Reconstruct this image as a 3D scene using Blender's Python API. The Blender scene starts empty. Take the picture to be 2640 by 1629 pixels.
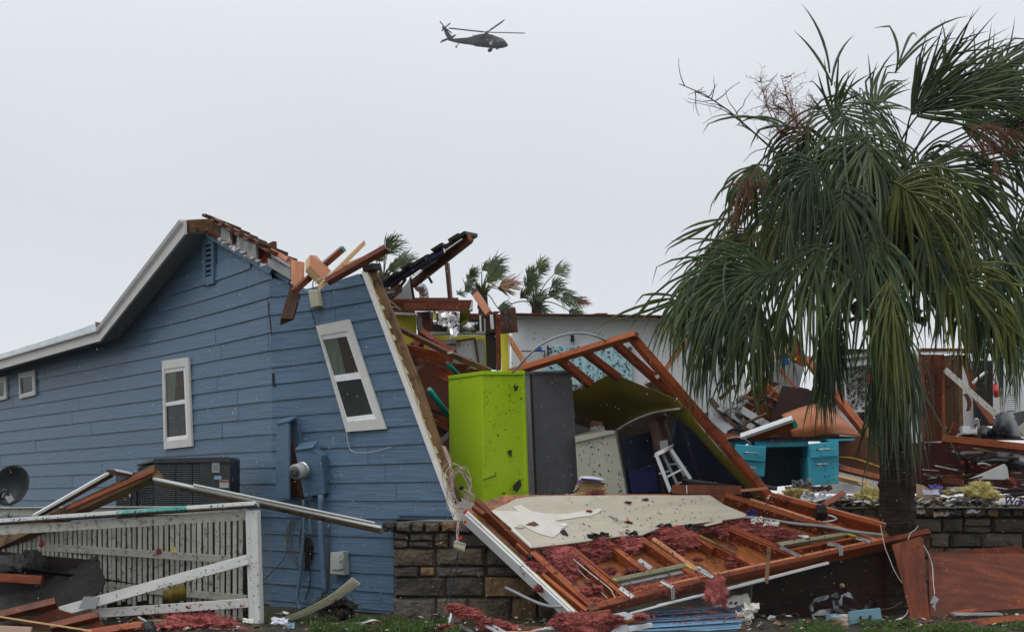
import bpy, bmesh, math, random
from mathutils import Vector, Matrix, noise
random.seed(11)
SC = bpy.context.scene
# ------------------------------------------------------------------ camera, sky, sun, exposure
EYE = 1.25; FP = 3667.0; CX = 1320.0; HY = 1280.0
cd = bpy.data.cameras.new('camera'); cam = bpy.data.objects.new('camera', cd)
SC.collection.objects.link(cam); SC.camera = cam
cam.location = (0, 0, EYE); cam.rotation_euler = (math.radians(90), 0, 0)
cd.sensor_width = 36; cd.lens = 50; cd.shift_y = 0.1763; cd.clip_end = 3000; cd.clip_start = 0.1
W = bpy.data.worlds.new('World'); SC.world = W; W.use_nodes = True
nt = W.node_tree; nt.nodes.clear()
def wn(t, **k):
    n = nt.nodes.new(t)
    for a, b in k.items(): setattr(n, a, b)
    return n
SUN_EL, SUN_AZ = math.radians(58), math.radians(-25)
out = wn('ShaderNodeOutputWorld'); mixs = wn('ShaderNodeMixShader'); mixs.inputs[0].default_value = 0.9
sky = wn('ShaderNodeTexSky', sky_type='NISHITA', sun_disc=False, sun_elevation=SUN_EL, sun_rotation=SUN_AZ)
b1 = wn('ShaderNodeBackground'); b1.inputs[1].default_value = 0.1
b2 = wn('ShaderNodeBackground'); b2.inputs[1].default_value = 1.0
geo = wn('ShaderNodeTexCoord'); sep = wn('ShaderNodeSeparateXYZ')
nz = wn('ShaderNodeTexNoise'); nz.inputs['Scale'].default_value = 1.6; nz.inputs['Detail'].default_value = 3
rmp = wn('ShaderNodeValToRGB'); e = rmp.color_ramp.elements
e[0].position = 0.0; e[0].color = (.775, .80, .845, 1); e[1].position = 0.75; e[1].color = (1.12, 1.16, 1.22, 1)
m1 = e = rmp.color_ramp.elements.new(0.22); m1.color = (.715, .738, .772, 1)
ma = wn('ShaderNodeMath', operation='MULTIPLY_ADD'); ma.inputs[1].default_value = .34; 
L = nt.links.new
L(geo.outputs['Generated'], sep.inputs[0]); L(geo.outputs['Generated'], nz.inputs['Vector'])
L(nz.outputs['Fac'], ma.inputs[0]); L(sep.outputs['Z'], ma.inputs[2]); 
ms = wn('ShaderNodeMath', operation='SUBTRACT'); ms.inputs[1].default_value = .17
L(ma.outputs[0], ms.inputs[0]); L(ms.outputs[0], rmp.inputs[0])
L(rmp.outputs[0], b2.inputs[0]); L(sky.outputs[0], b1.inputs[0]); L(b1.outputs[0], mixs.inputs[1]); L(b2.outputs[0], mixs.inputs[2]); L(mixs.outputs[0], out.inputs[0])
sd = bpy.data.lights.new('sun', 'SUN'); sd.energy = 1.0; sd.angle = math.radians(40); sd.color = (1, .97, .93)
so = bpy.data.objects.new('sun', sd); SC.collection.objects.link(so)
# high sun, from behind-left of the camera
so.rotation_euler = Vector((-.35, -.45, 1.0)).to_track_quat('Z', 'Y').to_euler()
SC.view_settings.view_transform = 'Standard'; SC.view_settings.look = 'None'
SC.view_settings.exposure = 0.06; SC.view_settings.gamma = 1; SC.view_settings.use_curve_mapping = False
SC.cycles.max_bounces = 6; SC.cycles.transparent_max_bounces = 8; SC.cycles.use_denoising = True

# ------------------------------------------------------------------ helpers
COL = SC.collection; WMAT = {}
def P(x, y, d): return Vector(((x-CX)/FP*d, d, EYE-(y-HY)/FP*d))
def Z(ox, oy, s): return lambda x, y, d: P(ox+x/s, oy+y/s, d)
S = P
Z1=Z(0,520,3.15); Z2=Z(600,540,3.15); Z3=Z(0,1130,3.03); Z4=Z(600,1000,2.404); Z5=Z(940,590,3.979); Z6=Z(1000,850,3.15)
Z7=Z(1400,800,2.853); Z8=Z(1150,1230,3.77); Z9=Z(1700,1200,3.501); Z10=Z(1800,850,3.15); Z11=Z(2200,850,3.15)
Z12=Z(2100,1200,3.524); Z13=Z(1640,20,1.938); Z14=Z(1100,30,8.754); Z15=Z(940,600,4.085); Z16=Z(2300,1050,5.4); Z17=Z(1600,700,2.357); Z18=Z(1200,1540,4.902)
def px(n, d, s=1.0): return n/s*d/FP      # size in metres of n zoomed pixels at distance d
def meta(o, label=None, cat=None, group=None, kind=None):
    if label: o['label'] = label
    if cat: o['category'] = cat
    if group: o['group'] = group
    if kind: o['kind'] = kind
    return o
def reg(o, M=None, parent=None):
    M = M or Matrix.Identity(4)
    COL.objects.link(o)
    if parent is not None:
        o.parent = parent; o.matrix_parent_inverse = WMAT[parent.name].inverted()
    o.matrix_basis = M; WMAT[o.name] = M
    return o
def empty(name, loc, label, cat, group=None):
    o = bpy.data.objects.new(name, None); o.empty_display_size = .2
    reg(o, Matrix.Translation(loc)); return meta(o, label, cat, group)
def frame(o, x, up=None):
    x = x.normalized(); up = up or Vector((0, 0, 1))
    if abs(x.dot(up)) > .999: up = Vector((0, 1, 0))
    y = up.cross(x).normalized(); z = x.cross(y)
    M = Matrix.Identity(4)
    for i in range(3): M[i][0] = x[i]; M[i][1] = y[i]; M[i][2] = z[i]; M[i][3] = o[i]
    return M
def mk(name, bm, mat, M=None, parent=None, label=None, cat=None, group=None, kind=None, smooth=False, world=True, bev=0):
    """link a bmesh as one object; verts are in world space when world=True and are moved into the frame M"""
    if world and M is not None: bm.transform(M.inverted())
    if bev: bmesh.ops.bevel(bm, geom=list(bm.edges), offset=bev, segments=1, affect='EDGES', clamp_overlap=True)
    bmesh.ops.recalc_face_normals(bm, faces=bm.faces)
    me = bpy.data.meshes.new(name); bm.to_mesh(me); bm.free()
    for m in (mat if isinstance(mat, (list, tuple)) else [mat]): me.materials.append(m)
    if smooth:
        for p in me.polygons: p.use_smooth = True
    o = bpy.data.objects.new(name, me); reg(o, M, parent)
    return meta(o, label, cat, group, kind)
def clone(o, M=None, parent=None):
    c = o.copy(); 
    reg(c, M or WMAT[o.name], None)
    if parent is not None: c.parent = parent; c.matrix_parent_inverse = WMAT[parent.name].inverted()
    return c
def perp(x):
    """view-facing frame for a stick: x along it, y away from the camera, z across it in the picture"""
    x = x.normalized(); v = Vector((0, 1, 0)); y = (v-x*v.dot(x))
    if y.length < .05: y = Vector((1, 0, 0))-x*x.x
    y.normalize(); z = x.cross(y)
    return x, y, z
def bm_box(bm, c, ax, ay, az, jit=0, mi=0):
    vs = []
    for i in (-1, 1):
        for j in (-1, 1):
            for k in (-1, 1):
                v = c+ax*i+ay*j+az*k
                if jit: v = v+Vector([random.uniform(-jit, jit) for _ in range(3)])
                vs.append(bm.verts.new(v))
    for f in ((0,1,3,2),(4,6,7,5),(0,4,5,1),(2,3,7,6),(0,2,6,4),(1,5,7,3)):
        fc = bm.faces.new([vs[i] for i in f]); fc.material_index = mi
def beam(name, a, b, w, t, mat, parent=None, roll=0, sag=0, rag=0, bev=.003, **k):
    """timber between points a and b; w = width across the picture, t = thickness along the view"""
    x, y, z = perp(b-a); Lg = (b-a).length
    R = Matrix.Rotation(math.radians(roll), 3, x); y = R@y; z = R@z
    M = Matrix.Identity(4)
    for i in range(3): M[i][0] = x[i]; M[i][1] = y[i]; M[i][2] = z[i]; M[i][3] = (a[i]+b[i])/2
    bm = bmesh.new(); n = 8 if sag else (3 if rag else 1)
    rings = []
    for i in range(n+1):
        u = i/n; X = (u-.5)*Lg; dz = sag*4*u*(1-u)
        r = []
        for sy, sz in ((-1,-1),(1,-1),(1,1),(-1,1)):
            ex = 0
            if rag and i in (0, n): ex = random.uniform(-rag, rag)
            r.append(bm.verts.new((X+ex, sy*t/2, sz*w/2+dz)))
        rings.append(r)
    for i in range(n):
        for q in range(4):
            bm.faces.new((rings[i][q], rings[i][(q+1)%4], rings[i+1][(q+1)%4], rings[i+1][q]))
    bm.faces.new(rings[0][::-1]); bm.faces.new(rings[-1])
    if bev and w > .02 and not sag: bmesh.ops.bevel(bm, geom=list(bm.edges), offset=min(bev, w*.15, t*.15), segments=1, affect='EDGES', clamp_overlap=True)
    return mk(name, bm, mat, M, parent, world=False, **k)
def newell(ps):
    n = Vector((0, 0, 0))
    for i, p in enumerate(ps):
        q = ps[(i+1) % len(ps)]
        n += Vector(((p.y-q.y)*(p.z+q.z), (p.z-q.z)*(p.x+q.x), (p.x-q.x)*(p.y+q.y)))
    return n.normalized()
def slab(name, ps, t, mat, parent=None, grain=None, back=None, edge_mat=None, **k):
    """polygon facing the camera, extruded away from it by t"""
    n = newell(ps); c = sum(ps, Vector())/len(ps); cv = c-Vector((0, 0, EYE))
    if n.dot(cv) < 0: n = -n
    if back: n = back.normalized()
    gx = (ps[1]-ps[0]) if grain is None else grain
    gx = gx-n*gx.dot(n)
    x = gx.normalized(); z = x.cross(n)
    M = Matrix.Identity(4)
    for i in range(3): M[i][0] = x[i]; M[i][1] = n[i]; M[i][2] = z[i]; M[i][3] = c[i]
    bm = bmesh.new(); f = [bm.verts.new(p) for p in ps]; b = [bm.verts.new(p+n*t) for p in ps]
    if len(ps) > 4:
        F = bm.faces.new(f); B = bm.faces.new(b[::-1]); bm.normal_update(); bmesh.ops.triangulate(bm, faces=[F, B])
    else: bm.faces.new(f); bm.faces.new(b[::-1])
    for i in range(len(ps)):
        j = (i+1) % len(ps); q = bm.faces.new((f[i], b[i], b[j], f[j]))
        if edge_mat: q.material_index = 1
    return mk(name, bm, [mat, edge_mat] if edge_mat else mat, M, parent, **k)
def spline(ps, n=6):
    ps = [Vector(p) for p in ps]
    if len(ps) < 3: return ps
    q = [2*ps[0]-ps[1]]+ps+[2*ps[-1]-ps[-2]]; o = []
    for i in range(1, len(q)-2):
        for j in range(n):
            t = j/n; a, b, c, d = q[i-1], q[i], q[i+1], q[i+2]
            o.append(.5*((2*b)+(c-a)*t+(2*a-5*b+4*c-d)*t*t+(3*b-a-3*c+d)*t**3))
    o.append(ps[-1]); return o
def bm_tube(bm, ps, r, seg=8, cap=True, taper=1.0):
    prev = None; first = None; n = len(ps); Y = None
    for i, p in enumerate(ps):
        d = (ps[min(i+1, n-1)]-ps[max(i-1, 0)]).normalized()
        if Y is None:
            Y = d.orthogonal().normalized()
        Y = (Y-d*Y.dot(d)).normalized(); Zv = d.cross(Y); rr = r*(1+(taper-1)*i/max(1, n-1))
        ring = [bm.verts.new(p+(Y*math.cos(a)+Zv*math.sin(a))*rr) for a in [2*math.pi*k/seg for k in range(seg)]]
        if prev:
            for k in range(seg): bm.faces.new((prev[k], prev[(k+1) % seg], ring[(k+1) % seg], ring[k]))
        else: first = ring
        prev = ring
    if cap: bm.faces.new(first[::-1]); bm.faces.new(prev)
def tube(name, ps, r, mat, parent=None, seg=8, n=6, taper=1.0, **k):
    bm = bmesh.new(); sp = spline(ps, n); bm_tube(bm, sp, r, seg, True, taper)
    M = Matrix.Translation(ps[0]); k.setdefault('smooth', seg > 5)
    return mk(name, bm, mat, M, parent, **k)
def sheet(name, rows, t, mat, parent=None, sub=3, rough=0, **k):
    """curved sheet through rows of points (splined both ways), with real thickness"""
    rows = [spline(r, sub) for r in rows]; cols = [spline([r[i] for r in rows], sub) for i in range(len(rows[0]))]
    nu, nv = len(cols), len(cols[0]); bm = bmesh.new()
    g = [[bm.verts.new(c+(Vector([random.uniform(-rough, rough) for _ in range(3)]) if rough else Vector())) for c in col] for col in cols]
    fs = [bm.faces.new((g[i][j], g[i+1][j], g[i+1][j+1], g[i][j+1])) for i in range(nu-1) for j in range(nv-1)]
    bmesh.ops.recalc_face_normals(bm, faces=bm.faces); bm.normal_update()
    nn = sum((f.normal for f in fs), Vector()); c = cols[nu//2][nv//2]-Vector((0, 0, EYE))
    bmesh.ops.solidify(bm, geom=bm.faces[:], thickness=t if nn.dot(c) < 0 else -t)
    M = frame(rows[0][0], rows[0][-1]-rows[0][0], None)
    k.setdefault('smooth', True)
    return mk(name, bm, mat, M, parent, **k)
def fluff(name, c, sx, sy, sz, mat, parent=None, strands=140, seed=0, fib=.0028, **k):
    """torn fibre insulation: a displaced lump bristling with fibre tufts"""
    rnd = random.Random(seed*7+int(abs(c.x)*1000)); bm = bmesh.new()
    bmesh.ops.create_icosphere(bm, subdivisions=4 if strands>100 else 3, radius=1)
    off = Vector((rnd.random()*50, rnd.random()*50, 0))
    base = []
    for v in bm.verts:
        p = v.co.copy(); q = 1+.6*noise.noise(p*1.7+off)+.5*noise.noise(p*4+off)+.22*noise.noise(p*9+off)+.14*noise.noise(p*19+off)
        v.co = Vector((p.x*sx*q, p.y*sy*q, p.z*sz*q)); base.append(v.co.copy())
    m = max(sx, sz)
    for i in range(strands*6):
        p = rnd.choice(base); d = Vector((p.x/sx, p.y/sy, p.z/sz)).normalized()
        d = (d+Vector([rnd.uniform(-.9, .9) for _ in range(3)])).normalized(); Lg = min(.09, rnd.uniform(.08, .3)*m)
        q = d.orthogonal().normalized()*fib*rnd.uniform(.4, 1.3); e = p+d*Lg+Vector((0, 0, -Lg*.3)); mm = (p+e)/2+Vector((0, 0, Lg*.15))
        a = [bm.verts.new(z) for z in (p-q, p+q, mm+q*.7, mm-q*.7, e)]
        bm.faces.new((a[0], a[1], a[2], a[3])); bm.faces.new((a[3], a[2], a[4]))
    return mk(name, bm, mat, Matrix.Translation(c), parent, world=False, smooth=False, **k)
def crumple(name, c, sx, sz, mat, parent=None, seed=0, amp=.25, flat=.3, fq=1, **k):
    rnd = random.Random(seed); bm = bmesh.new(); n = 9; off = Vector((rnd.random()*90, rnd.random()*90, rnd.random()*9))
    g = []
    for i in range(n):
        r = []
        for j in range(n):
            u, v = i/(n-1)-.5, j/(n-1)-.5
            a = amp*max(sx, sz); q = Vector((u*3, v*3, 0))*fq+off
            ed = 1+.25*noise.noise(q*1.3)
            r.append(bm.verts.new(c+Vector((u*sx*ed, v*sz*flat*2+a*noise.noise(q*2.1), v*sz*ed+a*noise.noise(q*2.3+Vector((7, 1, 3)))))))
        g.append(r)
    for i in range(n-1):
        for j in range(n-1): bm.faces.new((g[i][j], g[i+1][j], g[i+1][j+1], g[i][j+1]))
    bmesh.ops.triangulate(bm, faces=bm.faces[:]); bmesh.ops.recalc_face_normals(bm, faces=bm.faces[:])
    return mk(name, bm, mat, Matrix.Translation(c), parent, smooth=False, **k)
def flecks(name, quad, n, size, mat, parent, seed=1, off=.004, clump=.5, dirn=None, **k):
    """bits of torn leaf stuck flat on a surface given by four corners (tl, tr, br, bl)"""
    rnd = random.Random(seed); a, b, c, d = quad; nn = newell(quad)
    if nn.dot(a-Vector((0, 0, EYE))) > 0: nn = -nn
    ex = (b-a).normalized(); ez = nn.cross(ex).normalized(); bm = bmesh.new()
    cs = [(rnd.random(), rnd.random()) for _ in range(6)]
    for i in range(n):
        u, v = rnd.random(), rnd.random()
        if rnd.random() < clump:
            cu, cv = rnd.choice(cs); u = cu+rnd.gauss(0, .13); v = cv+rnd.gauss(0, .13)
            if not (0 < u < 1 and 0 < v < 1): continue
        p = (a*(1-u)+b*u)*(1-v)+(d*(1-u)+c*u)*v+nn*off
        s = size*rnd.uniform(.35, 1)*(1.9 if rnd.random() < .06 else 1); th = rnd.uniform(0, 6.28) if dirn is None else dirn+rnd.gauss(0, .45)
        dx = ex*math.cos(th)+ez*math.sin(th); dy = nn.cross(dx); as_ = rnd.uniform(.2, .6)
        m = rnd.choice((4, 5, 6)); vs = [bm.verts.new(p+(dx*math.cos(t)+dy*math.sin(t)*as_)*s*rnd.uniform(.6, 1.1)+nn*rnd.uniform(0, .003)) for t in [6.283*q/m for q in range(m)]]
        bm.faces.new(vs)
    k.setdefault('kind', 'stuff')
    return mk(name, bm, mat, Matrix.Translation(a), parent, **k)
# ------------------------------------------------------------------ materials
def mat(name, c1, c2, scale=3.0, st=(1, 1, 1), rough=.55, bump=.15, dirt=None, dcol=(.03, .022, .015), dscale=5, rnd=.25, metal=0, fine=0, coat=0, trans=0, contrast=.5, grain2=0, spec=.22, bdist=.01, rvar=.2):
    m = bpy.data.materials.new(name); m.use_nodes = True; t = m.node_tree; N = t.nodes; K = t.links.new
    bs = N['Principled BSDF']; bs.inputs['Metallic'].default_value = metal
    bs.inputs['Specular IOR Level'].default_value = spec
    if coat: bs.inputs['Coat Weight'].default_value = coat; bs.inputs['Coat Roughness'].default_value = .12
    if trans: bs.inputs['Transmission Weight'].default_value = trans
    tc = N.new('ShaderNodeTexCoord'); oi = N.new('ShaderNodeObjectInfo'); mp = N.new('ShaderNodeMapping')
    add = N.new('ShaderNodeVectorMath'); add.operation = 'MULTIPLY_ADD'; add.inputs[1].default_value = (37, 53, 29)
    cmb = N.new('ShaderNodeCombineXYZ'); 
    for i in range(3): K(oi.outputs['Random'], cmb.inputs[i])
    K(cmb.outputs[0], add.inputs[0]); K(tc.outputs['Object'], add.inputs[2])
    mp.inputs['Scale'].default_value = st; K(add.outputs[0], mp.inputs[0])
    n1 = N.new('ShaderNodeTexNoise'); n1.inputs['Scale'].default_value = scale; n1.inputs['Detail'].default_value = 6; n1.inputs['Roughness'].default_value = .62
    n1.inputs['Distortion'].default_value = .6 if st != (1, 1, 1) else 0
    K(mp.outputs[0], n1.inputs['Vector'])
    r = N.new('ShaderNodeValToRGB'); r.color_ramp.elements[0].position = .5-contrast/2; r.color_ramp.elements[1].position = .5+contrast/2
    r.color_ramp.elements[0].color = (*c1, 1); r.color_ramp.elements[1].color = (*c2, 1); K(n1.outputs['Fac'], r.inputs[0])
    col = r.outputs[0]; h = n1.outputs['Fac']
    def mix(fac, a, b, ty='MIX'):
        x = N.new('ShaderNodeMix'); x.data_type = 'RGBA'; x.blend_type = ty
        if isinstance(fac, float): x.inputs[0].default_value = fac
        else: K(fac, x.inputs[0])
        for s, q in ((6, a), (7, b)):
            if isinstance(q, tuple): x.inputs[s].default_value = (*q, 1)
            else: K(q, x.inputs[s])
        return x.outputs[2]
    if grain2:
        wv = N.new('ShaderNodeTexWave'); wv.wave_type = 'RINGS'; wv.rings_direction = 'X'; wv.inputs['Scale'].default_value = grain2
        wv.inputs['Distortion'].default_value = 14; wv.inputs['Detail'].default_value = 4; wv.inputs['Detail Scale'].default_value = .9
        mp2 = N.new('ShaderNodeMapping'); mp2.inputs['Scale'].default_value = (.35, 1, 1); K(add.outputs[0], mp2.inputs[0]); K(mp2.outputs[0], wv.inputs['Vector'])
        rr = N.new('ShaderNodeMapRange'); rr.inputs[1].default_value = .25; rr.inputs[2].default_value = .9; rr.inputs[4].default_value = .35; K(wv.outputs['Fac'], rr.inputs[0])
        col = mix(rr.outputs[0], col, tuple(x*.35 for x in c1))
    if rnd:
        mr = N.new('ShaderNodeMapRange'); mr.inputs[3].default_value = 1-rnd; mr.inputs[4].default_value = 1+rnd*.8; K(oi.outputs['Random'], mr.inputs[0])
        hv = N.new('ShaderNodeHueSaturation'); K(mr.outputs[0], hv.inputs['Value']); K(col, hv.inputs['Color']); col = hv.outputs[0]
    rg = N.new('ShaderNodeMapRange'); rg.inputs[3].default_value = max(.05, rough-rvar); rg.inputs[4].default_value = min(1, rough+rvar); K(n1.outputs['Fac'], rg.inputs[0])
    if dirt:
        n2 = N.new('ShaderNodeTexNoise'); n2.inputs['Scale'].default_value = dscale; n2.inputs['Detail'].default_value = 9; n2.inputs['Roughness'].default_value = .72
        K(add.outputs[0], n2.inputs['Vector']); r2 = N.new('ShaderNodeMapRange'); r2.inputs[1].default_value = 1-dirt; r2.inputs[2].default_value = min(1.2, 1-dirt+.12); r2.inputs[4].default_value = .85
        K(n2.outputs['Fac'], r2.inputs[0]); col = mix(r2.outputs[0], col, dcol)
    if fine:
        n3 = N.new('ShaderNodeTexNoise'); n3.inputs['Scale'].default_value = fine; n3.inputs['Detail'].default_value = 4; K(add.outputs[0], n3.inputs['Vector'])
        ad = N.new('ShaderNodeMath'); ad.operation = 'ADD'; K(h, ad.inputs[0]); K(n3.outputs['Fac'], ad.inputs[1]); h = ad.outputs[0]
    bp = N.new('ShaderNodeBump'); bp.inputs['Strength'].default_value = bump; bp.inputs['Distance'].default_value = bdist; K(h, bp.inputs['Height'])
    K(bp.outputs[0], bs.inputs['Normal']); K(col, bs.inputs['Base Color']); K(rg.outputs[0], bs.inputs['Roughness'])
    return m
GR = (1.2, 16, 16)
M_red = mat('wet_red_timber', (.10, .017, .007), (.36, .085, .026), 2.2, GR, .38, .35, dirt=.46, dcol=(.035, .012, .007), coat=.05, rnd=.42, spec=.22)
M_orange = mat('wet_orange_timber', (.15, .030, .010), (.42, .118, .036), 2.2, GR, .4, .25, dirt=.45, dcol=(.06, .018, .008), coat=.05, rnd=.36, spec=.22)
M_pine = mat('fresh_pine', (.50, .27, .11), (.72, .50, .27), 2.0, GR, .5, .2, dirt=.36, dcol=(.2, .08, .03), rnd=.12, spec=.22)
M_pink = mat('pale_red_timber', (.36, .13, .06), (.56, .26, .14), 2.2, GR, .45, .2, dirt=.38, dcol=(.12, .04, .02), rnd=.15, spec=.22)
M_brown = mat('dark_wet_timber', (.035, .016, .009), (.14, .055, .025), 2.4, GR, .42, .5, dirt=.48, dcol=(.008, .006, .005), coat=.05, rnd=.3, spec=.22)
M_weather = mat('weathered_brown_timber', (.07, .04, .02), (.25, .14, .06), 2.4, GR, .6, .5, dirt=.5, dcol=(.02, .013, .009), rnd=.2, spec=.22)
M_black = mat('black_timber_and_shade', (.006, .005, .005), (.035, .024, .018), 3, GR, .4, .6, rnd=.2)  # black timber, and the black of the sheets that stand for shade
M_ply = mat('wet_plywood', (.075, .015, .006), (.25, .058, .018), 1.6, (1, 1, 4), .36, .12, dirt=.42, dcol=(.05, .014, .008), coat=.05, grain2=4.5, rnd=.12, spec=.22)
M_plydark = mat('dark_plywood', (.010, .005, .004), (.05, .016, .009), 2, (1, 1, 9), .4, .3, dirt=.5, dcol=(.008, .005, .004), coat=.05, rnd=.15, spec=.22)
M_deck = mat('wet_decking_plywood', (.16, .045, .015), (.42, .15, .045), 2.0, (1, 1, 14), .2, .15, dirt=.5, dcol=(.06, .02, .01), coat=.7, rnd=.1)
M_panel = mat('brown_panelling', (.10, .028, .014), (.20, .065, .03), 1.5, (5, 1, 1), .4, .1, dirt=.42, dcol=(.03, .01, .006), rnd=.15, coat=.05, spec=.22)
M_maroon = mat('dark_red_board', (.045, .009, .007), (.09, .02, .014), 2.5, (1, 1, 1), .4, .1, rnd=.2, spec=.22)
M_hard = mat('orange_hardboard', (.30, .095, .035), (.50, .19, .08), 1.6, (1, 8, 8), .4, .08, dirt=.38, dcol=(.1, .03, .015), coat=.05, rnd=.08, spec=.22)
M_blue = mat('blue_fibre_cement', (.050, .094, .148), (.112, .182, .262), 3.4, (.6, 1, 10), .42, 1.0, dirt=.31, dcol=(.035, .062, .098), dscale=2.4, rnd=.07, contrast=.6, bdist=.008, coat=.10)
M_bluetrim = mat('blue_trim_paint', (.062, .112, .17), (.10, .165, .24), 3, (1, 8, 8), .45, .12, dirt=.36, dcol=(.03, .05, .08), rnd=.06)
M_cream = mat('offwhite_trim_paint', (.50, .49, .46), (.62, .61, .58), 9, (1, 1, 1), .6, .18, dirt=.32, dcol=(.25, .22, .18), rnd=.05, fine=90)
M_white = mat('white_paint', (.62, .63, .63), (.76, .77, .78), 4, (1, 1, 1), .5, .08, dirt=.34, dcol=(.30, .29, .26), rnd=.06)
M_wall = mat('white_speckled_wall', (.60, .61, .62), (.72, .73, .74), 2, (3, 1, 1), .6, .1, dirt=.30, dcol=(.35, .35, .33), rnd=.03)
M_fence = mat('flaking_fence_paint', (.40, .385, .33), (.56, .55, .49), 3, (1, 6, 6), .6, .3, dirt=.47, dcol=(.035, .028, .02), dscale=17, rnd=.14)
M_fencew = mat('white_flaking_rail_paint', (.50, .51, .48), (.66, .675, .65), 3, (1, 6, 6), .55, .25, dirt=.36, dcol=(.09, .08, .065), dscale=14, rnd=.05)
M_teal = mat('worn_teal_rail_paint', (.52, .63, .62), (.10, .36, .32), 1.5, (1.2, 2, 2), .5, .25, dirt=.4, dcol=(.08, .09, .08), dscale=16, rnd=0, contrast=.2)
M_soffit = mat('grey_soffit', (.20, .205, .21), (.25, .255, .26), 8, (1, 1, 1), .8, .1, rnd=0)
M_glassA = mat('dark_window_glass', (.006, .010, .010), (.035, .045, .035), 1.6, (1, 1, 1), .08, .02, rnd=.2, spec=.35, rvar=.03)
M_glass2A = mat('patterned_window_glass', (.02, .04, .022), (.12, .07, .04), 3.5, (1, 1, 1), .1, .02, rnd=.1, spec=.35, rvar=.03, contrast=.25)
M_lime = mat('lime_green_paint', (.33, .52, .012), (.40, .60, .02), 2, (1, 1, 1), .35, .03, dirt=.30, dcol=(.22, .34, .012), rnd=0)
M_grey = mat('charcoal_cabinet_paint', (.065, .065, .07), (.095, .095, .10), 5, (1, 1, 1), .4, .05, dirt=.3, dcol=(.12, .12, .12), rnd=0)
M_beige = mat('beige_cabinet_paint', (.36, .35, .28), (.46, .45, .37), 2, (1, 1, 1), .45, .05, dirt=.36, dcol=(.24, .21, .15), rnd=0)
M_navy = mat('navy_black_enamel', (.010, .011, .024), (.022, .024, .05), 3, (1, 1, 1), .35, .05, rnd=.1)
M_navy2 = mat('navy_blue_enamel', (.016, .018, .09), (.03, .032, .14), 3, (1, 1, 1), .35, .05, rnd=.1)
M_dark = mat('black_plastic', (.006, .006, .007), (.018, .018, .022), 3, (1, 1, 1), .4, .3, rnd=.2, fine=20)
M_leather = mat('black_leather', (.006, .006, .008), (.016, .016, .02), 4, (1, 1, 1), .3, .25, rnd=.1, spec=.4)
M_desk = mat('turquoise_desk_paint', (.06, .44, .60), (.09, .53, .70), 4, (1, 1, 1), .4, .05, dirt=.30, dcol=(.03, .16, .22), rnd=.04)
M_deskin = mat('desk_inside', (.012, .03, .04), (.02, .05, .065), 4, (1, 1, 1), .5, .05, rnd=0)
M_pale = mat('pale_blue_panel', (.36, .60, .68), (.44, .68, .74), 3, (1, 1, 1), .5, .05, dirt=.30, dcol=(.25, .4, .45), rnd=0)
M_yellow = mat('yellow_wall_paint', (.70, .60, .03), (.80, .70, .08), 1.6, (1, 1, 1), .5, .08, dirt=.38, dcol=(.5, .5, .42), dscale=2.5, rnd=.04)
M_olive = mat('olive_yellow_hardboard', (.20, .17, .016), (.29, .25, .03), 1.2, (1, 1, 1), .55, .05, dirt=.36, dcol=(.13, .11, .07), dscale=2, rnd=0)
M_yend = mat('faded_yellow_paint', (.22, .21, .03), (.42, .39, .06), 4, (1, 1, 1), .5, .1, dirt=.4, dcol=(.06, .05, .03))
M_olivetrim = mat('olive_trim_paint', (.13, .13, .075), (.25, .245, .15), 4, (1, 6, 6), .5, .2, dirt=.42, dcol=(.05, .045, .03), rnd=.15)
M_drywall = mat('wet_beige_wallboard', (.36, .33, .25), (.47, .44, .35), 1.6, (1, 1, 7), .35, .05, dirt=.43, dcol=(.27, .23, .15), dscale=1.6, rnd=0, coat=.3)
M_paper = mat('torn_white_paper', (.52, .50, .44), (.68, .66, .60), 5, (1, 1, 1), .6, .1, dirt=.3, dcol=(.5, .42, .32), rnd=.05)
M_card = mat('manila_paper', (.52, .36, .16), (.70, .53, .28), 4, (1, 1, 12), .7, .2, dirt=.35, dcol=(.2, .1, .04), rnd=.15)
M_brownc = mat('brown_cardboard', (.055, .03, .022), (.11, .06, .04), 3, (1, 1, 1), .6, .1, rnd=.1)
M_cloth = mat('wet_white_cloth', (.58, .58, .68), (.74, .74, .80), 5, (1, 1, 1), .5, .2, rnd=.05)
M_insR = mat('wet_red_insulation', (.11, .022, .020), (.34, .09, .08), 14, (1, 1, 1), .75, .6, dirt=.46, dcol=(.07, .012, .012), rnd=.15, fine=120)
M_insP = mat('pink_insulation', (.22, .05, .043), (.50, .15, .13), 14, (1, 1, 1), .75, .6, dirt=.45, dcol=(.12, .02, .02), rnd=.15, fine=120)
M_insY = mat('yellow_insulation', (.45, .36, .10), (.78, .69, .32), 12, (1, 1, 1), .8, .6, dirt=.42, dcol=(.20, .14, .03), rnd=.12, fine=120)
M_metal = mat('galvanised_metal', (.34, .35, .36), (.55, .56, .57), 6, (1, 1, 1), .3, .1, metal=.85, dirt=.32, dcol=(.12, .11, .1), rnd=.1)
M_alu = mat('dull_aluminium', (.40, .41, .42), (.58, .59, .60), 3, (1, 5, 5), .35, .08, metal=.6, dirt=.36, dcol=(.15, .08, .07), rnd=.08)
M_foil = mat('crumpled_foil', (.6, .6, .6), (.85, .85, .86), 12, (1, 1, 1), .15, .8, metal=1, rnd=.05, fine=30)
M_flash = mat('roof_flashing_metal', (.36, .41, .43), (.62, .70, .72), 2.5, (1, 1, 1), .3, .1, metal=.5, dirt=.33, dcol=(.14, .14, .14), rnd=.05)
M_copper = mat('copper_drip_edge', (.40, .14, .08), (.58, .25, .16), 3, (1, 8, 8), .35, .1, metal=.2, dirt=.38, dcol=(.16, .05, .03), rnd=.1)
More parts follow.
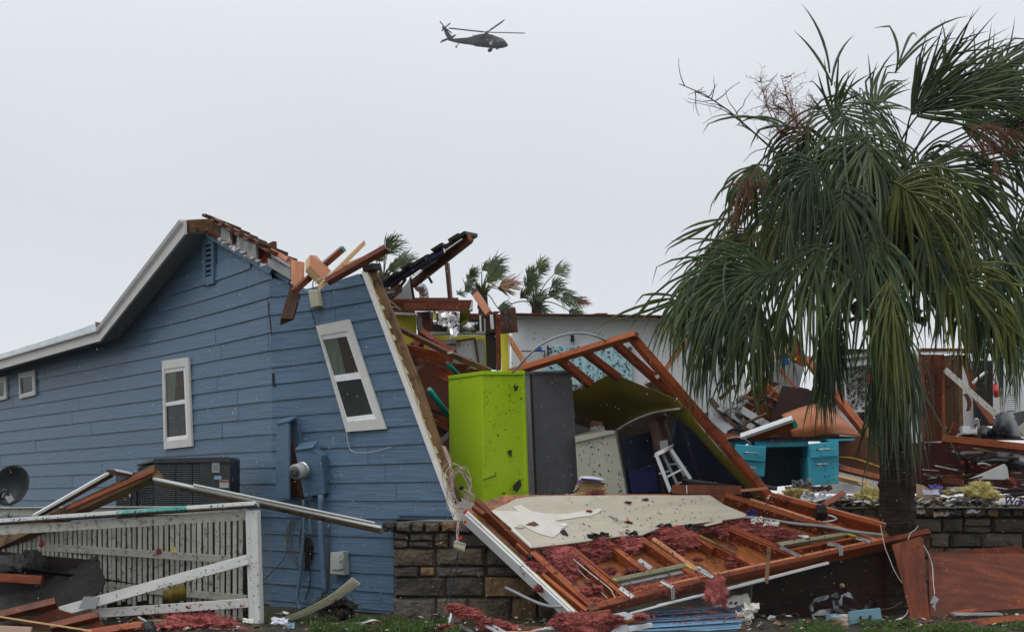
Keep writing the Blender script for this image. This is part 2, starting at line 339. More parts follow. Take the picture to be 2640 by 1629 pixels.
M_mortar = mat('grey_patched_board', (.26, .27, .26), (.40, .41, .40), 12, (1, 1, 1), .8, .5, dirt=.42, dcol=(.6, .6, .58), rnd=.15)
M_plaster = mat('gypsum_edge', (.56, .55, .50), (.70, .69, .64), 12, (1, 1, 1), .8, .4, dirt=.4, dcol=(.25, .16, .09), rnd=.1)
M_foam = mat('yellowed_sheathing', (.36, .30, .12), (.50, .42, .20), 8, (1, 8, 8), .7, .3, dirt=.4, dcol=(.12, .08, .03), rnd=.1)
M_felt = mat('tarred_roofing_felt', (.006, .006, .006), (.035, .033, .03), 60, (1, 1, 1), .5, 1.0, dirt=.36, dcol=(.12, .08, .045), dscale=70, rnd=.1, bdist=.02)
M_teal2 = mat('teal_plastic_pipe', (.0, .24, .20), (.01, .34, .29), 4, (1, 1, 1), .25, .03, rnd=.05)
M_conduit = mat('grey_pvc_conduit', (.20, .215, .225), (.30, .315, .325), 6, (1, 1, 1), .4, .05, dirt=.34, dcol=(.07, .07, .06), rnd=.1)
M_wire = mat('pinkish_white_wire', (.34, .26, .22), (.48, .38, .33), 6, (1, 1, 1), .4, .03, rnd=.12)
M_wirew = mat('white_wire', (.42, .42, .4), (.5, .5, .48), 6, (1, 1, 1), .4, .03, rnd=.1)
M_wireb = mat('dark_cable', (.012, .014, .03), (.03, .03, .05), 6, (1, 1, 1), .4, .03, rnd=.1)
M_wirebr = mat('brown_cable', (.07, .05, .035), (.14, .10, .07), 6, (1, 1, 1), .5, .1, rnd=.1)
M_box = mat('grey_utility_plastic', (.30, .32, .31), (.38, .40, .38), 6, (1, 1, 1), .45, .05, dirt=.36, dcol=(.12, .12, .10), rnd=.05)
M_boxy = mat('cream_utility_plastic', (.47, .45, .32), (.56, .54, .40), 6, (1, 1, 1), .45, .05, dirt=.34, dcol=(.2, .18, .12), rnd=.05)
M_ac = mat('dark_air_conditioner_paint', (.028, .030, .032), (.050, .052, .055), 8, (1, 1, 1), .4, .08, dirt=.35, dcol=(.08, .07, .06), rnd=.05)
M_acd = mat('air_conditioner_grille', (.008, .008, .009), (.018, .018, .02), 8, (1, 1, 1), .4, .05, rnd=0)
M_rubber = mat('black_rubber', (.008, .008, .008), (.02, .02, .02), 6, (1, 1, 1), .6, .1, rnd=.1)
M_leafd = mat('torn_leaf_bits', (.012, .014, .008), (.06, .055, .025), 60, (1, 1, 1), .6, 0, rnd=0)
M_leafr = mat('red_fibre_bits', (.10, .018, .015), (.28, .07, .05), 60, (1, 1, 1), .7, 0, rnd=0)
M_litter = mat('mixed_dirt', (.025, .018, .012), (.14, .10, .07), 18, (1, 1, 1), .7, .5, rnd=.3)
M_ground = mat('muddy_ground', (.02, .018, .012), (.07, .06, .035), 4, (1, 1, 1), .5, .6, dirt=.45, dcol=(.02, .035, .012), rnd=0, fine=30)
M_blueship = mat('blue_metal_siding', (.13, .27, .42), (.22, .40, .58), 3, (1, 8, 8), .4, .15, dirt=.42, dcol=(.03, .05, .08), dscale=9, rnd=.1, coat=.3)
M_binder = mat('grey_blue_box_card', (.14, .27, .33), (.19, .34, .40), 4, (1, 1, 1), .5, .05, dirt=.3, dcol=(.08, .12, .13), rnd=.05)
M_strap = mat('grey_plastic_film', (.08, .09, .095), (.22, .24, .25), 8, (1, 1, 1), .25, .4, rnd=.2, coat=.4)
M_red_s = mat('red_plastic', (.5, .02, .02), (.6, .04, .03), 5, (1, 1, 1), .35, .03, rnd=.1)
M_peach = mat('peach_board', (.55, .36, .26), (.68, .48, .36), 3, (1, 1, 1), .6, .1, dirt=.34, dcol=(.3, .2, .15), rnd=.1)
M_purple = mat('purple_plastic', (.12, .09, .34), (.17, .13, .42), 4, (1, 1, 1), .4, .05, rnd=0)
M_bluep = mat('bright_blue_plastic', (.01, .10, .42), (.02, .14, .5), 4, (1, 1, 1), .35, .05, rnd=.1)
M_yellowp = mat('yellow_plastic', (.7, .5, .03), (.8, .6, .08), 4, (1, 1, 1), .4, .05, rnd=.1)
M_heli = mat('olive_drab_helicopter_paint', (.035, .04, .04), (.065, .07, .065), .8, (1, 1, 1), .5, .02, rnd=0)
M_heliw = mat('helicopter_window', (.16, .18, .2), (.26, .28, .3), 2, (1, 1, 1), .15, 0, rnd=0)
M_greycloth = mat('grey_wallboard', (.24, .245, .25), (.33, .335, .34), 3, (1, 1, 1), .6, .1, dirt=.38, dcol=(.12, .10, .08), rnd=.1)
M_carpet = mat('brown_speckled_carpet', (.035, .018, .018), (.085, .045, .042), 40, (1, 1, 1), .9, .5, rnd=0)
def stone_mat():
    m = mat('ashlar_stone', (.045, .039, .030), (.155, .13, .098), 7, (1, 1, 1), .6, .9, dirt=.42, dcol=(.02, .018, .015), rnd=.35, fine=25, bdist=.03)
    t = m.node_tree; N = t.nodes; K = t.links.new
    bs = N['Principled BSDF']; src = bs.inputs['Base Color'].links[0].from_socket
    oi = N.new('ShaderNodeObjectInfo'); r = N.new('ShaderNodeValToRGB'); r.color_ramp.interpolation = 'CONSTANT'
    cs = [(0, (.9, .95, 1.0)), (.3, (1.0, .95, .85)), (.55, (1.5, 1.1, .7)), (.72, (1.1, 1.1, 1.05)), (.86, (.65, .68, .72))]
    for i, (p, c) in enumerate(cs):
        e = r.color_ramp.elements[i] if i < 2 else r.color_ramp.elements.new(p); e.position = p; e.color = (*c, 1)
    mu = N.new('ShaderNodeMath'); mu.operation = 'MULTIPLY'; mu.inputs[1].default_value = 7.13; fr = N.new('ShaderNodeMath'); fr.operation = 'FRACT'
    K(oi.outputs['Random'], mu.inputs[0]); K(mu.outputs[0], fr.inputs[0]); K(fr.outputs[0], r.inputs[0])
    x = N.new('ShaderNodeMix'); x.data_type = 'RGBA'; x.blend_type = 'MULTIPLY'; x.inputs[0].default_value = 1; K(src, x.inputs[6]); K(r.outputs[0], x.inputs[7]); K(x.outputs[2], bs.inputs['Base Color'])
    return m
M_stone = stone_mat()
M_mort = mat('dark_mortar', (.04, .036, .03), (.08, .072, .06), 20, (1, 1, 1), .8, .5, rnd=0)
def leaf_mat(name, c1, c2, tl=.22):
    m = mat(name, c1, c2, 6.5, (1, 1, .4), .38, 0, rnd=.35, contrast=.42, spec=.35)
    t = m.node_tree; N = t.nodes; K = t.links.new; bs = N['Principled BSDF']; out = N['Material Output']
    tr = N.new('ShaderNodeBsdfTranslucent'); K(bs.inputs['Base Color'].links[0].from_socket, tr.inputs[0])
    mx = N.new('ShaderNodeMixShader'); mx.inputs[0].default_value = tl; K(bs.outputs[0], mx.inputs[1]); K(tr.outputs[0], mx.inputs[2]); K(mx.outputs[0], out.inputs['Surface'])
    return m
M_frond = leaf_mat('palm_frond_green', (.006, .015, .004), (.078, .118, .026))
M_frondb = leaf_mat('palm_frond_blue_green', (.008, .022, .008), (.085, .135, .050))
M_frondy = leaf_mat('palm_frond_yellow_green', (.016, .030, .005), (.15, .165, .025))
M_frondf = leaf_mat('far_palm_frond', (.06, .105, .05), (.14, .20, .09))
M_frondd = leaf_mat('dead_palm_frond', (.20, .10, .05), (.38, .24, .14))
M_grass = leaf_mat('grass_blade', (.03, .065, .01), (.09, .15, .03))
M_trunk = mat('palm_trunk_bark', (.011, .008, .006), (.065, .043, .031), 5, (1, 1, 9), .8, 1.0, dirt=.5, dcol=(.01, .008, .006), rnd=0, fine=14, bdist=.04)
M_fibre = mat('palm_boot_fibre', (.014, .007, .004), (.075, .032, .016), 6, (1, 1, 1), .8, .8, rnd=.3)
M_twig = mat('dead_flower_stalk', (.09, .042, .026), (.23, .105, .06), 5, (1, 1, 1), .7, .1, rnd=.2)
M_twigd = mat('dark_bare_stalk', (.03, .032, .016), (.08, .08, .04), 5, (1, 1, 1), .7, .1, rnd=.2)
M_shed = mat('pale_cream_shed_paint', (.50, .47, .40), (.60, .57, .50), 3, (1, 1, 1), .6, .1, dirt=.3, dcol=(.3, .27, .22), rnd=.03)
M_rain = mat('rain_water', (.8, .82, .85), (.9, .92, .95), 4, (1, 1, 1), .3, 0, rnd=0)
def glassy(m, a):
    m.node_tree.nodes['Principled BSDF'].inputs['Alpha'].default_value = a; return m
M_glass = glassy(M_glassA, .4); M_glass2 = M_glass
M_curt = mat('pale_curtain', (.10, .14, .10), (.26, .30, .24), 3, (9, 1, 1), .8, .1, rnd=.1)
M_curtb = mat('brown_room_inside', (.03, .018, .012), (.10, .045, .025), 4, (1, 1, 1), .8, .1, rnd=.1)
M_mustard = mat('mustard_cloth', (.06, .042, .006), (.20, .15, .02), 5, (4, 1, 1), .7, .3, dirt=.45, rnd=.1)
# ------------------------------------------------------------------ ground
def ground():
    bm = bmesh.new(); bmesh.ops.create_grid(bm, x_segments=60, y_segments=60, size=.5)
    for v in bm.verts:
        v.co = Vector((v.co.x*24, 15+v.co.y*12, 0)); v.co.z = .05*noise.noise(v.co*.9)+.02*noise.noise(v.co*4)-.01
    mk('ground', bm, M_ground, kind='structure', smooth=True)
    bm = bmesh.new(); bmesh.ops.create_grid(bm, x_segments=1, y_segments=1, size=1500)
    for v in bm.verts: v.co.z = -.09
    mk('field', bm, M_ground, kind='structure')
ground()
# ------------------------------------------------------------------ the blue house
def pl(x, d): return Vector(((x-CX)/FP*d, d, 0))
PA, PB, PC = pl(0, 23.8), pl(700, 16.3), pl(1180, 14.9)
def vplane(a, b):
    u = (b-a).normalized(); n = Vector((u.y, -u.x, 0))
    if n.dot(-a) < 0: n = -n
    return a, n
V1 = vplane(PA, PB); V2 = vplane(PB, PC)
CAMP = Vector((0, 0, EYE))
def hit(x, y, base, n, off=0):
    d = Vector(((x-CX)/FP, 1, -(y-HY)/FP)); t = n.dot(base+n*off-CAMP)/n.dot(d); return CAMP+d*t
def Wp(x, y, off=0):
    v = V1 if x < 700 else V2
    return hit(x, y, v[0], v[1], off)
def W2(zf):
    def f(x, y, off=0, o=zf):
        ox, oy, s = o; return Wp(ox+x/s, oy+y/s, off)
    return f
A1 = W2((0, 520, 3.15)); A2 = W2((600, 540, 3.15)); A4 = W2((600, 1000, 2.404)); A3 = W2((0, 1130, 3.03))
house = empty('blue_house', pl(600, 17.3), 'blue lap-sided house with torn-off roof corner and buckled gable wall', 'house')
U1 = (PB-PA).normalized()
def interp(t, x):
    if x <= t[0][0]: return t[0][1]
    for (a, b), (c, d) in zip(t, t[1:]):
        if x <= c: return b+(d-b)*(x-a)/(c-a)
    return t[-1][1]
TOP = [(-500, 1080), (0, 944), (250, 876), (308, 860), (536, 602), (700, 703), (746, 730), (782, 747), (860, 727), (938, 701)]
def line(n, x):
    if x < 700:
        y = 1289+42.75*n*(x+1508)/2208; B = max(0, -n-8.5)*3.4
        if x > 380: y -= B*((x-380)/320)**2
        return y
    return 1290+47.5*n*(x+2000)/3000+(max(0, -n-8.5)*-3.4 if n < -8 else 0)*max(0, (900-x)/200)**2
def xright(y):
    if y > 1341: return 1021
    return 936+(1176-936)*(y-702)/(1341-702)
random.seed(5)
def board(n, xa, xb, last):
    N = 10; bm = bmesh.new(); rows = []
    for i in range(N+1):
        u = i/N
        yb_ = line(n, min(xb, 1000)); 
        xe_t = min(xb, xright(line(n-1, 1000))) if last else xb
        xe_b = min(xb, xright(yb_)) if last else xb
        def pos(xe):
            if xa < 699 < 701 < xe: return xa+(700-xa)*u*2 if u <= .5 else 700+(xe-700)*(u-.5)*2
            return xa+(xe-xa)*u
        xt = pos(xe_t); xo = pos(xe_b)
        g = .9 if i == 0 and xa > 0 else 0
        yt = max(line(n-1, xt)-3, interp(TOP, xt)); yb = line(n, xo)+random.uniform(-.25, .25)
        if yb <= interp(TOP, xo)+1: continue
        gy = 1280+1.25*FP/(Wp(xo, 1500).y)+8
        yb = min(yb, gy)
        if yt >= yb-1: continue
        w = .0035*noise.noise(Vector((xt*.02, n*3.1, 0)))
        rows.append([bm.verts.new(q) for q in (Wp(xt+g, yt, -.004), Wp(xt+g, yt, .002), Wp(xo+g, yb, .018+w), Wp(xo+g, yb, -.004))])
    if len(rows) < 2: bm.free(); return
    for a, b in zip(rows, rows[1:]):
        for k in range(4): bm.faces.new((a[k], b[k], b[(k+1) % 4], a[(k+1) % 4]))
    bm.faces.new(rows[0]); bm.faces.new(rows[-1][::-1])
    mk('siding_board', bm, M_blue, frame(Wp((xa+xb)/2, line(n, xa)), U1), house)
for n in range(-17, 9):
    cuts = [-500]; 
    x = random.uniform(-400, -100)
    while x < 1120:
        if line(n, x) > interp(TOP, x)+8 and not (640 < x < 730) and x < xright(line(n-1, 1000))-60: cuts.append(x)
        x += random.uniform(300, 520)
    if -12 <= n <= -9: cuts.append(690+random.uniform(-3, 6))
    cuts = sorted(set(cuts))+[1200]
    if n > 1: cuts = [c for c in cuts if c < 1000]+[1021]
    for a, b in zip(cuts, cuts[1:]): board(n, a, b, b >= 1000)
# sheathing added behind the boards to block light, one sheet per wall piece
slab('wall_sheathing', [Wp(-500, 1082, -.012), Wp(0, 945, -.012), Wp(250, 877, -.012), Wp(308, 860, -.012), Wp(536, 601, -.012), Wp(699, 702, -.012), Wp(699, 1565, -.012), Wp(-500, 1400, -.012)], .08, M_bluetrim, house)
slab('wall_sheathing', [Wp(701, 706, -.03), Wp(746, 731, -.03), Wp(782, 748, -.03), Wp(860, 729, -.03), Wp(930, 706, -.03), Wp(1166, 1335, -.03), Wp(1010, 1345, -.03), Wp(1010, 1580, -.03), Wp(701, 1565, -.03)], .08, M_black, house)
# corner trim and torn edge layers
beam('corner_trim', Wp(938, 700, .022), Wp(1178, 1342, .022), .058, .03, M_cream, house, rag=.01)
beam('sheathing_strip', Wp(947, 705, .0), Wp(1186, 1342, .0), .03, .03, M_foam, house, rag=.02)
for i in range(16):
    t = i/16; x = 951+t*238; y = 706+t*636+random.uniform(-6, 6); L_ = random.uniform(10, 26)
    slab('gypsum_strip', [Wp(x-3+random.uniform(-1, 1), y, -.02), Wp(x+random.uniform(1, 7), y+3, -.02), Wp(x+.37*L_+random.uniform(2, 7), y+L_, -.02), Wp(x+.37*L_-2, y+L_+2, -.02)], .012, M_plaster, house)
beam('corner_stud', Wp(957, 690, -.06), Wp(1083, 1015, -.06), .10, .06, M_weather, house, rag=.03, roll=18)
beam('corner_stud', Wp(1081, 1010, -.06), Wp(1178, 1292, -.06), .095, .06, M_weather, house, rag=.03, roll=14)
beam('cross_plate', A2(1090, 488, -.04), A2(1172, 462, -.04), .07, .16, M_black, house)
beam('bottom_flashing', A4(1025, 785, .03), A4(1375, 790, .03), .02, .03, M_bluetrim, house)
# right rake trim, copper edge, grey patches
beam('rake_trim', A1(1690, 268, .03), A1(2205, 572, .03), .075, .03, M_bluetrim, house)
beam('rake_trim', A2(0, 285, .03), A2(465, 588, .03), .06, .03, M_bluetrim, house)
beam('drip_edge', A1(1722, 142, .10), A2(470, 425, .10), .055, .12, M_copper, house)
beam('drip_edge', A1(1718, 156, .14), A2(470, 438, .14), .018, .02, M_copper, house)
beam('rake_rafter', A1(1680, 182, .02), A2(470, 478, .02), .21, .05, M_red, house)
for a, b, w, m in (((1790, 240), (1865, 290), .19, M_mortar), ((1925, 322), (2075, 408), .19, M_mortar)):
    slab('wallboard_patch', [A1(a[0], a[1]-45, .08), A1(b[0], b[1]-65, .08), A1(b[0]+5, b[1]+50, .08), A1(a[0]-6, a[1]+45, .08)], .03, m, house)
slab('wallboard_patch', [A2(282, 395, .09), A2(465, 480, .09), A2(462, 565, .09), A2(284, 458, .09)], .03, M_mortar, house)
slab('flashing_scrap', [A2(310, 368, .10), A2(468, 440, .10), A2(466, 475, .10), A2(320, 408, .10)], .01, M_alu, house)
for i in range(9):
    t = i/9; x = 1800+t*380; zx, zy = x, 306+(x-1790)*.60
    crumple('gypsum_scrap', A1(zx, zy+random.uniform(-12, 8), .11), random.uniform(.06, .16), .03, M_paper, house, seed=i, fq=.6)
for i, (x, y) in enumerate(((1800, 165), (1870, 205), (1935, 240), (2010, 285), (2080, 322), (2150, 358), (2205, 380))):
    beam('roof_batten', A1(x-14, y, .02), A1(x+14, y+2, .02), .035, .5, M_brown, house)
for x, y in ((115, 215), (180, 252), (250, 290), (395, 372)):
    beam('roof_batten', A2(x-16, y, .02), A2(x+14, y+2, .02), .035, .5, M_brown, house)
beam('rafter_stub', A2(285, 310, -.1), A2(342, 285, -.1), .075, .05, M_brown, house)
beam('rafter_stub', A2(330, 285, -.12), A2(332, 335, -.12), .055, .05, M_brown, house)
slab('ridge_board', [A1(1505, 150, .33), A1(1678, 140, .10), A1(1680, 240, .08), A1(1512, 250, .31)], .04, M_weather, house)
slab('ridge_board', [A1(1482, 148, .335), A1(1506, 150, .335), A1(1512, 245, .32), A1(1500, 250, .33)], .08, M_brown, house)
slab('rake_block', [A1(1678, 140, .095), A1(1790, 190, .09), A1(1782, 292, .09), A1(1682, 238, .095)], .05, M_weather, house)
slab('nailing_strip', [A1(1515, 255, .30), A1(1690, 245, .05), A1(1650, 262, .06), A1(1500, 270, .30)], .01, M_paper, house)
# gable vent
vent = slab('gable_vent', [A1(1662, 350, .012), A1(1712, 338, .012), A1(1715, 600, .012), A1(1666, 612, .012)], .02, M_dark, house)
for q in ([(1640, 300), (1662, 297), (1666, 655), (1648, 690)], [(1712, 290), (1728, 288), (1733, 662), (1716, 668)], [(1662, 298), (1712, 290), (1712, 340), (1662, 352)], [(1666, 612), (1716, 600), (1716, 668), (1666, 682)]):
    slab('vent_frame', [A1(a, b, .04) for a, b in q], .035, M_bluetrim, vent)
for i in range(6):
    y = 372+i*42
    slab('louvre', [A1(1664, y, .016), A1(1712, y-11, .016), A1(1713, y+5, .036), A1(1665, y+17, .036)], .008, M_bluetrim, vent)
# fascia, soffit, roof edge
F = lambda x, y, o=.35: A1(x, y, o)
slab('fascia', [F(1470, 150), F(1497, 150), F(1500, 262), F(810, 1130), F(782, 1045)], .03, M_cream, house, grain=F(782, 1045)-F(1470, 150))
slab('fascia', [F(780, 1046, .352), F(808, 1131, .352), F(-1575, 1801, .352), F(-1575, 1734, .352)], .03, M_cream, house, grain=U1)
beam('drip_moulding', F(1470, 152, .38), F(790, 1040, .38), .045, .03, M_white, house)
beam('drip_moulding', F(790, 1046, .38), F(-1575, 1736, .38), .03, .03, M_cream, house)
slab('soffit', [F(1500, 262, .33), A1(1690, 252, .0), A1(965, 1112, .0), F(806, 1128, .33)], .02, M_soffit, house)
slab('soffit', [F(806, 1128, .33), A1(965, 1112, .0), A1(-1575, 1830, .0), F(-1575, 1796, .33)], .02, M_soffit, house)
def roofdir(o): return o-V1[1]*.36
slab('roof_deck', [F(1470, 146), F(784, 1040), roofdir(F(784, 1040)), roofdir(F(1470, 146))], .03, M_felt, house, back=Vector((.6, .2, -.6)))
for k, (x0, y0, x1, y1) in enumerate(((-1575, 1700, 160, 1190), (160, 1190, 335, 1135), (330, 1136, 595, 1052), (595, 1052, 782, 985))):
    s = .9+.1*(k % 2)
    slab('roof_flashing', [F(x0, y0, .37), F(x1, y1, .37), F(x1, y1+52*s, .385), F(x0, y0+32+6*k, .385)], .006, M_flash, house, grain=U1)
slab('roof_flashing', [F(772, 975, .37), F(812, 980, .37), F(790, 1022, .38), F(778, 1020, .38)], .02, M_brown, house)
# windows
def window(outer, panes, mats, sash=None):
    o = [Wp(x, y, .045) for x, y in outer]
    hull = [panes[0][0], panes[0][1], panes[-1][2], panes[-1][3]]
    # sash inset between casing and glass
    cx = sum(p[0] for p in outer)/4
    mid = [tuple(h[i]*.68+q[i]*.32 for i in (0, 1)) for h, q in zip(hull, outer)]
    wf = slab('window', [Wp(x, y, .0215) for x, y in mid], .02, M_dark, house)
    nm = ('casing',)*4
    for i in range(4):
        j = (i+1) % 4
        slab('casing', [Wp(*outer[i], .047), Wp(*outer[j], .047), Wp(*mid[j], .047), Wp(*mid[i], .047)], .028, M_cream, wf, grain=Wp(*outer[j])-Wp(*outer[i]))
        slab('sash', [Wp(*mid[i], .038), Wp(*mid[j], .038), Wp(*hull[j], .030), Wp(*hull[i], .030)], .012, M_white, wf)
    for a, b in zip(panes, panes[1:]):
        slab('rail', [Wp(*a[3], .036), Wp(*a[2], .036), Wp(*b[1], .036), Wp(*b[0], .036)], .012, M_white, wf)
    for p, m in zip(panes, mats):
        if m is not None and p is panes[0] and len(panes) > 1:
            l = lambda a, b, t: (a[0]+(b[0]-a[0])*t, a[1]+(b[1]-a[1])*t)
            slab('curtain', [Wp(*q, .0245) for q in (p[0], l(p[0], p[1], .62), l(p[3], p[2], .48), p[3])], .0015, M_curt, wf)
            slab('curtain', [Wp(*q, .0240) for q in (l(p[0], p[1], .64), p[1], p[2], l(p[3], p[2], .5))], .0015, M_curtb, wf)
        slab('pane', [Wp(*q, .0265) for q in p], .004, m, wf)
    return wf
window([(417, 930), (485, 921), (494, 1150), (422, 1158)], [[(426, 962), (473, 955), (475, 1029), (427, 1038)], [(428, 1047), (476, 1040), (480, 1121), (430, 1127)]], [M_glass2, M_glass])
w2 = window([(814, 840), (899, 823), (994, 1105), (892, 1113)], [[(833, 876), (893, 867), (924, 959), (861, 968)], [(866, 984), (930, 976), (961, 1067), (894, 1075)]], [M_glass2, M_glass])
window([(47, 963), (88, 954), (90, 1018), (49, 1028)], [[(53, 975), (82, 969), (84, 1008), (55, 1016)]], [M_glass])
window([(-36, 981), (15, 970), (16, 1028), (-36, 1040)], [[(-28, 994), (9, 985), (10, 1020), (-28, 1030)]], [M_glass])
for i in range(0):      # diagonal leading seen in the tilted window's upper pane
    x = 838+i*10
    beam('lead_strip', Wp(x, 876-i*.8+8, .0285), Wp(x-8+16, 950, .0285), .003, .002, M_greycloth, w2)
# things fixed to the wall
cb = slab('cable_box', [A2(607, 655, .09), A2(678, 650, .09), A2(700, 782, .09), A2(634, 800, .09)], .08, M_boxy, house, bev=.008)
tube('cable', [A2(655, 660, .06), A2(650, 600, .05), A2(665, 550, .03), A2(655, 480, .02)], .006, M_wireb, cb)
tube('cable', [A2(635, 800, .03), A2(650, 870, .022), A2(668, 935, .022)], .004, M_wireb, cb)
slab('meter_cover', [A4(272, 228, .17), A4(345, 215, .25), A4(345, 685, .25), A4(265, 685, .17)], .03, M_bluetrim, house, bev=.004)
slab('meter_cover_cap', [A4(268, 222, .19), A4(345, 205, .27), A4(392, 172, .09), A4(312, 188, .03)], .02, M_bluetrim, house)
slab('backboard', [A4(345, 205, .06), A4(396, 185, .06), A4(428, 378, .05), A4(440, 690, .03), A4(352, 690, .05)], .04, M_bluetrim, house)
slab('meter_recess', [A4(350, 240, .066), A4(362, 300, .07), A4(434, 678, .07), A4(358, 675, .066)], .02, M_brown, house)
mb = slab('meter_box', [A4(385, 385, .20), A4(492, 372, .20), A4(548, 420, .17), A4(572, 655, .10), A4(440, 678, .16)], .13, M_bluetrim, house, bev=.004)
slab('box_lid', [A4(382, 385, .215), A4(495, 368, .215), A4(500, 378, .2), A4(386, 397, .2)], .13, M_bluetrim, mb)
c0 = A4(440, 508, .22); c1 = A4(386, 520, .36)
tube('electric_meter', [c0, c1], px(46, 16.5, 2.404), M_box, mb, seg=20, n=1)
tube('meter_face', [c1, c1+(c1-c0)*.12], px(36, 16.5, 2.404), M_glass, mb, seg=20, n=1)
tube('meter_ring', [c0, c0+(c1-c0)*.18], px(52, 16.5, 2.404), M_metal, mb, seg=20, n=1)
tube('conduit', [A4(546, 660, .10), A4(548, 900, .10), A4(572, 1290, .08)], px(19, 16, 2.404), M_bluetrim, house, seg=12)
tube('conduit', [A4(440, 690, .12), A4(438, 900, .12), A4(415, 1180, .12), A4(400, 1300, .13), A4(420, 1375, .14)], px(11, 16, 2.404), M_bluetrim, house, seg=10)
tube('conduit', [A4(478, 800, .08), A4(480, 860, .09), A4(492, 905, .08)], px(9, 16, 2.404), M_bluetrim, house, seg=8)
for ps, r, m in (([(375, 800), (350, 870), (340, 960), (320, 1050), (240, 1140), (175, 1205)], .006, M_wirebr), ([(372, 805), (335, 880), (340, 980), (390, 1080), (410, 1125)], .007, M_wirebr),
                 ([(420, 690), (428, 820), (415, 960), (425, 1100), (418, 1200)], .012, M_wirebr), ([(480, 930), (460, 1000), (470, 1080), (480, 1150), (475, 1230), (450, 1310)], .008, M_wireb),
                 ([(460, 690), (480, 780), (470, 830)], .008, M_wireb), ([(376, 805), (372, 900), (368, 990), (400, 1060)], .006, M_wirebr), ([(590, 850), (592, 1000), (590, 1230)], .008, M_wirebr),
                 ([(705, 270), (712, 330), (735, 388), (800, 400), (880, 392), (980, 365)], .0035, M_wirew)):
    tube('cable', [A4(x, y, .05) for x, y in ps], r, m, house, seg=6)
fluff('weed_clump', A4(465, 1010, .06), .04, .03, .16, M_black, house, 60, 4)
gb = slab('utility_box', [A4(602, 1018, .12), A4(683, 1010, .12), A4(690, 1160, .12), A4(600, 1152, .12)], .10, M_box, house, bev=.008)
slab('box_door', [A4(613, 1030, .135), A4(663, 1026, .135), A4(665, 1128, .135), A4(612, 1124, .135)], .02, M_box, gb, bev=.004)
for i, (x, y) in enumerate(((672, 1060), (668, 1098), (674, 1112))): beam('latch', A4(x-10, y, .145), A4(x+14, y, .145), .02, .02, M_box, gb)
flecks('leaf_litter', [A4(300, 360, .03), A4(640, 420, .03), A4(680, 700, .03), A4(440, 700, .03)], 110, .018, M_leafd, house, 3, off=.008, dirn=1.2)
flecks('leaf_litter', [A4(170, 1150, .03), A4(980, 1150, .03), A4(985, 1390, .03), A4(170, 1380, .03)], 120, .016, M_leafd, house, 4, off=.008)
slab('crack', [A2(318, 1330, .022), A2(332, 1328, .022), A2(342, 1440, .022), A2(322, 1430, .022)], .01, M_black, house)
slab('crack', [A2(283, 745, .022), A2(288, 745, .022), A2(316, 1018, .022), A2(308, 1018, .022)], .006, M_black, house)
slab('foundation_skirt', [A4(175, 1335, .05), A4(990, 1400, .05), A4(990, 1440, .05), A4(175, 1420, .05)], .05, M_black, house)

# ------------------------------------------------------------------ loose lumber on the torn roof corner
def lone(name, label, cat, a, b, w, t, m, **k): return beam(name, a, b, w, t, m, label=label, cat=cat, **k)
slab('broken_board', [Z2(470, 405, 15.6), Z2(582, 428, 15.6), Z2(578, 552, 15.55), Z2(480, 645, 15.5)], .04, M_pink, label='short wide salmon board standing upright at the torn end of the blue gable roof', cat='board', grain=Vector((0, 0, 1)), bev=.004)
lone('broken_post', 'charred dark plank hanging down over the blue siding below the roof break', 'plank', Z2(512, 650, 15.5), Z2(436, 915, 15.45), px(100, 15.5, 3.15), .05, M_brown, rag=.06, roll=8)
lone('broken_rafter', 'orange-brown rafter with a green-painted tip crossing the roof break', 'rafter', Z2(495, 665, 15.3), Z2(895, 318, 15.5), px(46, 15.4, 3.15), .09, M_red, roll=24)
beam('painted_tip', Z2(880, 331, 15.485), Z2(897, 316, 15.495), px(48, 15.4, 3.15), .094, M_teal, roll=24, parent=bpy.data.objects['broken_rafter'])
slab('board_offcut', [Z2(627, 368, 15.3), Z2(676, 372, 15.45), Z2(802, 500, 15.35), Z2(745, 575, 15.2), Z2(625, 455, 15.2)], .10, M_pink, label='clipped five-sided pinkish board leaning between two rafters on the roof corner', cat='board', grain=Vector((1, 0, -1)), edge_mat=M_pine, bev=.004)
lone('split_stick', 'long split stick of fresh yellow pine poking up from the roof corner', 'stick', Z2(705, 632, 15.0), Z2(1062, 276, 15.3), px(34, 15, 3.15), .05, M_pine, rag=.03, roll=20)
lone('broken_rafter', 'reddish rafter rising right from above the tilted window, over the far palm', 'rafter', Z2(765, 588, 15.0), Z2(1255, 315, 14.9), px(44, 15, 3.15), .10, M_red, rag=.02, roll=-22)
lone('wood_sliver', 'short pale sliver of wood lying along the top of the reddish rafter', 'sliver', Z2(900, 455, 15.05), Z2(1048, 397, 15.0), px(20, 15, 3.15), .03, M_pine, rag=.02)
tube('bent_wire', [Z2(670, 610, 15.1), Z2(690, 570, 15.1), Z2(735, 560, 15.1), Z2(770, 540, 15.1), Z2(790, 500, 15.1)], .005, M_wirew, label='white wire looped under the clipped pinkish board', cat='wire')
for i in range(3): pass
tube('bent_wire', [Z2(1060, 480, 15), Z2(1075, 455, 15), Z2(1130, 458, 15), Z2(1165, 450, 15)], .006, M_wireb, label='dark wire sticking out of the top corner of the blue wall', cat='wire')
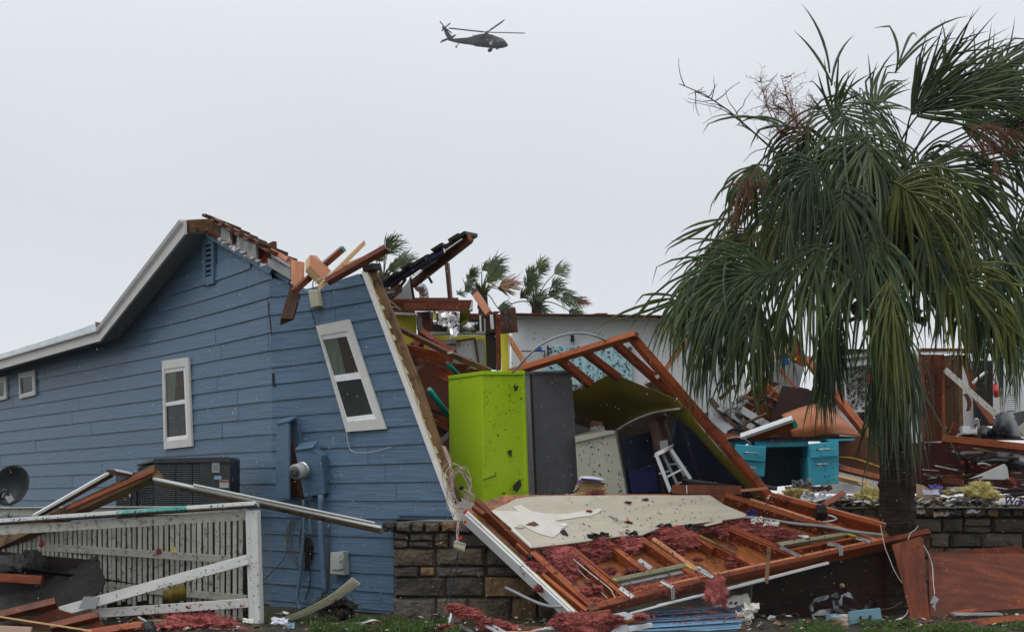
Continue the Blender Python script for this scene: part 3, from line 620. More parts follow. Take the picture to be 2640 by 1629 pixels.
# ------------------------------------------------------------------ roof fragment and yellow kitchen behind the blue wall
def T(name, zf, pts, t, m, parent=None, d=None, **k):
    """slab from zoom pixels; pts are (x, y) at depth d or (x, y, d)"""
    return slab(name, [zf(p[0], p[1], p[2] if len(p) > 2 else d) for p in pts], t, m, parent, **k)
def B(name, zf, a, b, wpx, s, t, m, parent=None, **k):
    A_, B_ = zf(*a), zf(*b)
    return beam(name, A_, B_, px(wpx, (a[2]+b[2])/2, s), t, m, parent, **k)
rf = empty('roof_fragment', Z5(480, 600, 16.6), 'long dark roof fragment with shingles pointing up into the sky behind the blue wall', 'roof fragment')
B('rafter', Z5, (490, 570, 16.6), (1082, 105, 16.0), 84, 3.979, .05, M_brown, rf, roll=-20)
B('rafter_end', Z5, (1062, 68, 16.0), (1100, 132, 15.98), 40, 3.979, .06, M_orange, rf)
B('lower_rafter', Z5, (300, 560, 16.5), (810, 245, 16.1), 40, 3.979, .05, M_weather, rf, roll=14)
B('underlay_strip', Z5, (185, 612, 16.35), (812, 228, 16.0), 20, 3.979, .04, M_navy2, rf, rag=.03)
for i in range(11):
    t0 = i/11; xa = 200+t0*870; ya = 572-t0*520-18*(i % 2)
    B('shingle', Z5, (xa, ya+16, 16.4-.3*t0), (xa+105, ya-48, 16.35-.3*t0), 34 if i > 3 else 22, 3.979, .35, M_black, rf, roll=random.uniform(-9, 9), rag=.015)
B('white_batten', Z5, (815, 232, 15.95), (1000, 105, 15.9), 9, 3.979, .04, M_white, rf)
B('white_batten', Z5, (812, 205, 15.94), (825, 245, 15.94), 12, 3.979, .04, M_white, rf)
T('ceiling_scrap', Z5, [(560, 440), (800, 265), (830, 280), (470, 500)], .02, M_greycloth, rf, d=16.3)
T('ceiling_scrap', Z5, [(430, 560), (455, 520), (480, 560), (500, 718), (285, 718)], .02, M_greycloth, rf, d=16.9)
B('strut', Z5, (648, 480, 16.5), (692, 556, 16.5), 26, 3.979, .03, M_black, rf)
B('strut', Z5, (470, 500, 16.5), (505, 720, 16.6), 24, 3.979, .05, M_brown, rf)
B('strut', Z5, (285, 700, 16.3), (420, 520, 16.4), 26, 3.979, .05, M_brown, rf)
T('torn_eave', Z5, [(205, 650), (325, 560), (390, 570), (380, 640), (280, 720), (215, 715)], .05, M_brown, rf, d=16.7)
B('white_sill', Z5, (235, 655, 16.5), (330, 640, 16.5), 16, 3.979, .05, M_white, rf)
du = empty('vent_duct', Z5(610, 715, 17.2), 'silver elbow duct standing upright beside the dark roof fragment', 'duct')
tube('duct_pipe', [Z5(555, 596, 17.1), Z5(585, 606, 17.2), Z5(605, 640, 17.2), Z5(613, 730, 17.2)], px(47, 17.2, 3.979), M_metal, du, seg=18)
for p, q in (((560, 592), (570, 600)), ((586, 606), (592, 614)), ((603, 640), (606, 650)), ((610, 688), (611, 696))):
    tube('duct_band', [Z5(*p, 17.15), Z5(*q, 17.17)], px(50, 17.2, 3.979), M_metal, du, seg=18, n=1)
lone('lone_post', 'dark weathered post standing alone against the sky right of the silver duct', 'post', Z5(845, 350, 17.0), Z5(880, 722, 17.0), px(38, 17, 3.979), .07, M_brown, rag=.01, roll=15)
kt = empty('kitchen_remains', Z5(760, 1300, 17.6), 'remains of a yellow kitchen with broken beams, cupboards and a black post', 'ruined room')
B('ceiling_beam', Z5, (235, 782, 16.9), (1108, 788, 16.9), 108, 3.979, .09, M_red, kt)
B('ceiling_beam', Z5, (240, 719, 17.1), (962, 719, 17.1), 12, 3.979, .12, M_red, kt)
B('beam_cleat', Z5, (408, 800, 16.8), (640, 800, 16.8), 62, 3.979, .05, M_red, kt)
T('beam_end_scrap', Z5, [(1098, 740), (1112, 752), (1108, 820), (1070, 842)], .05, M_alu, kt, d=16.8)
T('yellow_wall', Z5, [(295, 890), (527, 893), (530, 1090), (485, 1195), (400, 1180), (330, 980)], .06, M_yellow, kt, d=17.2)
B('shelf_edge', Z5, (285, 872, 17.1), (545, 884, 17.1), 24, 3.979, .10, M_white, kt)
B('shelf_edge', Z5, (285, 852, 17.15), (520, 858, 17.15), 16, 3.979, .12, M_red, kt)
T('speaker_grille', Z5, [(528, 905), (585, 905), (590, 985), (615, 1030), (535, 1030)], .05, M_greycloth, kt, d=17.1)
B('upright', Z5, (635, 850, 17.2), (650, 1060, 17.2), 90, 3.979, .05, M_red, kt)
T('header_block', Z5, [(585, 855), (665, 850), (668, 915), (590, 920)], .06, M_black, kt, d=17.05)
B('yellow_strip', Z5, (716, 812, 16.9), (722, 925, 16.9), 30, 3.979, .02, M_yellow, kt, rag=.02)
sheet('duct_liner', [[Z5(740, 880, 17.2), Z5(850, 850, 17.3), Z5(960, 850, 17.3), Z5(1085, 845, 17.1)], [Z5(745, 925, 17.3), Z5(850, 930, 17.5), Z5(950, 940, 17.5), Z5(1060, 920, 17.3)], [Z5(770, 950, 17.2), Z5(860, 1000, 17.4), Z5(940, 1010, 17.4), Z5(1025, 960, 17.2)]], .02, M_olive, kt)
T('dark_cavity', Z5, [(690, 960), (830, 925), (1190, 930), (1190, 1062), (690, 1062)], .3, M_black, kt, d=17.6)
B('aluminium_strip', Z5, (710, 975, 17.1), (820, 930, 17.1), 14, 3.979, .05, M_alu, kt)
crumple('foil_duct_scrap', Z5(860, 895, 17.0), .26, .25, M_foil, kt, seed=4, amp=.3, fq=.5)
crumple('foil_duct_scrap', Z5(915, 950, 16.95), .14, .36, M_foil, kt, seed=9, amp=.3, fq=.5)
sheet('duct_cardboard', [[Z5(840, 950, 17.1), Z5(870, 945, 16.95), Z5(935, 960, 17.05)], [Z5(850, 1010, 17.1), Z5(880, 1010, 16.93), Z5(950, 1000, 17.05)], [Z5(880, 1058, 17.1), Z5(900, 1060, 16.98), Z5(940, 1055, 17.05)]], .01, M_weather, kt)
sheet('foil_panel', [[Z5(1040, 950, 17.1), Z5(1100, 946, 17.0), Z5(1158, 952, 17.1)], [Z5(1005, 1000, 17.0), Z5(1080, 1000, 16.92), Z5(1150, 1000, 17.0)], [Z5(975, 1062, 17.0), Z5(1060, 1062, 16.95), Z5(1145, 1062, 17.0)]], .01, M_foil, kt, rough=.012)
B('counter_edge', Z5, (665, 1076, 17.2), (1235, 1070, 17.2), 26, 3.979, .14, M_white, kt)
T('yellow_frame', Z5, [(690, 1095), (1238, 1092), (1252, 1430), (1200, 1450), (600, 1290), (605, 1200)], .05, M_yellow, kt, d=17.35)
T('cupboard_front', Z5, [(770, 1135), (1224, 1130), (1228, 1420), (1140, 1440), (665, 1290), (668, 1225)], .04, M_white, kt, d=17.28)
B('cupboard_gap', Z5, (770, 1184, 17.26), (940, 1186, 17.26), 10, 3.979, .02, M_black, kt)
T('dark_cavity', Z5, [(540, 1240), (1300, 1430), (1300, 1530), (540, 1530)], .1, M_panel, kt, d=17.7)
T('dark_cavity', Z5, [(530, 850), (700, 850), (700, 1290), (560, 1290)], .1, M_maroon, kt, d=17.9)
dr = T('peeling_door', Z5, [(936, 1152), (1128, 1122), (1158, 1360), (1100, 1360), (965, 1330)], .03, M_wall, kt, d=17.15)
B('door_edge', Z5, (938, 1152, 17.12), (1128, 1122, 17.12), 14, 3.979, .02, M_brown, dr)
B('door_edge', Z5, (1130, 1125, 17.1), (1172, 1390, 17.1), 22, 3.979, .04, M_brown, dr)
for q in ([(942, 1165), (985, 1160), (990, 1190), (965, 1220), (945, 1190)], [(1005, 1190), (1020, 1180), (1022, 1200)], [(1050, 1180), (1065, 1180), (1068, 1198), (1055, 1195)], [(1080, 1330), (1100, 1320), (1105, 1345), (1085, 1350)]):
    T('peeled_spot', Z5, q, .004, M_pink, dr, d=17.145)
T('black_post', Z5, [(1240, 890), (1345, 895), (1350, 1440), (1252, 1425)], .12, M_black, kt, d=17.05)
T('brown_post', Z5, [(1340, 880), (1398, 870), (1400, 1440), (1352, 1448)], .12, M_red, kt, d=17.0)
T('yellow_pilaster', Z5, [(1394, 1078), (1474, 1074), (1486, 1450), (1405, 1460)], .12, M_yellow, kt, d=16.9)
B('pilaster_edge', Z5, (1480, 1080, 16.88), (1494, 1440, 16.88), 10, 3.979, .12, M_white, kt)
T('box_beam_side', Z5, [(1195, 905), (1312, 850), (1345, 880), (1345, 1060), (1240, 1060)], .08, M_brown, kt, d=16.98)
T('box_beam_top', Z5, [(1280, 870), (1330, 845), (1395, 845), (1350, 880)], .04, M_brown, kt, d=16.9)
T('box_beam_face', Z5, [(1390, 840, 16.8), (1508, 805, 16.5), (1536, 1062, 16.5), (1400, 1078, 16.8)], .05, M_brown, kt)
B('white_stop', Z5, (1300, 880, 16.85), (1312, 1030, 16.85), 34, 3.979, .03, M_wall, kt)
B('white_stop', Z5, (1185, 890, 16.9), (1192, 1060, 16.9), 18, 3.979, .04, M_wall, kt)
B('white_stop', Z5, (1232, 920, 16.9), (1236, 1060, 16.9), 8, 3.979, .04, M_wall, kt)
B('header', Z5, (1075, 880, 17.15), (1200, 882, 17.1), 22, 3.979, .05, M_red, kt)
B('header', Z5, (1075, 912, 17.15), (1200, 915, 17.1), 36, 3.979, .05, M_brown, kt)
lone('fallen_board', 'pinkish board sloping down from the far palm to the top of the black post', 'board', Z5(1140, 670, 17.2), Z5(1275, 870, 16.9), px(72, 17, 3.979), .05, M_pink, roll=12)
B('shattered_end', Z5, (1120, 640, 17.25), (1150, 672, 17.2), 80, 3.979, .04, M_black, bpy.data.objects['fallen_board'])
lone('fallen_board', 'reddish board leaning against the white wall right of the yellow pilaster', 'board', Z5(1478, 1115, 17.3), Z5(1660, 1400, 16.9), px(56, 17, 3.979), .05, M_pink, roll=14)
lone('fallen_rafter', 'dark red rafter slanting down from the blue wall edge to the lime cabinet, uppermost', 'rafter', Z5(340, 1015, 16.4), Z5(880, 1285, 16.1), px(44, 16.3, 3.979), .08, M_brown, roll=20)
lone('fallen_rafter', 'thin dark rafter end running under the white wall towards the lime cabinet top', 'rafter', Z5(850, 1270, 16.1), Z5(1290, 1455, 16.2), px(50, 16.2, 3.979), .08, M_brown, roll=20)
lone('fallen_rafter', 'red rafter crossing from the speaker grille down over the white cupboard', 'rafter', Z5(575, 1045, 16.9), Z5(920, 1275, 16.6), px(56, 16.8, 3.979), .06, M_red, roll=-15)
lone('fallen_rafter', 'broad orange-red rafter below the dark one, ending at the teal tube', 'rafter', Z5(400, 1225, 16.6), Z5(905, 1345, 16.5), px(100, 16.5, 3.979), .07, M_red, roll=14)
lone('wood_block', 'red broken block of wood behind the top left corner of the lime cabinet', 'block', Z5(960, 1410, 16.3), Z5(1060, 1415, 16.2), px(70, 16.2, 3.979), .08, M_red, roll=20, rag=.03)
lone('short_brace', 'short dark brace crossing in front of the yellow panel left of the kitchen', 'brace', Z5(500, 1200, 16.8), Z5(630, 1060, 17.0), px(70, 16.9, 3.979), .05, M_red, roll=10)
B('clamp', Z5, (850, 1275, 15.95), (905, 1265, 15.95), 18, 3.979, .03, M_wirew, bpy.data.objects['fallen_rafter'])
# dark red sheathing between the blue wall and the lime cabinet
bk = empty('fallen_partition', Z6(380, 1050, 17), 'dark red fallen partition between the blue wall edge and the lime cabinet', 'partition')
T('board_panel', Z6, [(195, 330), (300, 250), (500, 410), (500, 1110), (470, 1040), (330, 640), (215, 380)], .05, M_panel, bk, d=17.0)
T('board_panel', Z6, [(205, 300), (300, 280), (200, 370)], .02, M_greycloth, bk, d=16.7)
B('rail', Z6, (330, 650, 16.6), (500, 700, 16.5), 30, 3.15, .06, M_black, bk)
B('rail', Z6, (340, 700, 16.5), (500, 760, 16.4), 60, 3.15, .06, M_red, bk)
B('rail', Z6, (380, 800, 16.6), (500, 860, 16.5), 60, 3.15, .05, M_brown, bk)
B('rail', Z6, (420, 920, 16.3), (505, 840, 16.3), 40, 3.15, .03, M_greycloth, bk)
B('rail', Z6, (400, 330, 16.7), (510, 390, 16.6), 90, 3.15, .05, M_red, bk)
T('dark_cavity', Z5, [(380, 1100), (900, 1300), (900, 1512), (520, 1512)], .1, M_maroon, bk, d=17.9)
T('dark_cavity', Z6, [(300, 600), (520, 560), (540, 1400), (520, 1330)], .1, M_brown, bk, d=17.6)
for lab, a, b, r in (('teal plastic tube sticking up behind the lime cabinet', (480, 270, 16.2), (610, 400, 16.6), 18), ('teal plastic tube left of the lime cabinet, the thicker one', (335, 485, 15.9), (540, 760, 16.4), 24)):
    tt = tube('plastic_tube', [Z6(*a), Z6(*b)], px(r, 16, 3.15), M_teal2, seg=14, n=1, label=lab, cat='tube')
    dd = (Z6(*a)-Z6(*b)).normalized()*.002
    tube('tube_bore', [Z6(*a)+dd*-.5, Z6(*a)+dd], px(r*.7, 16, 3.15), M_greycloth, tt, seg=14, n=1)
tube('loose_wire', [Z5(215, 710, 16.6), Z5(290, 760, 16.6), Z5(370, 830, 16.6)], .005, M_wirew, label='white wire sagging under the left end of the red ceiling beam, upper', cat='wire', seg=5)
tube('loose_wire', [Z5(225, 830, 16.6), Z5(310, 800, 16.6), Z5(375, 835, 16.6)], .005, M_wirew, label='white wire curling above the yellow shelf edge, lower', cat='wire', seg=5)

# ------------------------------------------------------------------ white walled room behind
room = empty('white_room_wall', S(1600, 1250, 19), 'tall white interior wall spattered with leaf bits, with a pale blue panel', 'wall')
wq = [S(1318, 816, 19), S(1915, 830, 19), S(1925, 1250, 19), S(1318, 1250, 19)]
slab('wall_panel', wq, .1, M_wall, room)
B('top_trim', Z5, (1520, 898, 18.95), (3830, 935, 18.95), 22, 3.979, .1, M_white, room)
B('roof_edge', Z5, (1520, 882, 18.9), (3830, 915, 18.9), 9, 3.979, .3, M_red, room)
T('roof_scrap', Z7, [(310, 36), (400, 20), (475, 20), (475, 46), (300, 44)], .1, M_brown, room, d=18.9)
T('roof_scrap', Z7, [(830, 52), (1000, 32), (1010, 60), (850, 60)], .1, M_brown, room, d=18.9)
bp = T('pale_blue_panel', Z7, [(35, 262), (655, 262), (655, 560), (35, 540)], .03, M_pale, room, d=18.93)
flecks('leaf_litter', [Z7(40, 265, 18.93), Z7(650, 265, 18.93), Z7(650, 535, 18.93), Z7(40, 535, 18.93)], 600, .021, M_leafd, room, 5, off=.01, clump=.4)
flecks('leaf_litter', [wq[0]+Vector((0, 0, -.15)), wq[1]+Vector((0, 0, -.15)), S(1900, 1100, 19), S(1318, 1000, 19)], 420, .016, M_leafd, room, 6, off=.01, clump=.2)
for y in (340,):
    B('shelf_line', Z6, (1065, 175, 18.9), (1278, 173, 18.9), 8, 3.15, .03, M_black, room)
B('shelf_line', Z6, (1272, 180, 18.9), (1275, 225, 18.9), 8, 3.15, .03, M_black, room)
B('shelf_line', Z6, (1298, 128, 18.9), (1302, 212, 18.9), 12, 3.15, .03, M_black, room)
T('blue_card', Z6, [(1202, 138), (1250, 142), (1250, 168), (1202, 170)], .01, M_bluep, room, d=18.88)
T('socket_hole', Z6, [(1484, 42), (1512, 42), (1514, 98), (1484, 98)], .02, M_black, room, d=18.93)
T('socket_hole', Z7, [(628, 268), (652, 265), (655, 292), (632, 295)], .02, M_litter, room, d=18.9)

# ------------------------------------------------------------------ big tilted stud frame with bent hardboard
fr = empty('tilted_stud_frame', Z7(1640, 1380, 15.4), 'large tilted orange stud frame leaning over the cabinets, with top plate and long rafter', 'stud frame')
beam('top_plate', Z6(990, 352, 16.3), Z7(690, 178, 15.3), px(44, 15.8, 2.853), .09, M_orange, fr, roll=-28)
B('stud', Z7, (662, 205, 15.4), (1655, 1365, 15.2), 58, 2.853, .09, M_red, fr, roll=-26)
B('stud', Z7, (500, 215, 15.55), (975, 640, 15.7), 52, 2.853, .08, M_red, fr, roll=-22)
B('stud', Z7, (285, 290, 15.75), (560, 500, 15.9), 52, 2.853, .08, M_red, fr, roll=-22)
B('stud', Z7, (110, 350, 15.95), (350, 545, 16.1), 60, 2.853, .08, M_red, fr, roll=-22)
B('white_strip', Z7, (205, 500, 16.2), (290, 580, 16.2), 8, 2.853, .03, M_white, fr)
T('metal_bracket', Z7, [(822, 480), (850, 470), (858, 490), (835, 505)], .01, M_metal, fr, d=15.3)
T('brace_block', Z7, [(802, 470), (835, 445), (872, 490), (850, 525)], .05, M_red, fr, d=15.6)
T('torn_corner', Z7, [(745, 545), (800, 520), (960, 630), (900, 640)], .04, M_weather, fr, d=15.75)
sheet('bent_hardboard', [[Z7(205, 602, 16.3), Z7(360, 540, 16.15), Z7(515, 476, 16.0), Z7(740, 560, 15.75), Z7(960, 645, 15.6), Z7(1040, 715, 15.5)],
                         [Z7(212, 680, 16.6), Z7(370, 640, 16.55), Z7(560, 610, 16.5), Z7(760, 650, 16.2), Z7(940, 690, 15.9), Z7(1020, 728, 15.6)],
                         [Z7(212, 740, 17.0), Z7(370, 750, 17.1), Z7(600, 740, 17.1), Z7(780, 720, 16.7), Z7(920, 720, 16.2), Z7(1010, 733, 15.7)],
                         [Z7(215, 775, 17.3), Z7(380, 812, 17.5), Z7(545, 852, 17.5), Z7(700, 800, 17.0), Z7(860, 748, 16.4), Z7(1000, 738, 15.8)]], .006, M_olive, fr, sub=5)
sheet('bent_hardboard', [[Z7(1000, 640, 15.6), Z7(1070, 740, 15.5), Z7(1190, 900, 15.4), Z7(1330, 1060, 15.4), Z7(1470, 1200, 15.3), Z7(1640, 1395, 15.2)],
                         [Z7(960, 690, 15.8), Z7(1030, 760, 15.8), Z7(1160, 905, 15.7), Z7(1300, 1070, 15.6), Z7(1445, 1215, 15.5), Z7(1615, 1402, 15.4)],
                         [Z7(880, 755, 16.4), Z7(985, 790, 16.3), Z7(1120, 910, 16.2), Z7(1265, 1075, 16.0), Z7(1410, 1225, 15.9), Z7(1575, 1400, 15.7)]], .006, M_olive, fr, sub=5)
for i in range(12):
    t = i/12+random.uniform(0, .04); x = 1090+520*t; y = 760+600*t
    B('torn_paper_edge', Z7, (x, y, 15.35), (x+38, y+44, 15.33), random.uniform(4, 11), 2.853, .01, M_greycloth, fr, rag=.01)
B('torn_paper_edge', Z7, (210, 600, 16.25), (515, 474, 15.95), 5, 2.853, .02, M_brown, fr)
B('torn_paper_edge', Z7, (520, 474, 15.95), (980, 655, 15.5), 5, 2.853, .02, M_brown, fr)
tube('grey_conduit', [Z6(1010, 345, 15.6), Z6(1060, 300, 15.5), Z6(1130, 220, 15.4), Z6(1220, 138, 15.4), Z6(1350, 68, 15.4), Z6(1480, 32, 15.4), Z6(1600, 30, 15.4), Z6(1690, 52, 15.4), Z6(1775, 92, 15.5)], px(9.5, 15.4, 3.15), M_conduit, label='grey plastic conduit arching over the charcoal cabinet to the orange top plate', cat='pipe', seg=10)
tube('white_tube', [Z7(525, 895, 16.6), Z7(570, 862, 16.5), Z7(680, 800, 16.3), Z7(800, 755, 16.1), Z7(920, 732, 15.8), Z7(1005, 724, 15.5)], px(7, 16, 2.853), M_cream, label='thin pale tube curving under the bent olive hardboard', cat='tube', seg=8)

# ------------------------------------------------------------------ cabinets
def cab(name, label, m, q1, q2, side_q=None, deep=.45):
    pass
lime = empty('lime_cabinet', Z6(775, 1420, 15.5), 'tall lime green metal cabinet spattered with leaf bits', 'cabinet')
LQ = [Z6(490, 376, 16.0), Z6(765, 337, 15.5), Z6(775, 1440, 15.5), Z6(508, 1330, 16.0)]
RQ = [Z6(765, 337, 15.5), Z6(1107, 333, 15.85), Z6(1140, 1352, 15.85), Z6(775, 1440, 15.5)]
bv = Vector((.12, .45, 0))
slab('side_panel', LQ, .04, M_lime, lime, grain=Vector((1, 0, 0)), bev=.004)
slab('back_panel', [p+Vector((.01, .01, 0)) for p in RQ], .04, M_lime, lime, grain=Vector((1, 0, 0)), bev=.004)
up = Vector((0, 0, 1))
slab('top_panel', [LQ[0]+up*.0, RQ[0], RQ[1], LQ[0]+Vector((.62, .55, 0))], .02, M_lime, lime, back=Vector((0, 0, -1)))
slab('top_lip', [Z6(488, 374, 15.985), Z6(765, 335, 15.48), Z6(766, 366, 15.48), Z6(490, 404, 15.985)], .03, M_lime, lime, grain=Vector((1, 0, 0)), bev=.003)
slab('top_lip', [Z6(765, 335, 15.48), Z6(1109, 331, 15.83), Z6(1110, 364, 15.83), Z6(766, 366, 15.48)], .03, M_lime, lime, grain=Vector((1, 0, 0)), bev=.003)
slab('edge_lip', [Z6(1088, 366, 15.82), Z6(1109, 366, 15.842), Z6(1141, 1350, 15.842), Z6(1112, 1352, 15.82)], .02, M_lime, lime, bev=.003)
flecks('leaf_litter', [Z6(775, 370, 15.5), Z6(1100, 370, 15.84), Z6(1135, 1340, 15.84), Z6(780, 1400, 15.5)], 150, .015, M_leafd, lime, 7, clump=.35)
flecks('leaf_litter', [Z6(500, 410, 15.99), Z6(760, 370, 15.51), Z6(768, 1400, 15.51), Z6(515, 1300, 15.99)], 20, .012, M_leafd, lime, 8, clump=.2)
for i, (x, y, r) in enumerate(((1028, 468, .055), (810, 578, .055), (988, 995, .045), (1038, 1268, .11), (930, 1135, .05), (885, 1178, .05))):
    flecks('stuck_leaf', [Z6(x-12, y-12, 15.7), Z6(x+12, y-12, 15.72), Z6(x+12, y+12, 15.72), Z6(x-12, y+12, 15.7)], 5, r, M_leafd, lime, 20+i, off=.02, kind=None, dirn=.6)
B('stuck_stem', Z6, (772, 1220, 15.46), (880, 1180, 15.6), 7, 3.15, .006, M_leafd, lime)
gc = empty('charcoal_cabinet', Z6(1360, 1345, 16.1), 'tall charcoal grey metal cabinet beside the lime green one', 'cabinet')
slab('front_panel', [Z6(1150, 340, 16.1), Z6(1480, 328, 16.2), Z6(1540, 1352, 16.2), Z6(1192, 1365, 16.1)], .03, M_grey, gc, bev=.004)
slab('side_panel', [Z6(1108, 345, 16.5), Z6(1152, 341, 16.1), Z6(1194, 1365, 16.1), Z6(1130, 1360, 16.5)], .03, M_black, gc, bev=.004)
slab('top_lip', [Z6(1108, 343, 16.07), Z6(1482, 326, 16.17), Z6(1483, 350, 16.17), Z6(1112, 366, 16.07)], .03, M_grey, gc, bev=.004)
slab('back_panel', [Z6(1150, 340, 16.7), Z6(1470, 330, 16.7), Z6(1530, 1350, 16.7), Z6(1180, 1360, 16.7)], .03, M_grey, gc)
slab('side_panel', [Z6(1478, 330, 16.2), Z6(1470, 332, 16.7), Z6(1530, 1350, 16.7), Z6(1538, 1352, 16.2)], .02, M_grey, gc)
flecks('leaf_litter', [Z6(1160, 360, 16.1), Z6(1475, 350, 16.2), Z6(1530, 1340, 16.2), Z6(1195, 1350, 16.1)], 80, .014, M_leafd, gc, 9, clump=.2)
be = empty('beige_cabinet', Z7(430, 1350, 16.2), 'shorter beige metal cabinet with dirty marks, tilted behind the papers', 'cabinet')
slab('front_panel', [Z7(238, 958, 16.0), Z7(528, 890, 16.0), Z7(616, 1352, 16.0), Z7(262, 1360, 16.0)], .03, M_beige, be, bev=.004)
slab('top_lip', [Z7(236, 940, 15.97), Z7(528, 882, 15.97), Z7(532, 905, 15.97), Z7(238, 972, 15.97)], .03, M_beige, be, bev=.003)
slab('top_panel', [Z7(236, 938, 16.0), Z7(226, 912, 16.45), Z7(385, 880, 16.5), Z7(528, 883, 16.0)], .01, M_beige, be, back=Vector((0, 0, -1)))
slab('side_panel', [Z7(528, 884, 16.02), Z7(545, 892, 16.4), Z7(630, 1350, 16.4), Z7(616, 1352, 16.02)], .02, M_beige, be)
flecks('leaf_litter', [Z7(245, 970, 16), Z7(525, 910, 16), Z7(605, 1340, 16), Z7(268, 1340, 16)], 80, .017, M_leafd, be, 10, clump=.2)
nc = empty('navy_cabinet', Z7(700, 1350, 16.4), 'dark navy cabinet in the shade with a brighter blue lower door', 'cabinet')
slab('front_panel', [Z7(545, 950, 16.4), Z7(800, 890, 16.5), Z7(872, 1345, 16.5), Z7(628, 1358, 16.4)], .25, M_navy, nc, bev=.004)
slab('door', [Z7(622, 1182, 16.36), Z7(826, 1130, 16.44), Z7(852, 1330, 16.44), Z7(652, 1352, 16.36)], .02, M_navy2, nc, bev=.004)
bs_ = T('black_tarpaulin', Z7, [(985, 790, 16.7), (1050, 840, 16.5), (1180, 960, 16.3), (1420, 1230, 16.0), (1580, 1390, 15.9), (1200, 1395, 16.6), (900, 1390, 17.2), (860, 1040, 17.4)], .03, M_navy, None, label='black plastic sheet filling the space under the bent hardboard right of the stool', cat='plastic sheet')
T('shade_sheet', Z7, [(215, 770), (620, 740), (980, 740), (1300, 1060), (1560, 1400), (230, 1400)], .1, M_black, None, d=18.2, label='black sheet standing for the shade deep under the bent olive hardboard', cat='wall')  # black sheet in place of the unlit interior behind the cabinets
for i, (q, m) in enumerate((([(225, 790), (330, 800), (440, 850), (420, 880), (230, 830)], M_brownc), ([(230, 830), (350, 870), (470, 880), (230, 905)], M_greycloth), ([(360, 810), (440, 820), (430, 860), (340, 850)], M_pink), ([(435, 825), (510, 850), (530, 885), (450, 885)], M_black))):
    T('scrap', Z7, q, .04, m, None, d=16.9, label=('crushed brown carton behind the beige cabinet', 'grey flattened scrap on top of the beige cabinet', 'small pink-brown scrap under the olive hardboard edge', 'black scrap at the right end of the beige cabinet top')[i], cat='scrap')
crumple('paper_scrap', Z7(400, 868, 16.5), .16, .05, M_paper, label='small crumpled white paper on the beige cabinet top', cat='paper', seed=3)
# stool
st = empty('step_stool', Z7(990, 1330, 15.8), 'white wooden step stool tipped under the olive hardboard', 'stool')
bm = bmesh.new(); c = Z7(890, 1030, 15.8); axu = (Z7(962, 1000, 15.8)-Z7(820, 1066, 15.8))/2; axv = Vector((.02, .22, .012)); th = Vector((.006, 0, .022))
rg = [[bm.verts.new(c+axu*math.cos(a)+axv*math.sin(a)+th*s) for a in [6.283*i/24 for i in range(24)]] for s in (-1, 1)]
bm.faces.new(rg[0][::-1]); bm.faces.new(rg[1])
for i in range(24): bm.faces.new((rg[0][i], rg[0][(i+1) % 24], rg[1][(i+1) % 24], rg[1][i]))
mk('seat', bm, M_white, Matrix.Translation(c), st)
for a, b, w in (((838, 1072, 15.65), (942, 1342, 15.65), 26), ((942, 1022, 15.65), (1086, 1240, 15.65), 26), ((884, 1058, 16.0), (992, 1285, 16.1), 20), ((930, 1040, 16.0), (1060, 1250, 16.1), 14)):
    B('leg', Z7, a, b, w, 2.853, .03, M_white, st, roll=10)
for a, b, w in (((912, 1225, 15.66), (1020, 1168, 15.66), 14), ((925, 1132, 16.0), (985, 1128, 16.0), 12), ((852, 1200, 15.9), (928, 1180, 15.9), 12), ((975, 1272, 16.0), (1020, 1262, 16.0), 14), ((860, 1130, 15.7), (880, 1190, 16), 9)):
    B('rung', Z7, a, b, w, 2.853, .025, M_white, st)
ch = sheet('chair_back', [[Z7(752, 812, 16.3), Z7(820, 785, 16.2), Z7(892, 772, 16.3)], [Z7(790, 900, 16.2), Z7(860, 890, 16.1), Z7(930, 880, 16.2)], [Z7(805, 970, 16.1), Z7(880, 960, 16.05), Z7(952, 965, 16.15)], [Z7(812, 1052, 16.1), Z7(870, 1040, 16.0), Z7(940, 1010, 16.1)]], .02, M_brownc, label='brown chair back bent over the white stool', cat='chair')
T('pale_patch', Z7, [(858, 960), (915, 950), (925, 1015), (865, 1035)], .004, M_greycloth, ch, d=15.93)  # paler grey patch on the brown back
fb = empty('overturned_shelf', Z7(1200, 1340, 15.3), 'dark brown overturned shelf box lying at the foot of the white stool', 'shelf')
B('board', Z7, (950, 1315, 15.2), (1460, 1322, 15.2), 66, 2.853, .03, M_panel, fb)
B('board', Z7, (940, 1345, 15.2), (975, 1285, 15.25), 22, 2.853, .05, M_weather, fb)
B('board', Z7, (1030, 1240, 15.7), (1060, 1232, 15.75), 40, 2.853, .05, M_brown, fb)
B('board', Z7, (1040, 1240, 15.6), (1460, 1300, 15.5), 14, 2.853, .03, M_grey, fb)
B('board', Z7, (1060, 1262, 15.6), (1420, 1305, 15.5), 30, 2.853, .03, M_black, fb)
B('white_peg', Z7, (1056, 1285, 15.17), (1058, 1345, 15.17), 6, 2.853, .01, M_white, fb)
lone('wood_strip', 'thin pinkish strip lying across the foot of the long leaning red stud', 'wood strip', Z7(1455, 1325, 15.1), Z7(1650, 1308, 15.0), px(22, 15, 2.853), .03, M_pink)
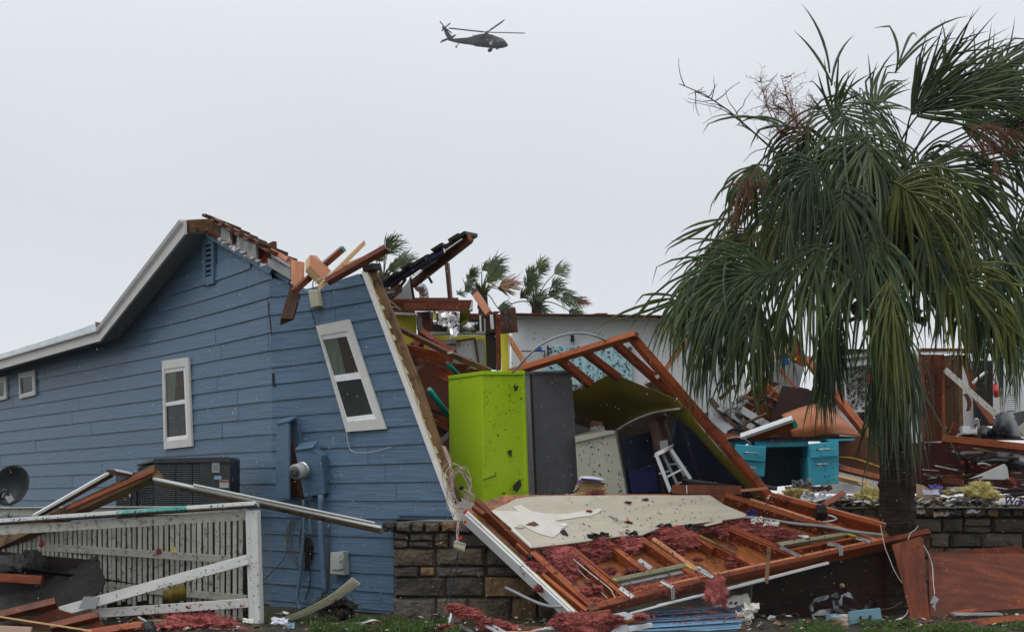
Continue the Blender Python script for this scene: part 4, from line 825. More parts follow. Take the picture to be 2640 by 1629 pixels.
# papers on the wallboard
fl = empty('paper_folders', Z8(1400, 180, 15.3), 'leaning stack of wet manila folders at the back of the fallen floor', 'folders')
for i in range(9):
    t = i/8; x0 = 1240+t*60+random.uniform(-6, 6); y0 = 150-t*140
    w = 330-t*90+random.uniform(-15, 15)
    a = [Z8(x0, y0, 15.1), Z8(x0+w*.45, y0-6+random.uniform(-4, 4), 15.15), Z8(x0+w, y0+26-t*14, 15.1)]
    b_ = [Z8(x0+16, y0-24, 15.35), Z8(x0+w*.45+10, y0-22, 15.38), Z8(x0+w+6, y0+6, 15.35)]
    sheet('folder', [a, b_], .022, M_card if i < 7 else M_cloth, fl, sub=2, rough=.002)
for i in range(4): B('folder_cover', Z8, (1240+i*10, 150-i*30, 15.08), (1290+i*4, 105-i*26, 15.1), 14, 3.77, .01, [M_navy, M_card, M_card, M_purple][i], fl, rag=.01)
B('folder_cover', Z8, (1310, 12, 15.1), (1500, 42, 15.1), 12, 3.77, .2, M_navy2, fl)
B('folder_cover', Z8, (1320, 28, 15.07), (1540, 60, 15.07), 10, 3.77, .2, M_brownc, fl)
sheet('wet_cloth', [[Z8(1130, 172, 15.2), Z8(1200, 162, 15.25), Z8(1300, 152, 15.3), Z8(1405, 165, 15.2)], [Z8(1150, 198, 15.05), Z8(1220, 205, 15.02), Z8(1300, 195, 15.1), Z8(1400, 190, 15.05)], [Z8(1200, 215, 14.98), Z8(1260, 225, 14.93), Z8(1310, 240, 14.9), Z8(1395, 212, 14.95)]], .008, M_cloth, sub=3, rough=.008, label='crumpled lavender white cloth in front of the manila folders', cat='cloth')
fluff('insulation_tuft', Z8(1455, 178, 15.0), .085, .05, .05, M_insR, strands=160, seed=8, label='dark red tuft beside the manila folders', cat='insulation')
lone('thin_stake', 'thin pale stake lying right of the manila folders', 'stake', Z8(1480, 168, 15.0), Z8(1700, 178, 15.0), px(12, 15, 3.77), .02, M_pine)
lone('black_crowbar', 'thin black bar lying right of the manila folders', 'bar', Z8(1420, 160, 14.95), Z8(1715, 208, 14.95), px(9, 15, 3.77), .02, M_dark)

# ------------------------------------------------------------------ turquoise desk
dk = empty('turquoise_desk', Z10(1000, 1260, 18), 'turquoise metal desk with drawers askew and a black top', 'desk')
D0 = 18.0
T('desktop', Z10, [(235, 885), (462, 876), (1145, 858), (1148, 884), (240, 900)], .7, M_dark, dk, d=D0-.1, back=Vector((.03, 1, .0)))
T('desktop_rim', Z10, [(460, 888), (1146, 880), (1150, 905), (465, 906)], .03, M_grey, dk, d=D0-.08)
T('centre_drawer', Z10, [(460, 905), (895, 896), (895, 944), (462, 952)], .5, M_desk, dk, d=D0-.05, bev=.004)
lk = tube('lock', [Z10(683, 917, D0-.05), Z10(683, 917, D0-.08)], .012, M_metal, dk, seg=10, n=1)
T('top_rail', Z10, [(245, 905), (420, 902), (420, 922), (255, 930)], .5, M_desk, dk, d=D0)
T('side_panel', Z10, [(235, 945), (310, 945), (318, 1215), (300, 1240)], .5, M_desk, dk, d=D0+.05)
d1 = T('drawer', Z10, [(305, 928), (553, 950), (546, 1074), (302, 1048)], .5, M_desk, dk, d=D0-.14, bev=.005)
d2 = T('drawer', Z10, [(300, 1052), (546, 1076), (536, 1190), (318, 1162)], .5, M_desk, dk, d=D0-.1, bev=.005)
T('leg', Z10, [(480, 1185), (514, 1190), (512, 1232), (480, 1215)], .05, M_desk, dk, d=D0)
d3 = T('drawer', Z10, [(903, 925), (1140, 903), (1141, 1024), (912, 1042)], .5, M_desk, dk, d=D0-.14, bev=.005)
d4 = T('drawer', Z10, [(895, 1036), (1142, 1025), (1142, 1246), (898, 1268)], .5, M_desk, dk, d=D0-.10, bev=.005)
T('pedestal_side', Z10, [(852, 950, D0+.3), (893, 948, D0-.05), (897, 1268, D0-.05), (858, 1240, D0+.3)], .03, M_desk, dk, grain=up)
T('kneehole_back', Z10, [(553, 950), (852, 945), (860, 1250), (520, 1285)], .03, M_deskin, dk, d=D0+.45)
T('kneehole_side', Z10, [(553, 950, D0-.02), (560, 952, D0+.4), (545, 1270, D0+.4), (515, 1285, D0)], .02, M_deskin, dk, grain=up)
T('pull_out_shelf', Z10, [(1030, 888), (1272, 882), (1272, 896), (1060, 905)], .4, M_desk, dk, d=D0-.12)
T('pink_note', Z10, [(582, 896), (616, 894), (616, 901), (584, 902)], .05, M_insP, dk, d=D0-.13)
for dd_, a, b in ((d1, (384, 996), (478, 1003)), (d2, (425, 1118), (468, 1122)), (d3, (985, 973), (1075, 968)), (d4, (968, 1092), (1056, 1088))):
    A_, B_ = Z10(*a, D0-.2), Z10(*b, D0-.2); bk_ = Vector((0, .06, 0))
    tube('handle', [A_+bk_, A_, B_, B_+bk_], .011, M_alu, dd_, seg=8, n=1)
flecks('leaf_litter', [Z10(905, 950, 17.9), Z10(1138, 930, 17.9), Z10(1138, 1240, 17.9), Z10(905, 1255, 17.9)], 50, .018, M_leafd, dk, 11, off=.06)
tube('loose_wire', [Z10(230, 885, 17.7), Z10(300, 868, 17.7), Z10(370, 880, 17.6), Z10(435, 935, 17.6)], .006, M_wirew, label='white wire lying over the left end of the desk', cat='wire', seg=5)

# ------------------------------------------------------------------ wreck behind the desk
wb = empty('collapsed_room', Z10(700, 860, 19), 'collapsed room of grey planks, brown panels and white-edged frames behind the desk', 'ruined room')
T('grey_wall', Z10, [(530, 85), (640, 85), (700, 60), (870, 260), (820, 480), (600, 500), (530, 260)], .08, M_greycloth, wb, d=20.2)
T('pink_wall', Z10, [(620, 190), (690, 20), (760, 40), (745, 240), (640, 250)], .06, M_peach, wb, d=19.9)
T('orange_gable', Z10, [(745, 50), (800, 45), (890, 280), (860, 300), (740, 240)], .06, M_orange, wb, d=19.7)
B('yellow_pipe', Z10, (480, 262, 19.8), (800, 240, 19.7), 14, 3.15, .03, M_yellowp, wb)
T('blue_bin', Z10, [(668, 238), (732, 228), (742, 280), (684, 294)], .08, M_bluep, wb, d=19.5)
T('dark_bin', Z10, [(650, 210), (700, 180), (745, 215), (720, 240), (660, 245)], .08, M_deskin, wb, d=19.6)
B('diagonal_stud', Z10, (655, 320, 19.6), (790, 470, 19.5), 26, 3.15, .05, M_orange, wb, roll=14)
T('grey_panel', Z10, [(600, 470), (780, 400), (820, 480), (680, 520), (640, 520)], .04, M_greycloth, wb, d=19.8)
B('long_rafter', Z10, (880, 230, 19.2), (1040, 450, 18.9), 60, 3.15, .08, M_orange, wb, roll=-22)
B('long_rafter', Z10, (1020, 420, 18.9), (1500, 1010, 18.3), 62, 3.15, .09, M_orange, wb, roll=-24)
B('white_batten', Z10, (150, 468, 19.2), (420, 420, 19.3), 22, 3.15, .05, M_white, wb)
B('white_batten', Z10, (280, 595, 18.9), (470, 425, 19.2), 30, 3.15, .06, M_white, wb, roll=15)
B('white_batten', Z10, (500, 430, 19.1), (655, 560, 19.0), 10, 3.15, .05, M_white, wb)
B('brown_rafter', Z10, (480, 390, 19.1), (660, 545, 19.0), 44, 3.15, .07, M_red, wb, roll=18)
B('brown_rafter', Z10, (240, 480, 19.4), (330, 560, 19.2), 60, 3.15, .07, M_red, wb, roll=18)
T('brown_panelling', Z10, [(345, 590), (470, 430), (660, 560), (600, 760), (400, 640)], .05, M_panel, wb, d=19.3)
for i in range(4):
    B('ceiling_plank', Z10, (420+60*i, 470+25*i, 19.15), (500+38*i, 700+10*i, 19.05), 12, 3.15, .03, M_brown, wb)
for i, (a, b, w) in enumerate((((290, 612), (560, 775), 62), ((190, 640), (450, 800), 52), ((100, 690), (260, 830), 90), ((60, 560), (230, 660), 60))):
    B('grey_plank', Z10, (*a, 18.9+.1*i), (*b, 18.5+.1*i), w, 3.15, .03, M_greycloth, wb, roll=-14)
for a, b, w in (((250, 590), (520, 790), 30), ((110, 570), (330, 800), 40)):
    B('dark_joist', Z10, (*a, 19.2), (*b, 18.8), w, 3.15, .06, M_black, wb)
B('brown_joist', Z10, (100, 560, 19.0), (300, 800, 18.8), 36, 3.15, .06, M_brown, wb)
T('red_block', Z10, [(195, 840), (330, 850), (370, 885), (240, 885)], .1, M_orange, wb, d=18.6)
tube('branch', [Z10(380, 815, 18.5), Z10(385, 760, 18.5), Z10(450, 730, 18.5), Z10(560, 680, 18.5)], .02, M_weather, wb, seg=6)
tube('dark_hose', [Z10(240, 830, 18.5), Z10(300, 805, 18.4), Z10(390, 830, 18.4), Z10(440, 880, 18.4)], .015, M_rubber, wb, seg=6)
T('carpet', Z10, [(685, 452), (960, 500), (1000, 600), (870, 650), (700, 700), (640, 860), (585, 750)], .03, M_carpet, wb, d=18.9)
T('floor_void', Z10, [(60, 480), (500, 400), (900, 480), (1150, 860), (900, 900), (240, 900), (40, 700)], .1, M_maroon, wb, d=20.0)
random.seed(91)
for i in range(46):
    x, y = random.uniform(40, 640), random.uniform(500, 880); a = random.choice((-.9, -.5, .5, .75, 1.0, 2.3))+random.uniform(-.3, .3); l = random.uniform(60, 190)
    B('splintered_board', Z10, (x, y, random.uniform(18.6, 19.7)), (x+l*math.cos(a), y+l*math.sin(a)*.8, random.uniform(18.6, 19.7)), random.choice((8, 12, 18, 26)), 3.15, .04, random.choice((M_red, M_brown, M_orange, M_weather, M_greycloth, M_white, M_panel, M_black)), wb, rag=.03, roll=random.uniform(-25, 25))
hb = sheet('curved_plywood', [[Z10(676, 688, 18.6), Z10(800, 640, 18.6), Z10(900, 610, 18.6), Z10(1020, 592, 18.7)], [Z10(715, 760, 18.4), Z10(850, 700, 18.35), Z10(970, 660, 18.3), Z10(1120, 660, 18.5)], [Z10(745, 810, 18.3), Z10(880, 790, 18.2), Z10(1040, 760, 18.1), Z10(1220, 760, 18.3)], [Z10(770, 880, 18.3), Z10(920, 880, 18.2), Z10(1100, 850, 18.1), Z10(1325, 866, 18.3)]], .01, M_hard, sub=5, label='curved orange sheet of plywood above the black desktop', cat='plywood')
wbm = empty('white_topped_beam', Z10(560, 870, 17.9), 'orange beam with a white-painted top lying on the desk', 'beam')
B('beam_face', Z10, (460, 870, 17.7), (790, 762, 17.5), 70, 3.15, .06, M_orange, wbm)
B('painted_top', Z10, (345, 868, 17.66), (765, 722, 17.45), 26, 3.15, .12, M_white, wbm, roll=24)
B('green_end', Z10, (775, 740, 17.44), (795, 795, 17.44), 34, 3.15, .03, M_teal2, wbm)
T('brown_board', Z10, [(1142, 862), (1330, 868), (1520, 1030), (1520, 1200), (1142, 1085)], .04, M_panel, None, d=18.25, label='dark brown board leaning right of the desk beneath the long rafter', cat='board', grain=Vector((1, 0, 0)))
tube('yellow_hose', [Z10(1145, 1032, 18.1), Z10(1250, 1040, 18.1), Z10(1350, 1068, 18.1), Z10(1475, 1112, 18.1)], px(5, 18, 3.15), M_yellowp, label='thin yellow hose on the brown board right of the desk', cat='hose')
lone('floor_beam', 'orange beam right of the desk foot, the upper of two', 'beam', Z10(1140, 1120, 18.0), Z10(1520, 1215, 17.7), px(44, 17.8, 3.15), .08, M_orange, roll=-18)
lone('floor_beam', 'orange beam right of the desk foot, the lower of two', 'beam', Z10(1140, 1200, 17.7), Z10(1400, 1262, 17.5), px(26, 17.6, 3.15), .1, M_pine, roll=-24)
T('curled_flashing', Z10, [(1290, 1240), (1400, 1238), (1385, 1262), (1350, 1275)], .01, M_white, None, d=17.5, label='curled white flashing end beside the lower orange beam', cat='flashing')
# left-over structure between white wall and desk
lone('leaning_lath', 'reddish lath crossing behind the long leaning red stud', 'lath', Z7(840, 520, 18.5), Z7(1060, 210, 18.6), px(34, 18.5, 2.853), .04, M_pink, roll=15)
# ------------------------------------------------------------------ the fallen floor frame (one plane in space)
_a, _b, _c = S(1492, 1575, 13.7), S(2275, 1395, 14.8), S(1200, 1315, 14.55)
FN = (_b-_a).cross(_c-_a).normalized()
if FN.dot(CAMP-_a) < 0: FN = -FN
def Q(zf):
    ox, oy, s = zf
    return lambda x, y, o=0: hit(ox+x/s, oy+y/s, _a, FN, o)
Q8 = Q((1150, 1230, 3.77)); Q9 = Q((1700, 1200, 3.501)); QS = Q((0, 0, 1))
def joist(a, b, w, dep, m, parent, name='joist', top=0.0, **k):
    """a timber set into the frame plane: its top face lies in the plane, its depth goes down through it"""
    x = (b-a).normalized(); z = (FN-x*FN.dot(x)).normalized(); y = z.cross(x); Lg = (b-a).length; c = (a+b)/2-z*(dep/2-top)
    M = Matrix.Identity(4)
    for i in range(3): M[i][0] = x[i]; M[i][1] = y[i]; M[i][2] = z[i]; M[i][3] = c[i]
    bm = bmesh.new(); bm_box(bm, Vector(), Vector((Lg/2, 0, 0)), Vector((0, w/2, 0)), Vector((0, 0, dep/2)), jit=.004)
    bmesh.ops.bevel(bm, geom=list(bm.edges), offset=.003, segments=1, affect='EDGES', clamp_overlap=True)
    return mk(name, bm, m, M, parent, world=False, **k)
def plate(name, pts, t, m, parent, **k):
    return slab(name, pts, t, m, parent, back=-FN, **k)
ff = empty('fallen_floor_frame', QS(1700, 1450, -.2), 'big sloping frame of wet red joists with metal straps, fallen against the stone wall', 'floor frame')
plate('decking', [QS(1200, 1312, -.13), QS(1300, 1276, -.13), QS(1850, 1272, -.13), QS(2300, 1340, -.13), QS(2300, 1385, -.13), QS(1496, 1572, -.13)], .02, M_deck, ff, grain=Q9(480, 1010)-Q9(0, 690))
w16 = .045
J = [(Q8(205, 330), Q8(1290, 1340), .028, .10, M_plaster), (Q8(178, 345, -.02), Q8(1262, 1355, -.02), .02, .14, M_white),
     (Q8(228, 340, -.01), Q8(1306, 1340, -.01), .014, .10, M_foam),
     (Q8(302, 216), Q8(835, 716), .06, .12, M_red), (Q8(836, 720), Q8(1290, 1120), .075, .12, M_orange), (Q8(1280, 1120), Q8(1430, 1250), .06, .12, M_red),
     (Q8(300, 420, -.04), Q8(820, 870, -.04), .10, .03, M_brown), (Q8(820, 870, -.05), Q8(1200, 1200, -.05), .09, .03, M_brown),
     (Q8(935, 930), Q8(1370, 1290), .045, .10, M_orange), (Q8(690, 640), Q8(800, 740), .03, .05, M_orange),
     (Q8(265, 270, .03), Q8(370, 350, .03), .05, .05, M_orange),
     (Q8(1165, 672), Q8(1740, 1150), .05, .13, M_orange), (Q8(1235, 680, -.01), Q8(1800, 1140, -.01), .04, .13, M_orange),
     (Q8(1570, 622), Q8(1925, 895), .055, .13, M_orange), (Q8(1890, 580), Q8(2440, 960), .06, .13, M_orange), (Q8(2010, 590, -.005), Q8(2560, 980, -.005), .05, .13, M_pink),
     (Q8(2350, 520), Q8(2600, 690), .05, .12, M_orange),
     (Q9(262, 590), Q9(860, 890), .045, .13, M_red), (Q9(628, 545), Q9(1268, 808), .06, .13, M_red), (Q9(595, 560, -.01), Q9(1225, 822, -.01), .03, .13, M_red),
     (Q9(600, 262), Q9(1900, 670), .07, .16, M_orange), (Q9(820, 300, -.01), Q9(1960, 665, -.01), .035, .13, M_pink),
     (Q9(1000, 255), Q9(2010, 528), .07, .17, M_red), (Q9(1060, 250, .005), Q9(2050, 520, .005), .03, .15, M_pink),
     (Q9(1200, 620, -.03), Q9(1350, 640, -.03), .04, .06, M_white)]
for a, b, w, dp, m in J: joist(a, b, w, dp, m, ff)
# rim plates along the front edge
joist(Q8(1400, 1262), Q9(-5, 1112), .075, .13, M_red, ff, 'rim_joist'); joist(Q9(-5, 1112), Q9(2440, 585), .07, .13, M_red, ff, 'rim_joist')
joist(Q8(1500, 1215, .004), Q9(0, 1080, .004), .03, .13, M_orange, ff, 'rim_joist'); joist(Q9(0, 1080, .004), Q9(2030, 655, .004), .03, .10, M_pink, ff, 'rim_joist')
joist(Q8(1820, 1085, -.01), Q8(2440, 938, -.01), .035, .10, M_orange, ff, 'inner_plate'); joist(Q9(1150, 760, -.01), Q9(1780, 640, -.01), .03, .10, M_orange, ff, 'inner_plate')
joist(Q8(1380, 1275), Q8(1480, 1245), .09, .14, M_brown, ff, 'plate_end')
for a, b, y in (((1640, 1000), (2330, 855), 0),):
    joist(Q8(*a), Q8(*b), .055, .05, M_olivetrim, ff, 'olive_sill', top=.012); joist(Q8(1700, 1035, -.03), Q8(2330, 905, -.03), .05, .03, M_greycloth, ff, 'grey_filler')
    joist(Q8(2325, 850), Q8(2420, 905), .022, .05, M_yend, ff, 'yellow_end', top=.012); joist(Q8(1618, 985), Q8(1655, 1005), .022, .05, M_yend, ff, 'yellow_end', top=.012)
joist(Q9(1075, 712), Q9(1672, 615), .05, .05, M_olivetrim, ff, 'olive_sill', top=.012); joist(Q9(1665, 605), Q9(1770, 640), .022, .05, M_yend, ff, 'yellow_end', top=.012)
joist(Q9(1060, 695), Q9(1120, 730), .022, .05, M_yend, ff, 'yellow_end', top=.012); joist(Q9(1170, 748, -.04), Q9(1760, 660, -.04), .04, .03, M_black, ff, 'dark_gap')
# metal straps with bolt holes
def strap(pts):
    for a, b in zip(pts, pts[1:]):
        s = joist(a, b, .05, .006, M_metal, ff, 'metal_strap', top=.012)
        n = max(2, int((b-a).length/.06))
        for i in range(n):
            p = a+(b-a)*((i+.5)/n)+FN*.0125
            bm = bmesh.new(); bmesh.ops.create_circle(bm, cap_ends=True, segments=6, radius=.007)
            bm.transform(FN.to_track_quat('Z', 'Y').to_matrix().to_4x4()); mk('bolt_hole', bm, M_black, Matrix.Translation(p), s, world=False)
def drop(p, h): return p+Vector((.02, -.02, -h))
for pts in ([Q8(2092, 1008), Q8(2198, 1078)], [Q8(1872, 805), Q8(1990, 890)], [Q8(1690, 1075), Q8(1815, 1170)], [Q9(318, 918), Q9(482, 1014)], [Q9(1088, 742), Q9(1258, 818)], [Q9(1510, 708), Q9(1628, 722)], [Q9(1772, 652), Q9(1902, 690)], [Q8(2440, 880), Q8(2560, 960)]): strap(pts)
for zf, x, y0, y1 in ((Z8, 2205, 1082, 1182), (Z9, 1640, 725, 808)):
    p = hit((1150 if zf is Z8 else 1700)+x/(3.77 if zf is Z8 else 3.501), (1230 if zf is Z8 else 1200)+y0/(3.77 if zf is Z8 else 3.501), _a, FN, .0)
    d_ = p.y-.075
    s = slab('metal_strap', [zf(x-18, y0-4, d_), zf(x+16, y0-8, d_), zf(x+18, y1, d_), zf(x-16, y1+4, d_)], .004, M_metal, ff)
    for i in range(4): beam('bolt_hole', zf(x-4, y0+12+i*20, d_-.006), zf(x+4, y0+12+i*20, d_-.006), .012, .004, M_black, s)
# beige wallboard with torn paper
DRY = [Q8(690, 205, .02), Q8(800, 190, .03), Q8(960, 180, .02), Q8(1500, 175, .02), QS(1830, 1276, .02), QS(1866, 1300, .02), QS(1937, 1330, .02), Q9(560, 492, .02), Q9(330, 520, .02), Q9(0, 560, .02), Q8(1900, 560, .02), Q8(1700, 570, .02), Q8(1550, 590, .02), Q8(1370, 618, .02), Q8(1145, 648, .02), Q8(838, 682, .02), Q8(640, 500, .02), Q8(440, 320, .02), Q8(600, 250, .02)]
wbd = plate('wallboard', DRY, .015, M_drywall, ff, edge_mat=M_plaster)
wbd.name = 'wallboard'
T1 = [(440, 322), (700, 330), (640, 285), (735, 262), (790, 300), (830, 322), (935, 345), (1060, 357), (1180, 350), (1320, 328), (1500, 303), (1512, 322), (1480, 345), (1400, 376), (1300, 385), (1180, 400), (1060, 418), (1135, 450), (1185, 455), (1195, 470), (1120, 500), (1110, 535), (1042, 580), (960, 565), (900, 545), (820, 510), (760, 472), (700, 458), (690, 480), (640, 495), (560, 430)]
plate('torn_paper', [Q8(x+random.uniform(-5, 5), y+random.uniform(-3, 3), .028) for x, y in T1], .006, M_paper, ff)
plate('torn_patch', [Q8(x, y, .031) for x, y in ((770, 462), (810, 440), (860, 428), (905, 462), (860, 475))], .002, M_brownc, ff)
plate('torn_patch', [Q8(x, y, .030) for x, y in ((690, 465), (740, 455), (762, 480), (720, 496), (690, 490))], .002, M_drywall, ff)
plate('torn_flap', [Q8(x, y, .034) for x, y in ((1100, 450), (1160, 440), (1190, 455), (1150, 475), (1110, 465))], .01, M_plaster, ff)
plate('torn_flap', [Q8(x, y, .034) for x, y in ((1110, 520), (1150, 500), (1190, 560), (1130, 550))], .01, M_black, ff)
joist(Q8(480, 330, .03), Q8(836, 672, .03), .02, .02, M_plaster, ff, 'paper_roll'); joist(Q8(640, 500, .03), Q8(836, 675, .03), .025, .02, M_paper, ff, 'paper_roll')
joist(Q8(610, 215, .02), Q8(670, 270, .02), .05, .05, M_orange, ff, 'wood_stub')
flecks('leaf_litter', [Q8(700, 200, .02), QS(1820, 1278, .02), QS(1880, 1330, .02), Q8(860, 660, .02)], 150, .016, M_leafd, ff, 12, off=.006, clump=.3)
flecks('fibre_litter', [Q8(300, 216), Q9(1000, 255), Q9(2000, 680), Q8(1400, 1300)], 900, .022, M_leafr, ff, 13, off=.012, clump=.25)
flecks('leaf_litter', [Q8(300, 216), Q9(1000, 255), Q9(2000, 680), Q8(1400, 1300)], 500, .02, M_leafd, ff, 14, off=.012, clump=.2)
flecks('fibre_litter', [Q8(1500, 1215), Q8(2440, 1000), Q8(2451, 1120), Q8(1520, 1290)], 90, .02, M_leafr, ff, 15, off=.12)
# crumpled black underlay at the wallboard edge
for i, (x, y, w, h) in enumerate(((1460, 585, .22, .08), (1540, 560, .12, .09), (1800, 545, .16, .06), (2120, 470, .2, .04), (2380, 480, .18, .09), (2440, 500, .1, .1))):
    crumple('black_underlay', Q8(x, y, .03), w*.8, h*.5, M_dark, ff, seed=40+i, amp=.22, fq=.55)
joist(Q8(920, 690, -.01), Q8(1060, 800, -.01), .05, .06, M_black, ff, 'charred_stub'); joist(Q8(800, 745, .02), Q8(835, 770, .02), .05, .08, M_black, ff, 'charred_stub')
joist(Q9(360, 630, .02), Q9(690, 785, .02), .03, .02, M_weather, ff, 'bark_strip'); 
tube('electric_cable', [Q8(1150, 740, .01), Q8(1230, 790, .02), Q8(1400, 930, .0), Q8(1590, 1080, .0), Q8(1620, 1130, -.02), Q8(1650, 1175, -.03)], .007, M_wirew, ff, seg=6)
tube('electric_cable', [Q8(1255, 870, -.02), Q8(1400, 1010, -.04), Q8(1570, 1175, -.04)], .004, M_wirew, ff, seg=5)
tube('electric_cable', [Q9(770, 465, .03), Q9(950, 480, .04), Q9(1200, 520, .03), Q9(1500, 550, .03), Q9(1750, 595, .03), Q9(2020, 625, .03)], .016, M_conduit, ff, seg=8)
tube('electric_cable', [Q9(1465, 455, .02), Q9(1540, 450, .06), Q9(1600, 480, .06), Q9(1540, 500, .02), Q9(1470, 505, .0)], .009, M_alu, ff, seg=8)
joist(Q9(1412, 420, .05), Q9(1500, 425, .05), .12, .16, M_black, ff, 'junction_box', top=.06); joist(Q9(1440, 378, .07), Q9(1480, 385, .07), .03, .02, M_white, ff, 'white_clip', top=.04)
crumple('plaster_scrap', Q9(880, 490, .04), .12, .06, M_paper, ff, seed=5); crumple('plaster_scrap', Q9(1010, 520, .04), .16, .05, M_paper, ff, seed=6)
plate('wood_scrap', [Q9(400, 530, .03), Q9(560, 485, .03), Q9(570, 510, .03), Q9(420, 545, .03)], .01, M_drywall, ff)
crumple('blue_rag', Q9(835, 425, .04), .12, .05, M_navy2, ff, seed=16)
# insulation lumps
INS = [(Q8, 1040, 720, .22, .09, M_insP), (Q8, 900, 705, .10, .06, M_insP), (Q8, 1200, 860, .16, .14, M_insP), (Q8, 1130, 800, .12, .1, M_insP), (Q8, 860, 890, .13, .09, M_insR), (Q8, 1000, 800, .06, .05, M_insR), (Q8, 800, 860, .06, .05, M_insP), (Q8, 1440, 700, .25, .12, M_insR), (Q8, 1330, 660, .16, .07, M_insR), (Q8, 1500, 640, .14, .1, M_insR),
       (Q8, 1700, 600, .19, .10, M_insR), (Q8, 1790, 660, .12, .10, M_insP), (Q8, 1640, 570, .1, .06, M_insR), (Q8, 1820, 910, .09, .05, M_insR), (Q8, 2180, 560, .26, .12, M_insP), (Q8, 2100, 520, .15, .07, M_insR), (Q8, 2290, 620, .18, .08, M_insP), (Q8, 2030, 510, .12, .06, M_insR), (Q8, 2000, 1080, .26, .05, M_insP), (Q8, 1880, 1110, .12, .04, M_insP), (Q8, 1440, 1215, .13, .05, M_insP), (Q8, 1470, 1080, .06, .04, M_insP), (Q8, 2400, 980, .15, .05, M_insP), (Q8, 1340, 1105, .07, .05, M_insP), (Q8, 2260, 430, .12, .05, M_insP),
       (Q9, 60, 600, .18, .08, M_insR), (Q9, 130, 680, .16, .07, M_insP), (Q9, 440, 570, .2, .07, M_insR), (Q9, 390, 500, .16, .05, M_insP), (Q9, 500, 540, .14, .07, M_insR), (Q9, 480, 465, .14, .03, M_insR), (Q9, 700, 500, .16, .05, M_insR), (Q9, 900, 570, .26, .10, M_insP), (Q9, 1050, 620, .26, .09, M_insP), (Q9, 800, 520, .18, .06, M_insP), (Q9, 1150, 650, .14, .07, M_insR), (Q9, 180, 495, .11, .05, M_insP), (Q9, 800, 480, .10, .05, M_insR), (Q9, 250, 1020, .2, .04, M_insP), (Q9, 620, 520, .1, .05, M_insR)]
for i, (q, x, y, a, b, m) in enumerate(INS):
    fluff('insulation_wad', q(x, y, -.055), a*.85, .06, b*.75, m, ff, strands=150, seed=i)
for i in range(16):
    fluff('insulation_wad', Q8(random.uniform(700, 2300), random.uniform(800, 1180), -.05) if i % 2 else Q9(random.uniform(50, 1000), random.uniform(600, 900), -.05), random.uniform(.03, .07), .03, random.uniform(.02, .04), M_insR, ff, strands=70, seed=60+i)
for i, (x, y) in enumerate(((1770, 243), (1935, 215), (1770, 435), (1390, 330))): fluff('insulation_wad', Q8(x, y, .02), .032, .03, .012, M_insR, ff, strands=50, seed=90+i)
fluff('insulation_wad', Q9(500, 1080, .0)+Vector((0, -.1, -.05)), .1, .04, .13, M_insP, ff, strands=200, seed=99)
# white strip of soffit under the rim, and other things hanging below
lone('broken_stake', 'broken upright stake of yellow-brown wood jammed through the rim of the fallen floor frame', 'stake', Z9(992, 735, 14.0), Z9(966, 1055, 13.9), px(36, 14, 3.501), .04, M_weather, rag=.03, roll=12)
lw = empty('lower_siding_piece', Z9(400, 1400, 14.3), 'torn piece of light blue lap siding lying under the fallen floor frame', 'siding')
ro = [(0, 1262, 1330), (1, 1330, 1390), (2, 1388, 1440), (3, 1438, 1500)]
for i, y0, y1 in ro:
    a, b = Z9(-560, y0+60, 14.2-.12*i), Z9(800-30*i, y0-14, 14.6-.12*i)
    slab('siding_plank', [Z9(-560, y0+58, 14.4-.28*i), Z9(815-22*i, y0-8, 14.6-.28*i), Z9(790-28*i, y1-24, 14.34-.28*i), Z9(-560, y1+62, 14.14-.28*i)], .012, M_blueship, lw)
    for k in range(2):
        yy = y0+22+k*20; beam('siding_ridge', Z9(-560, yy+60, 14.24-.28*i), Z9(800-24*i, yy-14, 14.46-.28*i), .008, .02, M_blueship, lw)
    beam('siding_shadow_gap', Z9(-560, y1+58, 14.12-.28*i), Z9(795-28*i, y1-26, 14.3-.28*i), .009, .02, M_black, lw)
flecks('fibre_litter', [Z9(-400, 1330, 14.0), Z9(780, 1260, 14.2), Z9(700, 1470, 13.8), Z9(-400, 1500, 13.7)], 260, .03, M_leafr, lw, 17, off=.03, dirn=0.05)
for i in range(7): crumple('torn_white_edge', Z9(825-22*i+random.uniform(-15, 15), 1268+i*34, 14.05), random.uniform(.10, .2), random.uniform(.03, .07), M_paper, lw, seed=100+i, amp=.25, fq=.5)
hw = sheet('house_wrap', [[Z9(470, 1265, 14.4), Z9(600, 1200, 14.5), Z9(790, 1140, 14.5)], [Z9(520, 1270, 14.3), Z9(660, 1240, 14.4), Z9(815, 1190, 14.45)], [Z9(600, 1278, 14.3), Z9(700, 1262, 14.35), Z9(838, 1245, 14.4)]], .004, M_paper, sub=3, rough=.012, label='torn white house wrap with dark print beside the light blue siding', cat='wrap')
for x, y in ((640, 1238), (685, 1238)): T('printed_mark', Z9, [(x-18, y+12), (x+4, y-14), (x+22, y-10), (x+10, y+14)], .002, M_navy2, hw, d=14.25)
vs = empty('white_soffit_strip', Z9(600, 1120, 14.4), 'white metal edging strip sagging beneath the front of the floor frame', 'edging')
beam('edging', Z9(-20, 1262, 14.0), Z9(560, 1126, 14.2), px(22, 14, 3.5), .05, M_white, vs, rag=.02); beam('edging', Z9(560, 1124, 14.2), Z9(1520, 876, 14.6), px(26, 14, 3.5), .05, M_cream, vs, rag=.01)
beam('edging', Z8(1790, 1320, 13.9), Z8(2451, 1148, 14.05), px(20, 14, 3.77), .03, M_paper, vs, rag=.03)
for i in range(0): crumple('torn_edge', Z8(1800+i*75, 1316-i*20, 13.92), .10, .035, M_paper, vs, seed=130+i, amp=.25)
